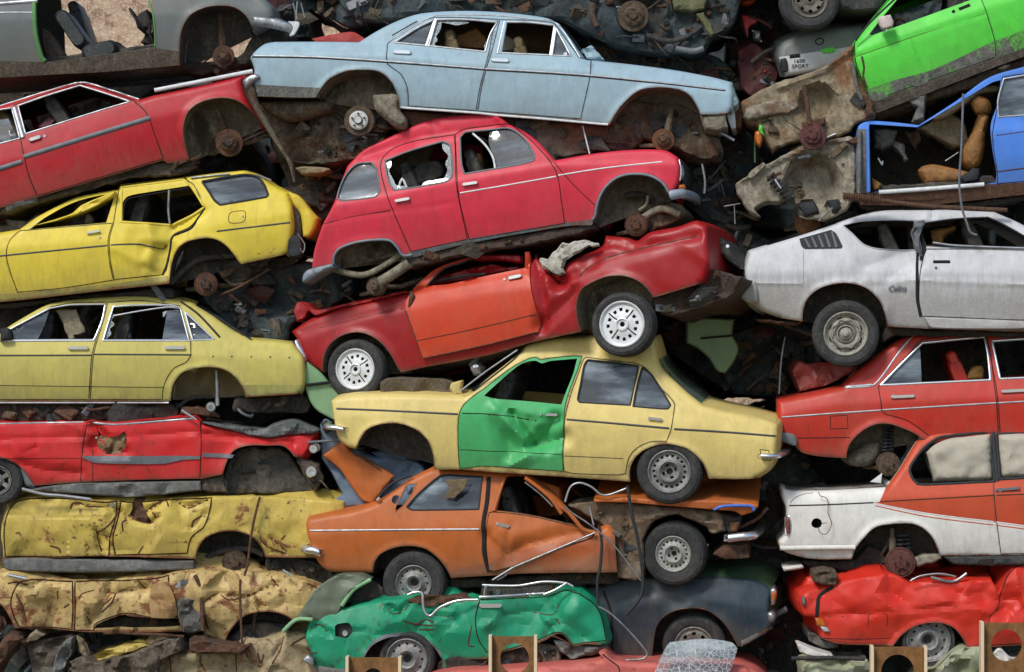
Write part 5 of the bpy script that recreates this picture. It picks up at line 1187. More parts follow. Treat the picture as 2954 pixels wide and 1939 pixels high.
# ------------------------------------------------------------------ deep red coupe with an orange door
c = Car('wrecked_car', 'deep red coupe with an orange door and white slotted wheels, its roof flattened', 'k 1500,330', Y=.1, tilt=12.5, yaw=-14, roll=-3, W=1.5)
c.build("f 312,1418! 200,1335 130,1190 75,1125! 200,1035 400,965 600,915 870,862! 1000,830 1400,760 1690,700! g 300,590! 380,690 480,792! 540,660 640,600 770,530 790,460! 900,472 1010,492! 1100,440 1300,400 1420,360 1500,397! 1530,650! 1520,700 1480,792! / 1150,893! 645,1125! 300,1200 f 1400,1290 1000,1365 838,1402!",
    red_c, belt="f 75,1090 600,925 1400,760 g 500,700 1500,400", crease=.17, shoulder=.05, crown=.02, flare=.025,
    arches=["f 300,1440! 320,1300 370,1210 460,1150 570,1135 680,1180 760,1270 810,1370 845,1430!", "g 1160,920! 1110,840 1040,780 940,748 830,755 720,800 650,850 625,930 630,1050 655,1160! 1150,1160!"],
    ranges=[('bonnet', 'f 85,0 f 860,0'), ('open', 'f 880,0 g 270,0')], well=wellm, lining=None,
    creases=[("g 300,620 370,750 400,950 360,1100", .10, .06), ("g 400,760 440,900 400,1000", .06, -.03), ("g 480,800 600,740 760,640 1000,560 1450,470", .07, .03), ("g 380,1080 620,860", .10, .05), ("g 640,700 800,620 960,560", .08, -.02), ("g 820,460 960,520 1010,500 1080,440", .07, .03), ("f 150,1130 500,1040 850,960", .04, .012), ("g 1050,450 1300,500 1500,640", .1, -.015), ("g 700,560 850,520 980,560", .06, .03)],
    dents=[("g 500,790", .12, .07), ("g 700,620", .15, .04), ("g 1010,490", .12, .03), ("g 1350,600", .3, .02)])
for q in ("f 205,1122", "f 297,1100", "f 425,1068", "f 558,1032", "f 700,1003", "f 845,972", "g 1435,470", "g 985,590"): c.knob(q, .009, None, brownhub, 'trim_clip', .003)
c.line("f 160,1130 400,1072 850,965", .003, rustline, 'trim_scar'); c.line("g 690,690 830,620 1000,572 1430,475", .008, rusthub, 'trim_scar'); c.line("g 640,750 690,690", .01, rusthub, 'trim_scar')
dr = "f 905,850! 980,770 1060,698 1180,648 1322,606! 1335,620! 1240,655 1115,700 1008,815! 1150,802 1400,750 1680,690! 1672,580! 1697,575! 1712,700 1740,850 1778,1040 1770,1130! 1500,1198 985,1312! 940,1150 885,980 880,930!"
D = c.patch(dr, ordoor, 'door', -.035, flange=.035); tag(D, 'orange red replacement door', None)
old = c.surf; c.surf = lambda P: old(P)-.036
c.handle("f 1578,765 1672,745", D, h=.034); c.knob("f 1552,771", .014, D); c.line("f 960,1190 1350,1110 1770,1010", .004, rustline, 'crease_line', D); c.line("f 985,1310 940,1150 885,985", .006, rusthub, 'door_edge', D); c.line("f 985,1310 1400,1222 1770,1130", .005, rusthub, 'door_edge', D)
c.line("f 1010,815 1115,700 1240,655 1330,620", .008, blackrub, 'window_seal', D)
c.surf = old
c.lump("f 888,960! 905,850! 930,870 920,920 900,965!", -.04, -.02, brownhub, 'bare_door_edge', R=.01, crumple=None, parent=D)
c.lump("f 1015,805 1150,735 1300,700 1450,670 1560,690 1640,690 1400,755 1150,800", .25, .7, red_c, 'buckled_roof', crumple=(.05, .15, 3)); c.lump("f 1330,605 1600,602 1660,610 1660,660 1500,640 1330,640", .15, 1.3, red_c, 'roof_edge', crumple=(.02, .2, 3)); c.rod("f 1030,790 1300,745 1420,735", .12, .014, blackrub, 'window_seal')
c.lump("f 105,990! 125,935 150,925 205,932 260,978 450,938 700,885 870,848! 880,862! 700,905 400,972 260,1020 205,985 175,1035 130,1060!", .02, 1.35, red_c, 'crumpled_bonnet', crumple=(.03, .12, 5), R=.02)
c.lump("g 368,650! 375,625! 420,640 520,530 640,512 775,520! 770,545! 700,545 600,600 540,640 520,690 545,730! 500,745 450,720 400,690", -.02, .02, grimy('torn_white_lining', (.62, .60, .52), (.34, .31, .24), .9, 0, 5, .6), 'torn_headlining', crumple=(.03, .08, 4), R=.02)
c.wheel("f 533,1385", .29, 'mag', y=.03, rim=.66, rot=20); c.wheel("g 935,1078", .298, 'mag', y=-.01, rim=.70, rot=5)
c.lump("f 105,1190! 130,1180 190,1290 195,1335! 150,1320 108,1250", .0, .7, chrome, 'front_bumper', R=.03, crumple=None); c.lump("f 98,1200! 112,1195 160,1320 130,1300", -.01, .1, blackrub, 'bumper_rubber', R=.01, crumple=None)
c.lump("g 1150,900 1480,795 1540,700 1700,740 1755,760 1640,900 1400,980 1200,1010", .15, 1.45, grimy('rusty_underside', (.08, .045, .03), (.05, .04, .03), .9), 'underside', crumple=(.05, .2, 4))
c.lump("g 1525,420! 1560,450 1660,540 1740,700! 1700,680 1600,590 1520,520!", .5, 1.2, darkmetal, 'lamp_panel', crumple=(.03, .1, 3)); c.knob("g 1655,545", .018, None, chrome, 'lock')
c.rod("k 1480,215 1400,260 1320,370", .2, .03, greysill, 'steering_arm'); c.lump("k 1310,370 1350,340 1390,370 1380,430 1330,430", .15, .3, dullchrome, 'balljoint', crumple=(.02, .06, 3))
# ------------------------------------------------------------------ burnt orange hatchback
c = Car('wrecked_car', 'burnt orange hatchback with its tailgate raised and front wing missing', 'm 1500,930', Y=.15, tilt=0, yaw=-5, roll=3, W=1.5)
wq = "m 875,440! 960,345 1085,240 1150,228! 1385,240! 1370,455! 920,460"
c.build("m 650,897! 350,885 270,820 205,650 185,560 195,515! 350,485 500,462 650,415! 780,330 900,245 1030,180! 1300,195 1530,205 1700,222! 1850,340 1960,445! 2090,590 2172,605! n 830,560 880,600! / n 900,882! 400,890 m 1182,925! 650,900!",
    orange, belt="m 185,520 850,470 1400,465 2170,600", crease=.16, shoulder=.045, tumble=.32,
    arches=["m 638,930! 660,820 700,760 790,715 900,700 1010,720 1090,780 1150,860 1190,950! 1190,1000! 640,1000!"],
    windows=[wq, "m 1492,465! 1512,380 1548,248 1670,240! 1780,320 1900,430 2080,575! 1960,548 1700,492", "m 850,330! 870,292 935,285! 900,370 845,440 800,475! 800,440"], holes=["m 770,390 785,365 815,365 828,392 810,420 780,415"],
    doors=[("m 1440,870! 1425,700 1428,560 1440,478! 1470,470 1700,495 1960,552 2172,607! n 720,650 500,720 m 1620,840 1475,880!", None, 'door', -.02, 'folded front door')],
    zones=[("m 1450,820! n 200,740 900,640 900,900! m 1180,935! 1200,870", paint('rusty_orange_paint', (0.42, 0.09, 0.018), rust=.4, dust=.6, seed=31))],
    ranges=[('roof', 'm 1035,0 m 1690,0'), ('open', 'm 1700,0 m 2160,0'), ('open', 'm 665,0 m 1020,0')], well=welldark, lining=darklin,
    creases=[("m 1445,640 1570,765 1700,690 2100,600", .12, .05), ("m 1570,765 1480,640", .08, -.03), ("m 1590,560 1560,760", .05, .02), ("m 1600,840 1900,730", .1, -.02)], dents=[("m 1650,850", .25, .04), ("n 650,740", .2, .03)])
D, = c.doors
c.glassp(wq, glassmat('streaked_glass', (.5, .52, .52), .95), frame=blackrub, fr=.009); c.frame("m 850,330! 870,292 935,285! 900,370 845,440 800,475! 800,440", .006, orange, 'vent_surround')
c.lump("m 1135,370 1170,310 1150,250 1300,250 1280,310 1200,380", .012, .02, tanlin, 'hanging_lining', R=.004, crumple=None)
c.trim("m 220,598 600,594 1000,590 1380,588", .010, alu); c.line("m 1595,622 1870,665", .005, rustline, 'trim_scar', D)
c.handle("m 1495,550 1588,568", D, h=.034); c.knob("m 1607,570", .014, D)
c.line("m 1430,240 1425,400 1405,560 1412,750 1440,880", .022, darkseam, 'door_gap'); c.trim("m 1475,462 1500,370 1540,240", .016, orange, 'window_post', D, off=-.015)
c.rod("m 1690,235 1780,300 1870,380 1940,480", -.01, .018, orange, 'bent_pillar'); c.rod("m 1960,440 2030,520 2090,590 2170,610", -.01, .02, orange, 'bent_pillar'); c.rod("m 1690,265 1800,350 1880,430", .02, .008, alu, 'window_trim')
c.lump("m 1720,235! 1920,300 1960,450! 1880,350", .3, 1.2, orange, 'roof_flap', crumple=(.04, .12, 3)); c.lump("m 1540,340 1580,300 1600,360 1560,420", .4, .6, tanseat, 'headrest')
c.lump("m 305,85! 430,-5 500,55 640,130 795,225! 720,320 650,410! 580,390 500,290 420,175", .22, .30, orange, 'tailgate', crumple=(.015, .2, 2), R=.02); c.trim("m 660,400 760,290 900,225", .012, blackrub, 'tailgate_seal', off=-.03)
c.rod("m 510,60 700,170", .20, .012, brownhub, 'tailgate_rib'); c.rod("m 680,390 700,370", .05, .012, chrome, 'tailgate_stay')
c.lump("n 560,420! 740,395 950,405 1250,440 1600,480 1640,600! 1560,620 1480,560 1300,490 1150,540 1080,650 1070,920 900,920! 880,700 790,560", .10, .5, grimy('inner_wing_rust', (.24, .19, .13), (.17, .10, .055), .92, 0, 4, .9), 'inner_wing', crumple=(.05, .25, 5), R=.06, creases=[('n 780,480 800,860', .04, .04), ('n 860,500 880,880', .03, -.03), ('n 960,470 960,880', .03, .03), ('n 1000,560 1120,500 1300,470 1500,500', .04, -.03), ('n 1350,500 1600,560', .03, -.025), ('n 1330,540 1580,600', .02, .02)])
c.lump("n 740,385! 950,372 1150,385 1400,392 1700,400 1860,425 1830,470 1750,500! 1700,470 1600,462 1250,432 950,408 740,405!", -.01, 1.45, orange, 'bonnet', crumple=(.015, .3, 2), R=.02)
bo = c.root.children[-1]; bo = [o for o in COL.objects if o.parent == c.root and o.name.startswith('bonnet')][-1]
zb = c.pts('n 1200,400')[0][1]; bo.rotation_euler = (R_(9), 0, 0); Rm = Matrix.Rotation(R_(9), 3, 'X'); pv = Vector((0, 0, zb)); bo.location = pv-Rm @ pv
bl = plain('blue_tape', (.04, .16, .6), .4)
c.rod("n 1560,455 1620,430 1750,425 1820,430 1835,460", -.03, .013, bl, 'blue_tape'); c.rod("n 1430,360 1520,330 1630,318", 1.1, .012, bl, 'blue_tape')
c.wheel("m 932,955", .30, 'ring', y=.02, rim=.56); c.wheel("n 1285,755", .30, 'steel', y=.12, rim=.55, steer=-8, rimmat=grimy('grey_slotted_rim', (.42, .42, .38), (.3, .29, .25), .6))
c.bumper("m 305,745 172,725", -1, h=.07); c.bumper("n 1640,655 1840,640", 1, h=.075, y=.05)
c.lump("n 1600,480! 1750,500 1720,600 1660,620", .1, 1.3, darkmetal, 'front_frame', crumple=(.04, .1, 4)); c.lump("n 1680,540 1730,540 1720,600 1680,610", .05, .2, orangehub, 'broken_lamp', crumple=(.02, .05, 2)); c.lump("n 1550,760 1620,710 1780,700 1800,780 1640,800", .1, 1.0, rusthub, 'front_valance', crumple=(.03, .15, 4))
c.rod("n 1700,590 1850,520 1930,440", .2, .015, rusthub, 'grille_bar'); c.seat("m 1650,640", .4, darklin, face=1); c.steering("m 2010,560", y=.4, r=.14)
c.lump("m 1190,925 1500,930 n 400,895 900,885 900,960 m 1190,990", .2, 1.2, underdark, 'underside')
def wire(st, Y, r, mat, label, name='bent_rod', ys=None, cat='rod'):
    t = toks(st)[0]; pts = [world(a, b, (ys[i] if ys else Y)) for i, (a, b, cc) in enumerate(t)]
    if len(pts) > 2: Q, _ = smooth([list(p) for p in pts], [cc for a, b, cc in t], False, .04); pts = [Vector(q) for q in Q]
    base = pts[0].copy(); o = MB().tube([p-base for p in pts], r, 8).obj(name, mat, None, 60); o.location = base; tag(o, label, cat); return o
wire("m 1468,935 1610,848! 2172,610", -.12, .010, dullchrome, 'straight grey rod lying across the folded orange door')
wire("m 1500,935 1560,900 1600,845", -.1, .008, dullchrome, 'short grey rod hooked beside the orange car sill')
wire("n 970,290 1000,480 1040,650 1075,900 1060,1050 960,1170", -.12, .016, blackrub, 'black rubber hose hanging over the orange car and dark blue wing', 'rubber_hose', cat='hose')
wire("n 775,560 795,680 785,840 765,950 770,1120", -.08, .014, blackrub, 'shorter black hose hanging from the orange car door hinge', 'rubber_hose', cat='hose')
wire("n 540,430 600,480 720,560 880,700 1062,938", -.1, .008, dullchrome, 'thin silver wire sloping down toward the front wheel of the orange car', cat='wire')
wire("n 770,1115 840,1150 960,1260 1105,1430 1080,1470 960,1480", -.12, .009, dullchrome, 'long pale wire hanging across the dark blue grey wing', cat='wire')
wire("n 545,400 580,300 640,270 720,295 790,350 850,350 970,305", -.02, .010, alu, 'curled silver trim strip under the beige saloon', cat='trim strip')
wire("n 710,430 740,560", -.05, .008, alu, 'short silver strip standing beside the orange bent pillar', cat='trim strip')
# ------------------------------------------------------------------ emerald crushed car
c = Car('crushed_car', 'emerald green car crushed flat with a twisted chrome trim on top', 'm 1300,1600', Y=.02, tilt=0, yaw=-3, W=1.5, R=.032)
c.build("m 270,1640! 230,1440 190,1320 215,1210 260,1170! 450,1130 650,1085 830,1065! 950,1040 1050,1070 1150,1080 1370,1062 1700,1042 1850,1032 1950,1000 2060,1020! 2150,1080 2200,1150 2240,1280 2258,1350! 2240,1380! / 2100,1372 2020,1382 1930,1300 1800,1360 1500,1440 1420,1480! 1190,1482! 1100,1640!",
    emer, belt="m 200,1190 830,1070 2060,1030 2240,1200", crease=.2, shoulder=.04, arches=["m 560,1660! 590,1470 650,1380 750,1330 870,1322 980,1340 1060,1400 1120,1490! 1110,1660!"],
    holes=["m 392,1250! 410,1235 490,1230 512,1290! 470,1330 395,1318!"],
    doors=[("m 1378,1070! 1850,1050 1960,1010 2060,1028! 2150,1090 2210,1180 2250,1350! 2100,1366 2020,1376 1925,1294 1780,1350 1500,1435 1425,1430! 1370,1340 1350,1200", None)],
    zones=[("m 560,1640! 590,1450 650,1355 750,1305 870,1298 980,1320 1060,1380 1110,1440! 1110,1640!", greytrim)],
    ranges=[('boot_lid', 'm 270,0 m 820,0')], crumple=(.042, .34, 12), well=welldark, gap=.009, floor=None,
    creases=[("m 200,1280 260,1250 360,1300", .06, .05), ("m 760,1120 830,1170 900,1090 980,1050", .06, .06), ("m 1060,1260 1150,1210 1220,1110", .09, -.03), ("m 1060,1190 1200,1200", .06, .04), ("m 1390,1200 1700,1160 1900,1170", .08, .03), ("m 1880,1050 1900,1130 1920,1200 1890,1240", .08, .06), ("m 1500,1180 1420,1250", .08, -.03), ("m 1800,1350 1880,1260 1960,1230 2100,1330", .1, .04), ("m 430,1290 600,1280", .05, .02)],
    dents=[("m 1000,1080", .12, .05), ("m 1650,1230", .25, .04), ("m 2050,1100", .15, -.03), ("m 700,1200", .3, -.02)])
D, = c.doors
for q in ("m 215,1290 260,1245 310,1250 330,1290", "m 200,1400 230,1430 270,1430", "m 750,1130 790,1170 870,1140 930,1060 1040,1050", "m 860,1210 940,1240 1060,1250", "m 930,1250 1000,1210 1060,1230", "m 1100,1195 1160,1190 1210,1215", "m 1330,1240 1300,1380 1340,1390", "m 960,1280 1060,1275"): c.line(q, .007, rustline, 'rust_crack')
for q in ("m 1740,1165 1880,1175 1920,1110", "m 1900,1200 1930,1240", "m 1780,1370 1880,1320 1990,1370"): c.line(q, .007, rustline, 'rust_crack', D)
c.handle("m 1380,1110 1535,1107", D, h=.04); c.lump("m 385,1240 500,1225 520,1340 385,1325", .06, .12, darkmetal, 'fuel_recess', crumple=None); c.knob("m 462,1298", .03, None, chrome, 'fuel_cap', .02)
c.trim("m 1378,1052 1600,1045 1820,1032", .012, chrome, 'belt_trim', D, off=-.015); c.rod("m 1820,1032 1900,1000 1978,952", -.02, .012, chrome, 'belt_trim')
c.rod("m 890,1035 930,1018 985,1018 992,1060 1000,1140 1040,1180 1110,1120 1230,1075 1370,1068", -.04, .013, chrome, 'twisted_trim')
c.rod("m 1400,968 1640,972 1820,945 1975,955 2020,978", .05, .012, chrome, 'window_trim'); c.rod("m 1425,965 1410,1050", .05, .01, alu, 'window_trim')
c.lump("m 1390,1050 1400,985 1640,985 1850,960 1960,965 1850,1030 1400,1060", .3, 1.3, darklin, 'crushed_cabin'); c.lump("m 850,1080 980,1045 1250,1050 1360,1065 1200,1085 1050,1120 950,1100", .05, .8, rusthub, 'torn_shelf', crumple=(.04, .1, 4))
c.wheel("m 885,1475", .265, 'ring', y=.06, rim=.72); c.lump("m 160,1480! 210,1445! 240,1470 248,1525! 190,1500", -.03, .2, dullchrome, 'bumper_end', R=.02, crumple=None)
c.lump("m 1430,1440 1800,1365 1930,1380 1940,1480 1900,1520 1450,1560", .2, 1.0, wellm, 'exposed_floor', crumple=(.04, .12, 5)); c.lump("m 1890,1345 2100,1380 2250,1385 2240,1430 2000,1470 1930,1430", .05, .9, greysill, 'crushed_sill', crumple=(.04, .12, 5))
c.lump("m 270,1520 560,1500 560,1640 270,1640", .05, 1.2, greysill, 'rear_valance', crumple=(.03, .2, 5)); c.lump("m 1130,1470 1430,1470 1500,1540 1400,1640 1100,1640", .1, 1.0, underdark, 'underside')
# ------------------------------------------------------------------ blue grey front wing car
c = Car('crushed_car', 'dark blue grey car front with an amber lamp, behind the emerald car', 'n 1400,1480', Y=.25, tilt=0, yaw=-6, roll=3, W=1.5, R=.03)
c.build("n 300,1480! 300,1050 600,1000 790,985! 900,942 1060,925! 1220,928 1268,975! 1300,925! 1600,922 1750,932 1880,962 1952,1012! 1935,1100 1945,1200! 1960,1250! / 1740,1390! 1150,1490! 860,1460",
    navy, belt="n 300,1000 790,985 1270,930 1950,1010", crease=.17, shoulder=.07, crown=.05,
    arches=["n 1115,1640! 1140,1400 1170,1250 1240,1170 1350,1130 1480,1130 1580,1180 1660,1270 1730,1410! 1720,1640!"], ranges=[('bonnet', 'n 820,0 n 1940,0')], hoodmat=dict(bonnet=paint('olive_green_paint', (.05, .13, .06), rust=.2, dust=.4, seed=33)),
    crumple=(.02, .4, 3), well=welldark, creases=[("n 1060,960 1060,1100", .1, -.02), ("n 1060,980 1290,1080", .1, .025), ("n 1100,1030 850,1110", .1, .02), ("n 1400,1110 1270,1200", .06, -.02)], dents=[("n 1265,970", .1, .04)])
c.line("n 800,1010 850,1130 865,1250 862,1460", .012, darkseam, 'door_gap')
c.wheel("n 1425,1385", .30, 'slots8', y=.08, rim=.6); c.lump("n 1945,1000! 1975,985 1990,1030 1975,1100 1950,1110!", .02, .2, chrome, 'lamp_surround', R=.02, crumple=None); c.lump("n 1952,1030! 1972,1010 1980,1050 1962,1095!", .0, .1, amber, 'indicator', R=.01, crumple=None)
c.lump("n 1925,1165 1960,1155 1985,1190 1960,1230 1930,1215", -.02, .3, dullchrome, 'bumper_end', R=.03, crumple=None); c.rod("n 1960,1180 2060,1130", .3, .03, greytrim, 'bumper_bar'); c.lump("n 1740,1350 1940,1240 1960,1265 1750,1400", .02, 1.2, greysill, 'valance', crumple=(.02, .15, 3))
# pieces of other wrecks between the stacks
def piece(name, label, st, Y, y1, m, cr=(.03, .2, 1), R=.03, cat='scrap metal', part='panel', tilt=0, extra=None):
    c = Car(name, label, ' '.join([t for t in st.split()[:2]]).replace('!', ''), Y=Y, cat=cat, tilt=tilt)
    c.lump(st, 0, y1, m, part, crumple=cr, R=R)
    if extra: extra(c)
    return c
def r_line(q, m, r=.012): return lambda c: c.rod(q, -.01, r, m, 'side_moulding')
piece('crushed_car', 'dark olive and green crumpled tail behind the emerald car and tan car', "m 30,1290! 120,1200 250,1010 350,930 430,900 560,905 640,930! 560,980 470,1060 400,1180 250,1215 130,1210!", .12, 1.0, paint('olive_paint', (.11, .15, .10), rust=.3, dust=.5, seed=34), (.04, .25, 3), cat='car', extra=lambda c: (c.lump("m 450,1100! 520,1000 640,940 720,990 740,1060 600,1080", .25, .7, welldark, 'wheel_recess'), c.rod("m 440,1110 520,1000 640,930", .0, .02, palegreen, 'arch_edge'), c.rod("m 40,1285 130,1205 240,1205", -.01, .02, palegreen, 'green_edge')))
piece('crushed_car', 'pale green curved wing sticking out behind the left wheel of the deep red coupe', "k 200,340! 300,420 420,560 600,640 500,760 320,705 240,640 190,520 178,400!", .55, .6, palegreen, (.015, .3, 2), R=.08, cat='car', extra=r_line("k 195,500 360,480", darkseam, .014))
piece('crushed_car', 'mid green car wing in the dark gap right of the deep red coupe', "g 1375,1040! 1500,1035 1700,1045! 1690,1150 1730,1240 1700,1330 1640,1412! 1590,1400 1530,1310 1450,1240 1375,1205!", .8, .5, paint('shaded_green_paint', (.15, .32, .14), rust=.1, dust=.4, seed=35), (.01, .3, 2), cat='car', extra=r_line("g 1470,1175 1690,1155", darkseam, .01))
piece('crushed_car', 'mid blue crumpled car nose between the scarlet car and the raised orange tailgate', "k 290,770! 330,730 420,800 520,900 600,980 980,1050 1000,1300 500,1330 380,1370 370,1290 440,1250 420,1200 360,1090 300,1000!", .55, .7, midblue, (.05, .2, 3), cat='car', extra=lambda c: (c.knob("k 225,1080", .075, None, chrome, 'headlight_rim', .06), c.knob("k 265,925", .05, None, chrome, 'headlight_rim', .06), c.lump("k 290,760 330,740 400,800 330,830", -.05, .1, darkmetal, 'bracket')))
piece('crushed_car', 'dark blue bonnet fragment seen through the front wheel arch of the beige saloon', "k 640,960! 800,930 930,980 985,1060! 900,1090 760,1060", .7, .3, midblue, (.03, .2, 3), cat='car')
c = Car('wrecked_car', 'faded pink car roof at the bottom edge under the emerald car', 'm 1700,1900', Y=-.25, tilt=0, yaw=-2, roll=-1, W=1.4)
c.build("m 900,1950! 960,1640 1150,1562 1400,1545! 1780,1528 2100,1500 2215,1478! 2195,1435! 2235,1425 2300,1480 2420,1500 n 1200,1502 1500,1512 1720,1525 1850,1560 1950,1640! 2000,1950!", pinkp, R=.05, crown=.0, ranges=[], crumple=(.008, .5, 2), creases=[("m 1770,1545 2160,1520", .04, .02)], floor=None)
c.line("n 800,1440 860,1490 910,1530 920,1600", .006, darkseam); c.rod("m 1780,1525 2000,1510 2170,1490", .1, .01, pinkp, 'roof_gutter')
c = Car('windscreen', 'crazed sheet of windscreen glass leaning on the pink car roof', 'n 1400,1600', Y=-.42, tilt=3, roll=-10, cat='windscreen')
c.R = 0; c.arch = []; c.glassp("n 1130,1640! 1180,1500 1235,1390 1260,1358! 1500,1335 1680,1358 1722,1400! 1700,1480 1640,1640!", glassmat('shattered_screen', (.62, .68, .68), .5, 24), name='glass_sheet', off=0)
lime = paint('lime_green_paint', (0.09, 0.661, 0.0517), rust=.14, dust=.2, fade=.2, seed=41, rough=.42)
blue_r = paint('bright_blue_paint', (0.063, 0.231, 0.75), rust=.15, dust=.3, fade=.3, seed=42, rough=.4)
white_r = paint('chalk_white_paint', (.62, .63, .64), rust=.06, dust=.55, fade=.1, seed=43, rough=.4, dusth=.62)
red_r = paint('brick_red_paint', (0.517, 0.027, 0.0132), rust=.08, dust=0.32, fade=.2, seed=44, rough=.3, dusth=.3)
orange_r = paint('coral_orange_paint', (0.55, 0.0683, 0.021), rust=.08, dust=0.14, fade=.15, seed=45, rough=.42)
ivory = paint('ivory_white_paint', (0.816, 0.793, 0.728), rust=.12, dust=.25, fade=.1, seed=46, rough=.4)
verm = paint('vermilion_paint', (.64, .024, .009), rust=.05, dust=0.14, fade=.15, seed=47, rough=.33)
greyside = grimy('scuffed_grey', (.13, .13, .115), (.17, .165, .14), .75, 0, 5, .3, (.1, .08, .05))
bare = grimy('bare_inner_wing', (.27, .245, .18), (.36, .31, .23), .92, 0, 3, .7, (.15, .08, .04))
barer = grimy('rusty_inner_wing', (.22, .15, .08), (.32, .27, .18), .92, 0, 2.5, .8, (.24, .10, .04))
# ------------------------------------------------------------------ lime green car
c = Car('wrecked_car', 'lime green car with a stripped rusty front end, topmost on the right', 'd 1800,560', Y=.15, tilt=19, yaw=-4, roll=-1, W=1.5)
c.build("d 1330,770! 1285,620 1210,450 1203,288! 1290,165 1420,0 1520,-110! 2300,-420 2900,-620! 3500,-300! 3500,0! / 2367,380 1345,772!", lime, belt="d 1203,280 2070,-20 3300,-400", crease=.12, shoulder=.05,
    windows=["d 1312,228! 1400,110 1530,-50! 2040,-230! 2070,-30! 1700,105 1330,237!"],
    doors=[("d 1208,288! 1290,175 1420,10 1520,-85! 2055,-260! 2080,-10! 2130,140 2172,280 2182,385! 1312,692! 1285,600 1218,430", None)],
    zones=[("d 1285,612! 1500,540 1750,470 2170,275! 2300,230 2600,80 3500,-280! 3500,100! 1340,800!", grimy('scraped_lime', (.13, .13, .115), (.17, .165, .14), .7, 0, 5, .4, (.12, .5, .05))), ("d 1300,700! 2185,390! 3500,-100! 3500,200! 1345,790!", brown_sill)],
    ranges=[('windscreen', 'd 1215,0 d 1500,0'), ('roof', 'd 1540,0 d 2800,0')], lining=darklin, creases=[("d 1215,385 1600,250 2100,90", .04, .008)])
D, = c.doors
for q in ("d 1570,570! 1640,520 1700,500 1760,470 1800,465! 1740,500 1730,530 1690,570 1640,585", "d 1310,650! 1350,630 1400,600 1410,640 1470,655 1460,672 1380,690! 1330,680"): c.patch(q, lime, 'paint_flake', -.004, parent=D)
for q in ("d 2200,340! 2220,290 2250,240 2300,230 2250,280 2230,330 2215,370", "d 2285,330! 2300,280 2350,260 2330,310 2310,370", "d 2190,460! 2250,435 2280,440 2230,465"): c.patch(q, lime, 'paint_flake', -.004)
c.lump("d 1368,135! 1380,115 1455,98! 1478,150 1470,180! 1400,195", -.14, -.05, plain('pink_white', (.6, .48, .45), .5), 'door_mirror', R=.02, crumple=None, parent=D); c.rod("d 1420,180 1430,215", -.07, .015, chrome, 'mirror_stem', parent=D)
c.trim("d 1925,62 2000,32", .018, darkseam, 'door_handle_recess', D); c.knob("d 1887,76", .016, D, darkseam); c.line("d 1222,385 1600,255 2100,90", .003, rustline, 'seam', D); c.line("d 1260,385 1275,460 1270,520 1300,600", .01, rusthub, 'rust_run', D)
c.rod("d 1215,275 1320,150 1500,-20", -.02, .010, blackrub, 'pillar_seal'); c.seat("d 1900,200", .4, darklin, face=-1)
c.lump("d 430,695! 560,620 720,550 830,520 1000,455 1120,370 1200,292! 1215,440 1290,625! 1350,790 1290,820 1215,850 1180,900! 1000,960 830,965 700,1000 650,1030! 600,960 540,860 470,840 440,790", .05, .5, barer, 'inner_wing', crumple=(.03, .35, 6), R=.05, grid=.028, dents=[("d 960,700", .19, .16)], creases=[("d 700,600 1000,480 1190,330", .05, -.04), ("d 1180,450 1290,800", .05, -.03)])
c.lump("d 445,800! 470,740 600,700 780,680 830,720 780,770 600,800 480,820", -.02, .2, bare, 'chassis_leg', crumple=(.02, .2, 3), R=.06); 
c.lump("d 850,830! 900,820 1005,800 1010,850 960,870 860,880", -.04, .1, rustrod, 'hub_bracket', crumple=(.02, .08, 3)); c.hub("d 925,930", .125, grimy('dark_red_hub', (.09, .03, .025), (.15, .05, .04), .8), y=-.04); c.rod("d 862,580 885,700 905,850", -.03, .022, rustrod, 'suspension_strut')
c.lump("d 333,755! 345,740 385,745 400,870! 372,880 345,820", -.05, .6, whitetrim, 'bumper_end', R=.01, crumple=None); c.lump("d 385,750 430,740 440,800 430,870 400,865", .0, .6, orangehub, 'bumper_bracket', crumple=(.02, .06, 2))
c.lump("d 560,850! 580,858 582,900 592,925 575,915 556,890", -.03, .05, lime, 'torn_green_edge', R=.01, crumple=(.02, .05, 3)); c.lump("d 530,900! 570,890 580,950 560,1000 530,960", -.02, .1, amber, 'indicator')
c.lump("d 1180,420! 1210,440 1240,600 1275,690! 1250,680 1205,560", -.03, .1, greysill, 'wing_flange', R=.02); c.lump("d 1270,640! 1330,680 1345,790 1290,800", -.02, .3, rusthub, 'sill_end', crumple=(.02, .08, 3))
c.lump("d 1340,770! 2367,400 2367,470 1700,690 1350,800", .2, 1.3, underm, 'underside', crumple=(.03, .2, 3)); c.lump("d 1560,670! 1700,640 1700,720 1680,830 1600,830 1640,740", .1, .3, greysill, 'hanging_bracket', crumple=(.03, .08, 3))
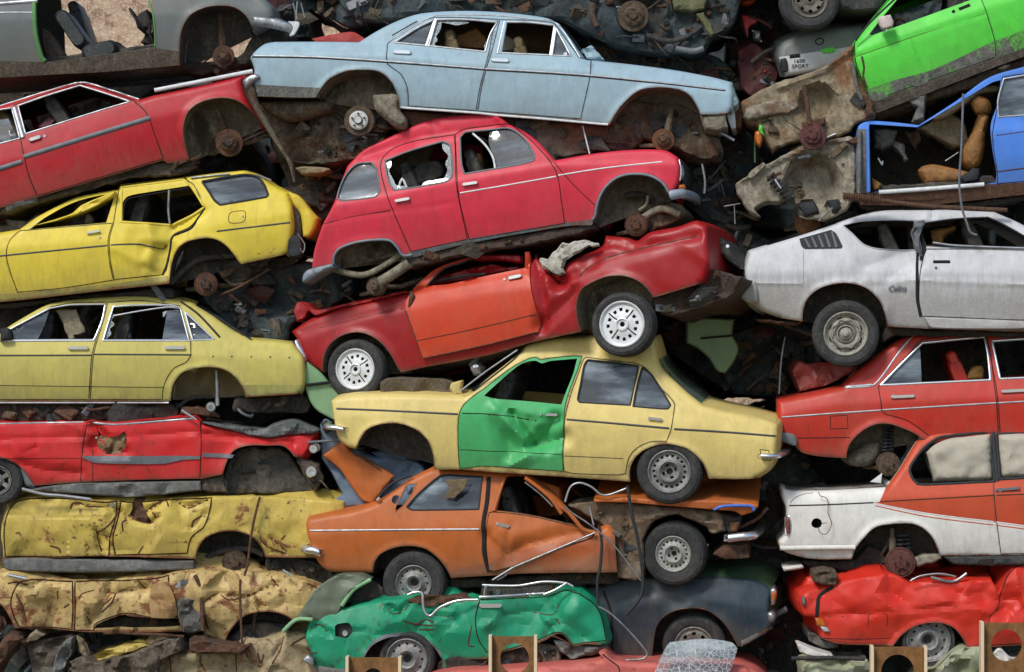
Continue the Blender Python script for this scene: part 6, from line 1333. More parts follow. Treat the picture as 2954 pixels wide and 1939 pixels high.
# ------------------------------------------------------------------ blue car with tan seats
c = Car('wrecked_car', 'bright blue doorless car with tan seats on show', 'd 1800,1380', Y=.15, tilt=4, yaw=-5, roll=0, W=1.5)
c.build("d 1222,1335! 1222,1000 1238,860 1310,820! 1500,835 1650,853! 1900,690 2130,525 2367,450! 3000,420! 3400,600! 3450,1200! / 2367,1325 1700,1400! 1250,1395!", blue_r, belt="d 1222,860 3400,800", crease=.1, shoulder=.02, tumble=.1, R=.015,
    holes=["d 1312,1314! 1304,900 1312,846! 1640,868! 1900,712 2150,560 2212,542! 2190,700 2142,850 2150,1000 2182,1180 2175,1240! 2060,1262 1380,1302!"], windows=["d 2195,798! 2192,680 2232,535! 2550,480! 2580,770!"],
    doors=[("d 2150,905! 2190,700 2225,520! 2700,445! 2900,900! 2800,1200! 2187,1255! 2185,1180 2155,1000", None)],
    zones=[("d 1200,880! 1290,880! 1290,1400! 1200,1400!", greysill), ("d 1200,1318! 1380,1308! 2100,1255! 2190,1255! 3500,1160! 3500,1500! 1200,1500!", rustrod)], ranges=[('open', 'd 1315,0 d 2200,0'), ('roof', 'd 2230,0 d 2950,0')], lining=tanlin, floor=rustrod)
D, = c.doors
c.glassp("d 2195,798! 2192,680 2232,535! 2550,480! 2580,770!", glassmat('blue_hazy_glass', (.35, .45, .55), .5), frame=alu, fr=.009, parent=D); c.line("d 2180,925 2500,880 2800,840", .004, rustline, parent=D); c.line("d 2190,1170 2500,1130", .006, rustline, parent=D)
c.trim("d 1378,1310 1700,1288 2098,1257", .02, whitetrim, 'sill_plate', off=-.01); c.rod("d 1300,880 1308,1310", -.01, .016, blue_r, 'door_pillar'); c.rod("d 1245,900 1240,1320", -.02, .022, greysill, 'pillar_flange')
c.lump("d 2010,700! 2030,660 2070,650 2130,680 2150,750 2120,780 2050,770", .25, .5, tanseat, 'headrest', R=.06, crumple=(.01, .2, 2))
c.lump("d 2060,780! 2130,790 2110,900 2100,1020 2070,1120 2020,1150! 1965,1110 1955,1020 1990,950 2030,870", .2, .7, tanseat, 'seat_backrest', R=.08, crumple=(.02, .15, 2)); c.lump("d 1645,1160! 1680,1130 1760,1120 1900,1150 1985,1170! 1980,1200 1920,1250 1700,1260! 1665,1210", .2, .7, tanseat, 'seat_cushion', R=.07, crumple=(.015, .2, 2))
c.lump("d 1930,1220! 2010,1150 2070,1150 2060,1230 1960,1250", .15, .3, blackrub, 'seat_hinge', crumple=None); c.lump("d 1640,880! 1850,760 1960,830 2000,980! 1900,1010 1760,930", .6, .9, creamseat, 'hanging_lining', crumple=(.04, .15, 4)); c.lump("d 1750,800 2050,600 2190,580 2190,620 2060,650 1850,790", .35, .9, creamseat, 'roof_lining', crumple=(.02, .2, 3))
c.lump("d 1340,890 1400,880 1500,890 1480,990 1400,1030 1350,1000", .4, .9, greysill, 'heater_box', crumple=(.03, .1, 3)); c.lump("d 1330,1210! 1395,1260 1380,1300 1330,1300!", .15, .5, orangeseat, 'torn_trim'); c.lump("d 1480,960 1540,980 1580,1090 1550,1100 1480,1010", .4, .5, greysill, 'pedal_bracket', crumple=(.03, .06, 3)); c.lump("d 1560,900 1650,900 1660,960 1620,1010", .5, .6, brownhub, 'column_shroud', crumple=(.03, .06, 3))
c.lump("d 1330,1270 1700,1250 2150,1200 2170,1250 2060,1270 1380,1310", .2, 1.3, darklin, 'cabin_floor'); c.lump("d 1330,900 1640,900 2170,900 2160,1240 1340,1290", 1.35, 1.45, linerm, 'far_door_lining')
c.rod("d 1830,1100 1920,1040", .3, .006, dullchrome, 'seat_belt_stalk'); c.rod("d 1370,1080 1400,1130 1400,1100", .3, .01, chrome, 'pedal')
c.lump("d 1220,1330! 1215,1020 1190,940 1170,930! 1000,960 900,985 800,1020 700,1075 600,1130 500,1195 440,1225! 398,1265 410,1330 480,1440 560,1472! 530,1420 600,1385 700,1385! 760,1340 800,1360 830,1480! 1000,1500 1150,1440!", .05, .5, bare, 'inner_wing', crumple=(.02, .4, 3), R=.05, grid=.028, bits=6, dents=[("d 925,1260", .29, .22), ("d 880,1420", .09, .15), ("d 1060,1410", .07, .15)], creases=[("d 450,1230 700,1090 1000,970 1200,950", .04, -.04), ("d 690,1380 740,1180 900,1050 1070,1130 1160,1330", .03, -.03)])
c.lump("d 820,1390 940,1370 970,1450 860,1470", .02, .1, blackrub, 'hole_cover', crumple=None); c.lump("d 1020,1370 1100,1360 1120,1420 1060,1450", .02, .1, blackrub, 'hole_cover', crumple=None)
c.spring("d 630,1200 780,1370", .045, 7, blackrub, y=-.02); c.rod("d 665,1225 705,1285", -.06, .012, chrome, 'damper_rod'); c.rod("d 610,1215 710,1180", -.01, .016, rusthub, 'bracket_edge'); c.hub("d 890,1525", .125, orangehub, y=.3, kind='drum'); c.rod("d 965,1510 1060,1420", -.02, .01, greysill, 'brake_pipe')
c.lump("d 480,1210 500,1170 590,1110 600,1130 510,1215", -.02, .05, bare, 'wing_lip', R=.01); c.rod("d 1010,945 1080,915", -.02, .012, dullchrome, 'washer_pipe'); c.lump("d 1160,960! 1230,930 1250,980 1200,980", -.03, .05, rusthub, 'torn_corner', R=.01, crumple=(.02, .05, 3))
c.lump("d 1230,1395 1700,1400 2367,1330 2367,1360 1800,1440 1300,1440", .2, 1.3, underdark, 'underside')
w1_ = Car('leaf_spring_rod', 'rusty steel rod with a coil at one end lying on the white coupe roof', 'h 1130,210', Y=.1, cat='rod')
w1_.rod("h 1130,205 1390,235 1700,272 2250,300", 0, .022, rustrod, 'rod'); w1_.spring("h 1132,205 1392,233", .034, 16, rustrod, y=0, w=.008)
w1_.root.name = 'rusty_rod'
wire("d 1952,640 1940,1000 1925,1250 h 1945,290 1975,380 2000,450 2045,470", -.02, .011, greytrim, 'grey cable hanging from the lime car down to the white coupe', 'hanging_cable', cat='cable')
# ------------------------------------------------------------------ white coupe
c = Car('wrecked_car', 'dusty white fastback coupe with black louvres behind its side window', 'h 1500,1110', Y=.1, tilt=-1, yaw=-4, roll=0, W=1.6)
wq = "h 1130,400! 1250,372 1450,362 1622,365! 1640,570! 1480,570 1350,558 1270,528 1190,450"; wd = "h 1690,385! 1900,355 2130,343! 2250,400 2450,520 2470,548! 2100,552 1700,540! 1650,450"
c.build("h 700,1035! 560,980 470,900 448,780! 462,680 490,575! 800,480 1000,415 1200,345 1400,297 1700,290 2000,290 2170,300! 2367,390 2600,530! 3000,600 3500,680! 3560,900! 3500,1080! / 2500,1130 1740,1110! 1435,1095! 860,1060!",
    white_r, belt="h 455,560 1100,540 2500,555 3500,680", crease=.24, shoulder=.07, tumble=.3, flare=.03,
    arches=["h 853,1085! 862,970 900,890 980,830 1100,800 1200,803 1300,840 1380,920 1420,1020 1440,1130!", "h 2830,1140! 2850,960 2960,850 3100,820 3240,850 3330,960 3350,1120!"], windows=[wq, wd],
    doors=[("h 1702,562! 1680,620! 1655,740 1648,850 1652,950 1672,1025! 2300,1050 2700,1050! 2720,560!", None)],
    ranges=[('rear_window', 'h 620,0 h 1080,0'), ('roof', 'h 1120,0 h 2160,0'), ('windscreen', 'h 2190,0 h 2560,0'), ('bonnet', 'h 2640,0 h 3480,0')], lining=darklin, well=welldark,
    creases=[("h 1260,700 1400,640 1640,560", .12, .03), ("h 1640,640 1450,760", .1, .02), ("h 440,798 800,800 870,800", .03, -.012), ("h 1200,790 1640,780 2600,815", .035, -.014), ("h 1745,290 1750,345", .05, .03), ("h 1400,860 1440,940 1420,1060", .08, -.02)], dents=[("h 1560,640", .22, .05), ("h 1450,700", .15, .02), ("h 1600,310", .2, .02)])
D, = c.doors
c.frame(wq, .007, alu); c.line("h 1650,560 1640,700 1640,900 1665,1025", .016, darkseam, 'door_gap'); c.frame(wd, .008, blackrub); c.line("h 1640,370 1660,450 1690,560 1670,640", .022, darkseam, 'pillar_gap')
c.lump("h 1600,440 1625,370 1690,370 1670,440 1650,520 1670,620 1640,580 1610,520", .02, .1, greytrim, 'buckled_pillar', crumple=(.05, .08, 4), R=.01)
lou = "h 833,492! 1050,430! 1085,455 1130,545! 1120,557 870,562! 850,545"
P = c.patch(lou, blackrub, 'louvre_panel', -.006)
for i in range(5):
    x = 862+i*46; q = c.patch(f"h {x+4},{492-i*12}! {x+16},{489-i*12}! {x+52},{552-i*1}! {x+34},{553}!", plain('grey_slat', (.10, .11, .11), .5), 'louvre_slat', -.02, parent=P, flange=.015)
c.trim("h 1748,652 1863,652", .016, darkseam, 'door_handle', D); c.knob("h 1766,692", .012, D, greytrim); c.line("h 862,570 862,800", .002, greytrim)
c.wheel("h 1150,1143", .313, 'octagon', y=.03, rim=.64, rimmat=grimy('cream_rim', (.42, .40, .33), (.3, .28, .22), .5)); c.wheel("h 3100,1120", .3, 'octagon', y=.03)
c.lump("h 415,830! 430,790 450,782 530,785! 545,830 550,930! 470,925 425,880", -.05, .2, paint('dusty_bumper', (.42, .40, .34), dust=.8, seed=7), 'bumper_corner', R=.03, crumple=None); c.line("h 532,790 548,920", .006, darkseam)
c.lump("h 1740,440 1780,430 1900,400 1900,430 1820,480 1810,540 1750,530", .35, .5, tanseat, 'torn_seat', crumple=(.03, .08, 3)); c.lump("h 2130,430 2170,430 2170,530 2130,530", .5, .6, greytrim, 'headrest'); c.seat("h 2100,680", .4, darklin, face=1, recline=25); c.seat("h 1500,650", .3, darklin, face=1, recline=25)
c.rod("h 1745,520 1900,540 2400,560", .05, .010, alu, 'window_trim'); c.lump("h 1690,1030! 2367,1060 2367,1110 1740,1105 1700,1060", -.005, .1, white_r, 'sill', R=.02, crumple=(.01, .2, 3))
c.rod("h 690,1060 780,1100 920,1150", .3, .02, underdark, 'exhaust_pipe'); c.lump("h 860,1065 540,1040 560,1060 800,1090", .1, 1.2, rusthub, 'rear_valance'); c.lump("h 1440,1095 1740,1110 2500,1130 2500,1170 1500,1160 1400,1200", .2, 1.4, underdark, 'underside', crumple=(.03, .2, 3))
def text3(parent, body, x, y, z, size, mat, name, rot=0, shear=0, depth=.002, space=1.0):
    cu = bpy.data.curves.new(name, 'FONT'); cu.body = body; cu.size = size; cu.extrude = depth; cu.shear = shear; cu.space_character = space; cu.align_x = 'CENTER'; cu.align_y = 'CENTER'
    t = bpy.data.objects.new('tmp', cu); COL.objects.link(t); bpy.context.view_layer.update()
    me = bpy.data.meshes.new_from_object(t.evaluated_get(bpy.context.evaluated_depsgraph_get())); bpy.data.objects.remove(t)
    me.materials.clear(); me.materials.append(mat); o = bpy.data.objects.new(name, me); COL.objects.link(o); o.parent = parent; o.location = (x, y, z); o.rotation_euler = (R_(90), R_(-rot), 0); return o
(x, z), = c.pts("h 1497,832"); text3(c.root, 'Celica', x, float(c.surf([(x, z)])[0])-.012, z, .068, greytrim, 'badge', shear=.4, depth=.004)
# ------------------------------------------------------------------ brick red saloon
c = Car('wrecked_car', 'brick red four-door saloon with bright window trim, under the white coupe', 'o 1500,1000', Y=.2, tilt=3.5, yaw=-4, W=1.6)
wr = "o 1390,502! 1525,365 1680,213! 1900,190 2110,170! 2130,300 2142,466!"; wf = "o 2162,200! 2600,168! 2900,430! 2208,458!"
c.build("o 790,905! 720,860 690,780 682,690 680,602! 900,560 1130,512! 1250,390 1400,270 1520,190 1640,147! 1900,130 2367,130 2700,140! 3000,400 3400,440! 3450,650! 3400,800! / 2400,900 1695,900! 1155,1000! 1050,995 950,985 850,960",
    red_r, belt="o 680,600 1130,512 1380,505 2900,440 3400,440", crease=.16, shoulder=.06, tumble=.34, flare=.025,
    arches=["o 1150,1030! 1170,920 1230,840 1330,775 1430,762 1530,790 1620,830 1695,880! 1720,1030!"], windows=[wr, wf],
    doors=[("o 1372,512! 1530,345 1672,192! 1800,168 2118,150! 2150,300 2168,480 2182,620 2195,800! 2190,830! 1720,850! 1640,790 1560,740 1430,702 1400,680 1385,600", None), ("o 2124,150! 2650,150! 2950,430! 3000,820! 2205,830! 2188,620 2172,480", None)],
    ranges=[('boot_lid', 'o 700,0 o 1110,0'), ('rear_window', 'o 1150,0 o 1560,0'), ('roof', 'o 1620,0 o 2690,0')], lining=tanlin, well=wellm, crown=.015)
D1, D2 = c.doors
c.frame(wr, .013, chrome, parent=D1); c.frame(wf, .013, chrome, parent=D2); c.trim("o 1142,520 1330,505 1400,440 1480,330 1560,225 1640,152 1750,140", .011, alu, 'roof_gutter'); c.trim("o 1145,516 1330,500", .016, alu, 'gutter_end')
c.trim("o 715,720 1000,698 1390,672", .009, alu); c.trim("o 1400,670 1800,645 2178,622", .009, alu, parent=D1); c.trim("o 2190,622 2500,605 2900,590", .009, alu, parent=D2)
c.handle("o 1458,580 1622,573", D1, h=.028); c.knob("o 1475,578", .02, D1); c.handle("o 2210,542 2380,534", D2, h=.028); c.frame("o 1045,712! 1160,706! 1165,795! 1045,800!", .0035, darkseam, 'fuel_flap'); c.line("o 820,862 1180,858", .004)
c.glassp("o 1395,500! 1525,370 1665,232! 1672,485!", dirtyglass, name='quarter_glass'); c.lump("o 695,820! 800,840 818,910 790,915 700,880!", -.04, .3, plain('grey_bumper', (.15, .16, .16), .5), 'bumper_end', R=.02, crumple=None)
c.lump("o 1975,465! 1995,410 2030,375 2080,370 2095,400 2090,458!", .3, .45, orangeseat, 'headrest'); c.seat("o 2000,620", .42, red_r, face=1); c.lump("o 1690,220 2110,175 2130,460 1690,480", 1.2, 1.3, darklin, 'far_lining')
c.hub("o 1440,1040", .112, brownhub, kind='drum', y=.1); c.spring("o 1440,775 1435,960", .05, 8, blackrub, y=.18, w=.013)
c.lump("o 1115,1010! 1300,900 1390,900 1380,1000 1300,1055 1180,1052", .2, .8, wellm, 'spare_wheel_tub', R=.1, crumple=(.02, .3, 2)); c.lump("o 1500,1000 1690,900 1760,950 1700,1080 1520,1080", .4, 1.2, underdark, 'underside')
# ------------------------------------------------------------------ coral and ivory two-door
c = Car('wrecked_car', 'coral orange and ivory two-door saloon with a twin side stripe', 'p 1700,800', Y=.0, tilt=1.5, yaw=-3, roll=-1, W=1.55)
wq = "o 1590,1090! 1600,1050 1690,935 1790,865 1880,848! 2140,820! 2172,1160! 1700,1182 1645,1178! 1610,1140"; wf = "o 2192,838! 2400,828 2600,860! 2850,1110! 2205,1145!"
c.build("p 850,785! 735,745 695,700 695,670! 735,620 742,450 722,380 712,308! 780,325 1000,325 1200,315 1432,302! o 1520,1080 1640,890! 1760,820 1880,798! 2160,788 2400,796 2700,820! 3000,1090 3400,1180! 3500,1400! p 3400,780! / 2700,765 1810,772! 1190,795! 1000,798",
    ivory, belt="p 712,330 1430,290 o 2200,1160 3400,1190", crease=.12, shoulder=.05, tumble=.3, flare=.02,
    arches=["p 1185,820! 1220,720 1280,640 1350,575 1450,552 1600,548 1690,590 1750,660 1805,790!", "p 2700,900! 2720,700 2820,600 2960,590 3080,650 3140,790!"], windows=[wq, wf], holes=["p 915,545 930,518 955,512 980,525 988,550 975,575 945,580 922,568"],
    doors=[("o 2165,800! 2500,800! 2700,830! 2900,1100! p 2900,760! 2215,762! 2190,600 2170,450 2162,280 o 2178,1150!", None)],
    zones=[("p 1432,290! 1380,400! 1340,405! 1700,478 2367,565 3600,720! 3600,-200! o 1500,700! 1400,1150!", orange_r)],
    ranges=[('boot_lid', 'p 722,0 p 1425,0'), ('rear_window', 'p 1450,0 o 1630,0'), ('roof', 'o 1650,0 o 2690,0')], hoodmat=dict(boot_lid=grimy('peeled_boot', (.13, .10, .075), (.4, .38, .33), .85, 0, 6, .5)), lining=tanlin, well=welldark, crown=.012)
# roof skin is orange
D, = c.doors
top = paint('coral_roof_paint', (.62, .17, .04), rust=.1, dust=.2, seed=48); c.patch("o 1780,822! 1880,800 2160,790 2400,798 2690,822! 2500,836 2160,812 1880,832 1760,850!", top, 'roof_edge', -.002)
for k in (0, 22): c.trim(f"p 1350,{410+k*.7} 1700,{478+k} 2160,{536+k}", .0055, whitetrim if k == 0 else orange_r, 'side_stripe', off=.001); c.trim(f"p 2178,{538+k} 2367,{563+k} 2880,{630+k}", .0055, whitetrim if k == 0 else orange_r, 'side_stripe', D, off=.001)
c.line("p 762,425 1000,420 1340,405", .006, darkseam); c.line("p 1385,398 1800,375 2160,355", .006, rustline); c.line("p 2178,354 2367,348", .006, rustline, parent=D)
c.frame(wq, .013, blackrub); c.frame(wf, .013, blackrub, parent=D); c.trim("o 2170,815 2178,1000 2190,1155", .02, blackrub, 'door_pillar')
c.handle("p 2172,318 2340,305", D, h=.024, mat=greytrim); c.knob("p 2203,320", .018, D)
c.lump("o 1705,960! 1760,910 1850,872 2140,835! 2165,1155! 1760,1158!", .07, .5, plain('dusty_cream_cloth', (.46, .42, .33), .95, var=.12), 'cloth_bundle', crumple=(.05, .22, 3), R=.08)
c.lump("o 2200,845! 2367,835 2560,870 2780,1110! 2212,1138!", .07, .5, MATS['dusty_cream_cloth'], 'cloth_bundle', crumple=(.05, .2, 5), R=.08)
c.trim("p 700,718 960,714 1215,712", .022, ivory, 'rear_bumper', off=-.03); c.frame("p 738,505! 765,500 775,560 768,620 742,628!", .010, chrome, 'rear_light'); c.lens("p 742,510! 762,508 768,560 762,615 745,620!", plain('faded_red_lens', (.2, .05, .04), .3), 'lamp_glass')
c.rod("p 965,330 975,360 1015,370 1030,400 1030,480 1052,540 1040,590 1010,622 975,610 963,580", -.03, .0035, rustrod, 'thin_wire'); c.rod("p 988,548 1020,540", -.03, .003, rustrod, 'thin_wire'); c.line("p 770,410 800,375 860,350 930,340", .003, rustline)
c.lump("p 1320,265! 1400,205! 1392,275!", .1, .2, whitetrim, 'torn_flap', R=.01, crumple=None)
c.hub("p 1525,815", .14, grimy('dark_red_drum', (.12, .035, .03), (.18, .07, .05), .85, .1, 14, .8), kind='drum', y=.04, strut="p 1468,580 1470,740"); c.spring("p 1545,620 1540,740", .07, 4, blackrub, y=.2, w=.014)
c.lump("p 1620,790! 1700,765 1800,760 1820,790 1700,830 1630,850", .1, .3, bare, 'trailing_arm', crumple=(.01, .2, 2)); c.lump("p 860,800! 1190,800 1300,700 1420,760 1440,850 1200,870 1000,860 880,830", .25, 1.3, underdark, 'underside_rear', crumple=(.03, .2, 2)); c.lump("p 1820,775! 2700,768 2700,830 1900,830", .06, 1.3, darkmetal, 'sill_underside', crumple=(.02, .15, 3))
c.lump("p 715,845! 850,830 862,855 730,875!", .1, .7, ivory, 'bumper_iron', crumple=(.01, .1, 2))
# ------------------------------------------------------------------ vermilion crushed coupe
c = Car('crushed_car', 'vermilion red car with a caved-in wing, lowest painted car on the right', 'p 1700,1400', Y=-.05, tilt=0, yaw=2, roll=2, W=1.55, R=.035)
c.build("p 985,1335! 950,1200 868,1178 845,1090 852,1045! 900,1010 1000,985 1150,940 1420,893! 1500,905 1600,960! 1700,950 1900,945 2160,938! 2205,1020! 2250,930 2300,860 2367,835 2500,820! 2900,980! 2950,1300! / 2367,1385 1985,1402! 1468,1390! 1100,1372",
    verm, belt="p 845,1050 1420,900 2160,950 2900,950", crease=.2, shoulder=.05, flare=.03, arches=["p 1462,1410! 1540,1310 1640,1245 1760,1225 1870,1250 1940,1320 1995,1420!"],
    doors=[("p 2215,1030! 2260,920 2310,860 2367,842 2500,828! 2850,980! 2850,1310! 2367,1378! 2110,1388! 2130,1200 2200,1120", None)],
    ranges=[('bonnet', 'p 870,0 p 1410,0')], crumple=[(.020, .30, 3), (.035, .26, 5, "p 2250,1000", .8)], well=welldark,
    creases=[("p 990,1040 1150,1130 1190,1160", .12, .03), ("p 1420,900 1340,1030 1430,1100 1500,1150", .12, -.03), ("p 1450,910 1480,1030 1560,1090", .12, .04), ("p 1620,960 1900,1020 2130,1080", .1, .03), ("p 1010,1180 1300,1165 1700,1130 2100,1090", .05, .015), ("p 2240,1080 2330,1070 2367,1130", .08, .04), ("p 2320,870 2330,1000 2367,1080", .08, -.04), ("p 2120,1200 2250,1130", .08, .03)], dents=[("p 1200,1050", .2, -.02), ("p 2280,1100", .2, .05)])
c.line("p 1070,985 975,1050 960,1120 955,1190", .018, darkseam, 'wing_gap'); c.line("p 1305,1170 1425,1167 1432,1250", .003); c.line("p 1305,1170 1302,1250", .003); c.line("p 1000,1335 1300,1340 1470,1335", .003)
for q in ("p 1245,1165", "p 1310,1162", "p 1465,1145", "p 1900,1115", "p 1680,1120", "p 1130,1185", "p 1035,1185"): c.knob(q, .008, None, brownhub, 'trim_clip', .003)
c.lens("p 942,1195! 990,1200 1015,1250 955,1245!", amber, 'indicator'); c.lens("p 975,1250! 1018,1255 1042,1288 1000,1285!", clearlens, 'side_lamp'); c.lens("p 850,1060! 868,1045 875,1100 855,1110!", dullchrome, 'trim_end')
c.wheel("p 1715,1345", .25, 'ring', y=.08, rim=.80); c.rod("p 1590,940 1660,905 1800,890 1900,910", -.01, .008, alu, 'loose_trim'); c.rod("p 1730,915 1880,945 1975,888", .05, .014, alu, 'loose_trim'); c.rod("p 1600,925 1750,895 1870,905", .1, .006, dullchrome, 'wire')
c.lump("p 930,880! 1000,868 1090,875! 1100,900 1085,965 1000,970 940,955!", .0, .4, brownhub, 'engine_block', crumple=(.02, .06, 3), R=.02); c.lump("p 850,1000! 880,920 960,900 1100,930 1000,985 900,1010", .3, 1.3, verm, 'nose_panel', crumple=(.03, .15, 3))
c.lump("p 1850,880! 2000,840 2200,830 2367,820 2400,900 2200,935 1950,930", .7, 1.4, verm, 'buckled_bonnet', crumple=(.06, .15, 3))
# ------------------------------------------------------------------ grey white hatch "1600 SPORT" and the road wheel above it
c = Car('wrecked_car', 'silver and white car tail marked 1600 SPORT', 'd 1000,520', Y=.75, tilt=12, yaw=0, roll=8, W=1.4)
c.build("d 742,528! 715,450 697,388 708,330 735,290! 800,262 900,232 1100,190 1300,170! 1500,200! 1500,400!", paint('silver_grey_paint', (.17, .19, .18), dust=.4, seed=51), belt="d 697,330 1300,180", shoulder=.05, crease=.2,
    zones=[("d 690,392! 1115,330! 1500,270! 1500,600! 690,600!", paint('white_tail_paint', (.58, .6, .6), dust=.3, seed=52))], floor=None)
c.lump("d 708,405! 745,400 755,485 715,495!", -.03, .2, blackrub, 'bumper_end', R=.02, crumple=None); c.trim("d 768,388 838,380", .02, darkseam, 'vent'); c.frame("d 945,285 960,268 985,262 1002,280 990,300 962,305", .006, darkseam, 'fuel_cap')
for tx, q, wd_ in (('1600', "d 832,418", .052), ('SPORT', "d 838,452", .050)):
    (x, z), = c.pts(q); text3(c.root, tx, x, float(c.surf([(x, z)])[0])-.006, z, wd_, darkseam, 'side_lettering', rot=-10, depth=.002, space=1.1)
c.lump("d 980,340! 1060,320 1080,350 1000,362", -.01, .02, lime, 'green_paint_smear', R=.004, crumple=None)
c = Car('wrecked_car', 'dark car on a muddy road wheel at the top edge right of centre', 'd 900,-120', Y=.4, tilt=3, cat='car')
c.lump("d 420,-60! 700,-110 760,-40 900,-230 1080,-60 1100,60 1400,40 1420,-400 400,-400", .05, 1.4, darkmetal, 'body', crumple=(.04, .4, 3)); c.wheel("d 905,0", .285, 'slots8', y=.0, rim=.58, rimmat=grimy('muddy_rim', (.22, .2, .15), (.12, .11, .09), .8))
# ------------------------------------------------------------------ bottom right scrap and posts
piece('scrap_metal', 'pale cream strip of bent sheet pointing left below the vermilion car', "p 820,1375! 840,1372 980,1430 1065,1450! 1000,1465 900,1455 840,1430!", -.2, .3, ivory, (.02, .1, 3))
wire("p 780,1470 1000,1465 1280,1472", -.25, .02, darkmetal, 'dark straight bar lying below the vermilion car', 'steel_bar', cat='bar')
olive = paint('olive_cream_paint', (.36, .38, .24), rust=.3, dust=.4, seed=53)
piece('scrap_metal', 'crumpled olive cream sheet left of the shorter right post', "p 860,1700! 850,1562 880,1500 960,1490 1100,1480 1300,1478! 1330,1540 1340,1700!", -.15, .6, olive, (.07, .14, 4))
piece('scrap_metal', 'crumpled olive cream sheet between the two right posts', "p 1560,1700! 1680,1560 1780,1530 1900,1420 2080,1395 2120,1500 2200,1700!", -.15, .6, olive, (.08, .13, 6))
piece('scrap_metal', 'small cream scrap sheet seen through the hole of the tall right post', "p 2130,1480! 2200,1400 2300,1480 2420,1470 2450,1600 2150,1600!", .0, .5, ivory, (.07, .12, 6))
piece('scrap_metal', 'dark blue grey bumper fragment under the vermilion nose', "p 890,1290! 940,1300 1000,1340 1090,1360 1095,1395 1000,1400 900,1350!", .05, .9, navy, (.03, .15, 3))
rustplate = grimy('rusty_brown_plate', (.27, .125, .03), (.22, .10, .03), .7, .1, 1.6, .15)
creamedge = plain('cream_edge', (.75, .58, .38), .5, var=.1)
def post(label, x0, x1, ytop, hx, hy, hr, view, Y=-1.3, left=True, right=True):
    c = Car('steel_post', label, f"{view} {(x0+x1)/2},{ytop}", Y=Y, cat='post', group=None)
    z0 = -c.root.location.z; (xa, zt), (xb, _), (hxx, hz) = c.pts(f"{view} {x0},{ytop} {x1},{ytop} {hx},{hy}")
    r = hr/2.367/310; n = 40; loop = np.array([(xa, 0), (xb, 0), (xb, z0), (xa, z0)]); hole = np.array([(hxx+r*math.cos(2*math.pi*k/n), hz+r*1.05*math.sin(2*math.pi*k/n)) for k in range(n)])
    V, T = cdt([(loop, True), (hole, True)], []); C = V[T].mean(1); T = T[~inside(C, hole)]
    V3 = [(p[0], 0, p[1]) for p in V]; F = [tuple(t) for t in T]; b = len(V3)
    for y in (0, .035): V3 += [(p[0], y, p[1]) for p in hole]
    for i in range(n): F.append((b+i, b+(i+1) % n, b+n+(i+1) % n, b+n+i))
    b = len(V3); V3 += [(xa, 0, 0), (xb, 0, 0), (xb, .035, 0), (xa, .035, 0)]; F.append((b, b+1, b+2, b+3))
    mesh_obj('plate', V3, F, rustplate, c.root, False)
    for s_, xx in ((-1, xa), (1, xb)):
        m = MB(); m.box((xx+s_*.012, -.012, z0/2+.006), (.026, .11, abs(z0)+.02)); m.obj('edge_flange', creamedge, c.root)
        m = MB(); m.box((xx-s_*.004, -.03, z0/2), (.010, .06, abs(z0))); m.obj('inner_lip', rustplate, c.root)
    return c
post('lowest rusty brown post with cream edges and a round hole', 490, 830, 1465, 655, 1600, 58, 'm')
post('rusty brown post with cream edges in front of the emerald car', 1465, 1755, 1320, 1620, 1470, 93, 'm')
post('shorter rusty brown post at the right, in front of the olive cream sheets', 1335, 1680, 1392, 1505, 1560, 105, 'p')
post('tallest rusty brown post with a round hole, at the far right', 2085, 2430, 1228, 2248, 1380, 98, 'p')
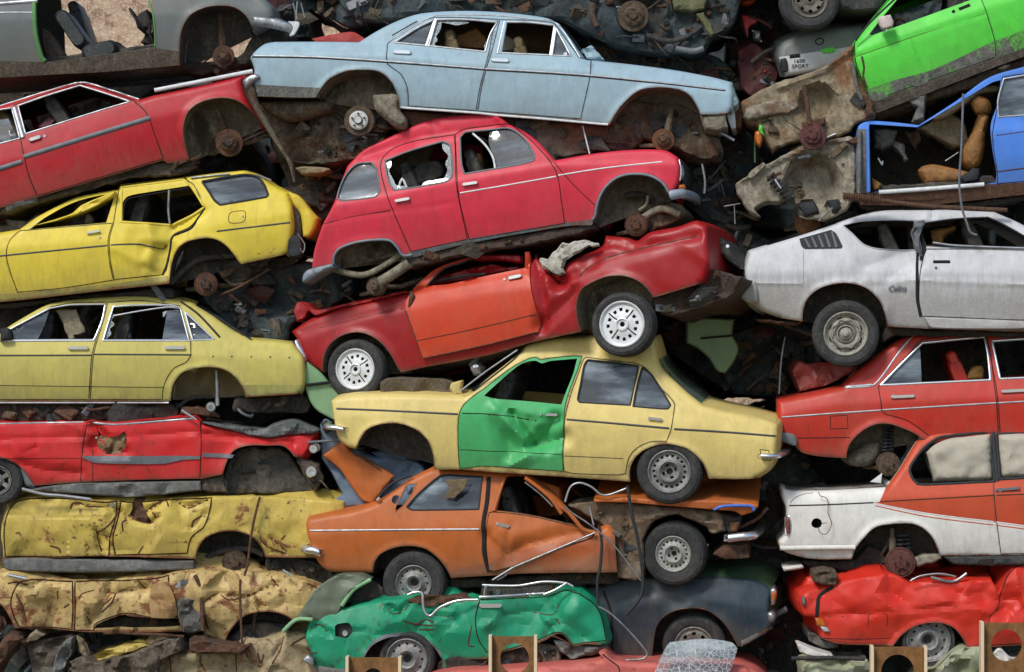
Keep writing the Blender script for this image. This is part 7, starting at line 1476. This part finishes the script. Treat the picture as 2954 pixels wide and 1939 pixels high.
# ------------------------------------------------------------------ shaded wrecks behind the front stacks
shade1 = grimy('shaded_wreck_blue', (.026, .042, .048), (.055, .07, .068), .8, .1, 3, .6, (.03, .025, .018))  # dark tones with the hazy shade of the gaps put into the colour
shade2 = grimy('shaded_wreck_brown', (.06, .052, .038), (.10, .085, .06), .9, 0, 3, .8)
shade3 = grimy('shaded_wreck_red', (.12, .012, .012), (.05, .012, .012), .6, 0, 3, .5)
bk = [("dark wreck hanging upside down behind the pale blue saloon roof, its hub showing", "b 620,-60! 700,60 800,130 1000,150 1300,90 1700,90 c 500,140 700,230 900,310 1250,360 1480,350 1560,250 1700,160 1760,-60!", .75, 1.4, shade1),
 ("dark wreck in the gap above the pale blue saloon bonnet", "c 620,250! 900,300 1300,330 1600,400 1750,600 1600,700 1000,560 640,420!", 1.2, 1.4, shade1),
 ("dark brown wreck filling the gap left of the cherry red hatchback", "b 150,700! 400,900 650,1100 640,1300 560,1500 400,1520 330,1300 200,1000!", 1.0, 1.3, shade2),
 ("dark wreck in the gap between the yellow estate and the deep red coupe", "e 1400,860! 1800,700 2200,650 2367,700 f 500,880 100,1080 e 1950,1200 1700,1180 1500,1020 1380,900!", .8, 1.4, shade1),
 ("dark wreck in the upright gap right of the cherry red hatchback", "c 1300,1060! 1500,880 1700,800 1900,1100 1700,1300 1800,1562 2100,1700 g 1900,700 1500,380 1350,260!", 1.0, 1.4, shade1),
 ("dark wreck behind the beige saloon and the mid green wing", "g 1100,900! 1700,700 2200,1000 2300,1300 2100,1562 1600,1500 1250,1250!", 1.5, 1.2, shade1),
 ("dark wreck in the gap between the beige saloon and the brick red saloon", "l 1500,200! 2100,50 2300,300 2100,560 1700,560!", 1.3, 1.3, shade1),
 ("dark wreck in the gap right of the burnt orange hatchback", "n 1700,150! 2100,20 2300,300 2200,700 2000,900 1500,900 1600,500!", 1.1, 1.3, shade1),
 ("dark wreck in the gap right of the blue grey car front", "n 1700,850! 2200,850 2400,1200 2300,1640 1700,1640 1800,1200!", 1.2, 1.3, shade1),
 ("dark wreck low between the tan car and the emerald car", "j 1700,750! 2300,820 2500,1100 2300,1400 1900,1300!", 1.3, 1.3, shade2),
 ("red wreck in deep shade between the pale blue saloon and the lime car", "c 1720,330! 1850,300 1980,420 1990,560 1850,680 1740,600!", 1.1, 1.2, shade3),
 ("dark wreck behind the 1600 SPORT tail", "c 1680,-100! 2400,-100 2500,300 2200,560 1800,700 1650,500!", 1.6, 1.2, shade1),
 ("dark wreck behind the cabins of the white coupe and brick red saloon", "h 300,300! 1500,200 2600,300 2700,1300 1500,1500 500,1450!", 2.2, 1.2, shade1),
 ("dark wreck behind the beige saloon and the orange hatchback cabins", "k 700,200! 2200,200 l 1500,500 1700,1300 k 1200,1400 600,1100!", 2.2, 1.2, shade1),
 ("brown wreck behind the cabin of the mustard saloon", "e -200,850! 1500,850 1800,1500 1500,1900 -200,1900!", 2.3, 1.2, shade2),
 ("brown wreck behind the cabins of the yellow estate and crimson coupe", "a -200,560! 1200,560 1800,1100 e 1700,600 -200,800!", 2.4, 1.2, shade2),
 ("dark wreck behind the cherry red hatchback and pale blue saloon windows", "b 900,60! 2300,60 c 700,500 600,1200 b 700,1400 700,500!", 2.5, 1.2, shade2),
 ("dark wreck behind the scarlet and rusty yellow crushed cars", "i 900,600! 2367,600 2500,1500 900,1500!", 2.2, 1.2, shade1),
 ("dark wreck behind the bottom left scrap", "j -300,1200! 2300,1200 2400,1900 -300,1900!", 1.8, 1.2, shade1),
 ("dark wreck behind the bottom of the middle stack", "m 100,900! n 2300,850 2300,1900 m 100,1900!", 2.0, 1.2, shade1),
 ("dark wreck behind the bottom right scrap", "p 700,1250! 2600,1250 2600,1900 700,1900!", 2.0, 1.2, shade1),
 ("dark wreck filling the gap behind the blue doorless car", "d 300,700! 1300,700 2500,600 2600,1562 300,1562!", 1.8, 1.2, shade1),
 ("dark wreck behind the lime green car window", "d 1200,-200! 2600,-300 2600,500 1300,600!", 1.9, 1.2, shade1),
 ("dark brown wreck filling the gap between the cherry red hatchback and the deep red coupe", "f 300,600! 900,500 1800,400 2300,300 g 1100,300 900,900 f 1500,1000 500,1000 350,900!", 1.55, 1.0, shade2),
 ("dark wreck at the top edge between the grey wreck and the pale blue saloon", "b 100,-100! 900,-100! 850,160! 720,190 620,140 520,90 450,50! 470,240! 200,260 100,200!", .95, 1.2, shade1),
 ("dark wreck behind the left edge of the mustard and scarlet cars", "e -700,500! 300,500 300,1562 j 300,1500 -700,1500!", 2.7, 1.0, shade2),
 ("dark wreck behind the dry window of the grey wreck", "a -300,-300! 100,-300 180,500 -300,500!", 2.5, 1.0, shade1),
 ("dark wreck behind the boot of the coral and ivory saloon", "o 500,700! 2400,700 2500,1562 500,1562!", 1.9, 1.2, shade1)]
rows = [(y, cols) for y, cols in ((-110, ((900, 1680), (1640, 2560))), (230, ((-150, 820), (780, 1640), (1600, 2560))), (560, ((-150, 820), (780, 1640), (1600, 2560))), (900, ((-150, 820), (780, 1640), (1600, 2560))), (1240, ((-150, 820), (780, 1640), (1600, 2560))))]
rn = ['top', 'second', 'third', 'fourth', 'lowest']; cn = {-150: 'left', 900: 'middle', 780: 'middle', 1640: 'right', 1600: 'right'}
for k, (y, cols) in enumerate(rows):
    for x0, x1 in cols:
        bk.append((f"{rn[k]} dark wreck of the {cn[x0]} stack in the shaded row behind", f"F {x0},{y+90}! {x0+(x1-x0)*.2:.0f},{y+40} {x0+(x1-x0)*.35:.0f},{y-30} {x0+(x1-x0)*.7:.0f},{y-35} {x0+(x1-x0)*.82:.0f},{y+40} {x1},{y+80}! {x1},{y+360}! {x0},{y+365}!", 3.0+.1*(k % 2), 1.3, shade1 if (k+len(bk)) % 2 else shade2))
rng = random.Random(4)
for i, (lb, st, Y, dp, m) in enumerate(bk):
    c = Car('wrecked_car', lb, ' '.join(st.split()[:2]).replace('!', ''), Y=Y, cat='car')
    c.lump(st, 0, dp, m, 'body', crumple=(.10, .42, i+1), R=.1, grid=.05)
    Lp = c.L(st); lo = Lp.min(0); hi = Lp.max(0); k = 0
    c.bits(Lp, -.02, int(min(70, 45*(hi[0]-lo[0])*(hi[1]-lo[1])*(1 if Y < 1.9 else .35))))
    while k < 3:      # pipes and struts
        p = (rng.uniform(lo[0], hi[0]), rng.uniform(lo[1], hi[1])); k += 1
        if not inside(np.array([p]), Lp)[0]: continue
        a = rng.uniform(-.7, .7); l = rng.uniform(.15, .5); pts = [(p[0], -.05, p[1]), (p[0]+l*.5*math.cos(a), -.08, p[1]+l*.5*math.sin(a)+rng.uniform(-.06, .06)), (p[0]+l*math.cos(a), -.03, p[1]+l*math.sin(a))]
        Q, _ = smooth(pts, [0, 0, 0], False, .04); MB().tube([tuple(q) for q in Q], rng.uniform(.01, .03), 7).obj('pipe', rng.choice([underdark, darkmetal, shade2, greytrim]), c.root)
    if i == 0:
        c.hub("c 1010,110", .15, brownhub, y=-.1, inner=brownhub); c.rod("c 740,20 730,100 760,180", -.1, .03, brownhub, 'bracket'); c.lump("c 1280,-20! 1520,-20 1500,60 1420,80 1290,70!", -.1, .2, grimy('olive_part', (.15, .15, .06), (.1, .1, .05), .8), 'tank', crumple=(.02, .1, 3))
        c.lump("c 1440,90! 1490,80 1570,220 1540,250!", -.1, .0, MATS['olive_part'], 'bracket', R=.02); c.rod("c 1100,240 1250,280 1380,250 1480,180", -.08, .025, darkmetal, 'exhaust_pipe'); c.rod("c 1300,330 1420,350 1490,330", -.05, .03, greytrim, 'pipe_flange')
        c.rod("b 930,0 900,80 950,130", -.1, .006, brownhub, 'wire'); c.rod("b 1000,0 1020,90", -.1, .006, brownhub, 'wire')
    if i == 10: c.lump("c 1750,100! 1790,105 1860,140 1800,180 1795,250! 1770,180", -.1, .1, paint('lamp_red', (.6, .02, .03)), 'tail_panel', R=.02); c.rod("c 1800,110 1900,150 1960,190", -.08, .02, shade3, 'panel_edge'); c.lump("c 1820,200 1880,210 1890,280 1840,270", -.05, .1, dullchrome, 'lamp', crumple=(.02, .05, 3)); c.lump("c 1895,490 1915,465 1918,500", -.05, .05, redlens, 'reflector', R=.01, crumple=None); c.lump("c 1740,0! 1850,-10 1820,20 1770,30", -.1, .1, ordoor, 'red_sill')
piece('crushed_car', 'dark red crumpled wing squeezed beneath the white coupe wheel', "h 790,1400! 830,1330 900,1350 1000,1340 1250,1370! 1150,1430 1000,1500 840,1535!", .65, .8, paint('shaded_red_paint', (.30, .012, .02), rust=.1, dust=.3, seed=61), (.05, .15, 3), cat='car')
piece('crushed_car', 'strip of red wing showing above the pale blue boot', "b 470,262! 600,235 740,215 800,240 850,290 500,300!", .6, .8, red_a, (.02, .2, 3), cat='car')
piece('wrecked_car', 'tan and brown car floor lying under the deep red coupe and over the beige bonnet', "k 700,480! 760,450 1000,450 1180,470 1260,520 1240,580 700,580!", .35, 1.0, grimy('tan_floor', (.16, .12, .07), (.10, .075, .05), .9), (.04, .2, 3), cat='car', extra=lambda c: c.lump("k 1170,530! 1190,490 1260,470 1260,560 1200,575", -.15, .05, beige, 'wiper_panel', crumple=(.02, .06, 3)))
piece('scrap_metal', 'small tan lit scrap strip behind the yellow estate roof', "b 355,1145! 420,1135 590,1150 540,1185 400,1190!", .6, .4, creamp, (.03, .1, 3))
for k in range(9): pass
wire("c 1630,1410 1740,1390", .5, .006, dullchrome, 'thin pale wire end in the dark gap below the bare wing', cat='wire'); wire("c 1700,1400 1705,1530", .5, .006, dullchrome, 'upright thin wire in the dark gap below the bare wing', cat='wire'); wire("o 735,170 710,330 695,560", .5, .008, greytrim, 'thin grey cord hanging left of the brick red saloon', cat='cord')
wire("c 1840,960 1840,1110", .5, .007, palegreen, 'thin pale green strip hanging below the bare inner wing', cat='strip')
# ------------------------------------------------------------------ ground and dry hillside
gm = grimy('earth', (.12, .095, .065), (.2, .165, .115), .95, 0, 1.2, .8); dry = grimy('dry_brush', (.42, .27, .17), (.55, .42, .28), .9, 0, 7, .6, (.22, .13, .08))
G = 60; V = []; F = []
for i in range(G+1):
    for j in range(G+1):
        x = (i/G-.5)*2; y = (j/G-.5)*2; x = math.copysign(abs(x)**2.2, x)*900; y = math.copysign(abs(y)**2.2, y)*900
        V.append((x, y, .05*noise.noise(Vector((x*.3, y*.3, 0)))-.04))
for i in range(G):
    for j in range(G): F.append((i*(G+1)+j, (i+1)*(G+1)+j, (i+1)*(G+1)+j+1, i*(G+1)+j+1))
tag(mesh_obj('ground', V, F, gm), None, None, None, 'structure')
V = []; F = []; NX, NY = 140, 40
for i in range(NX+1):
    for j in range(NY+1):
        x = -34+68*i/NX; y = 6+34*j/NY; u = min(1, (j/NY)*2.4); z = 15*(u*u*(3-2*u))*(.85+.25*noise.noise(Vector((x*.08, y*.08, 3))))+.35*noise.noise(Vector((x*.5, y*.5, 1)))-.2
        V.append((x, y, z))
for i in range(NX):
    for j in range(NY): F.append((i*(NY+1)+j, (i+1)*(NY+1)+j, (i+1)*(NY+1)+j+1, i*(NY+1)+j+1))
tag(mesh_obj('hillside', V, F, dry), None, None, None, 'structure')
HV = V
def hz(x, y):
    i = min(NX-1, max(0, int((x+34)/68*NX))); j = min(NY-1, max(0, int((y-6)/34*NY))); return HV[i*(NY+1)+j][2]
m = MB(); rg = random.Random(9)
for k in range(26000):
    x = rg.uniform(-7, 7) if k > 6000 else rg.uniform(-20, 20); y = rg.uniform(7, 22); z = hz(x, y); h = rg.uniform(.15, .6); a = rg.uniform(0, 6.3); l = rg.uniform(0, .35)*h; b = rg.uniform(.004, .012)
    dx, dy = math.cos(a), math.sin(a); q = len(m.V); mx, my, mz = x+dx*l*.4+rg.uniform(-.05, .05), y+dy*l*.4, z+h*.55
    m.V += [(x-b, y, z-.05), (x+b, y, z-.05), (mx-b*.7, my, mz), (mx+b*.7, my, mz), (x+dx*l, y+dy*l, z+h)]; m.F += [(q, q+1, q+3, q+2), (q+2, q+3, q+4)]
g = mesh_obj('dry_brush', m.V, m.F, dry, None, False); tag(g, 'tangled dry tan brush covering the slope behind the cars', 'brush', None, 'stuff')
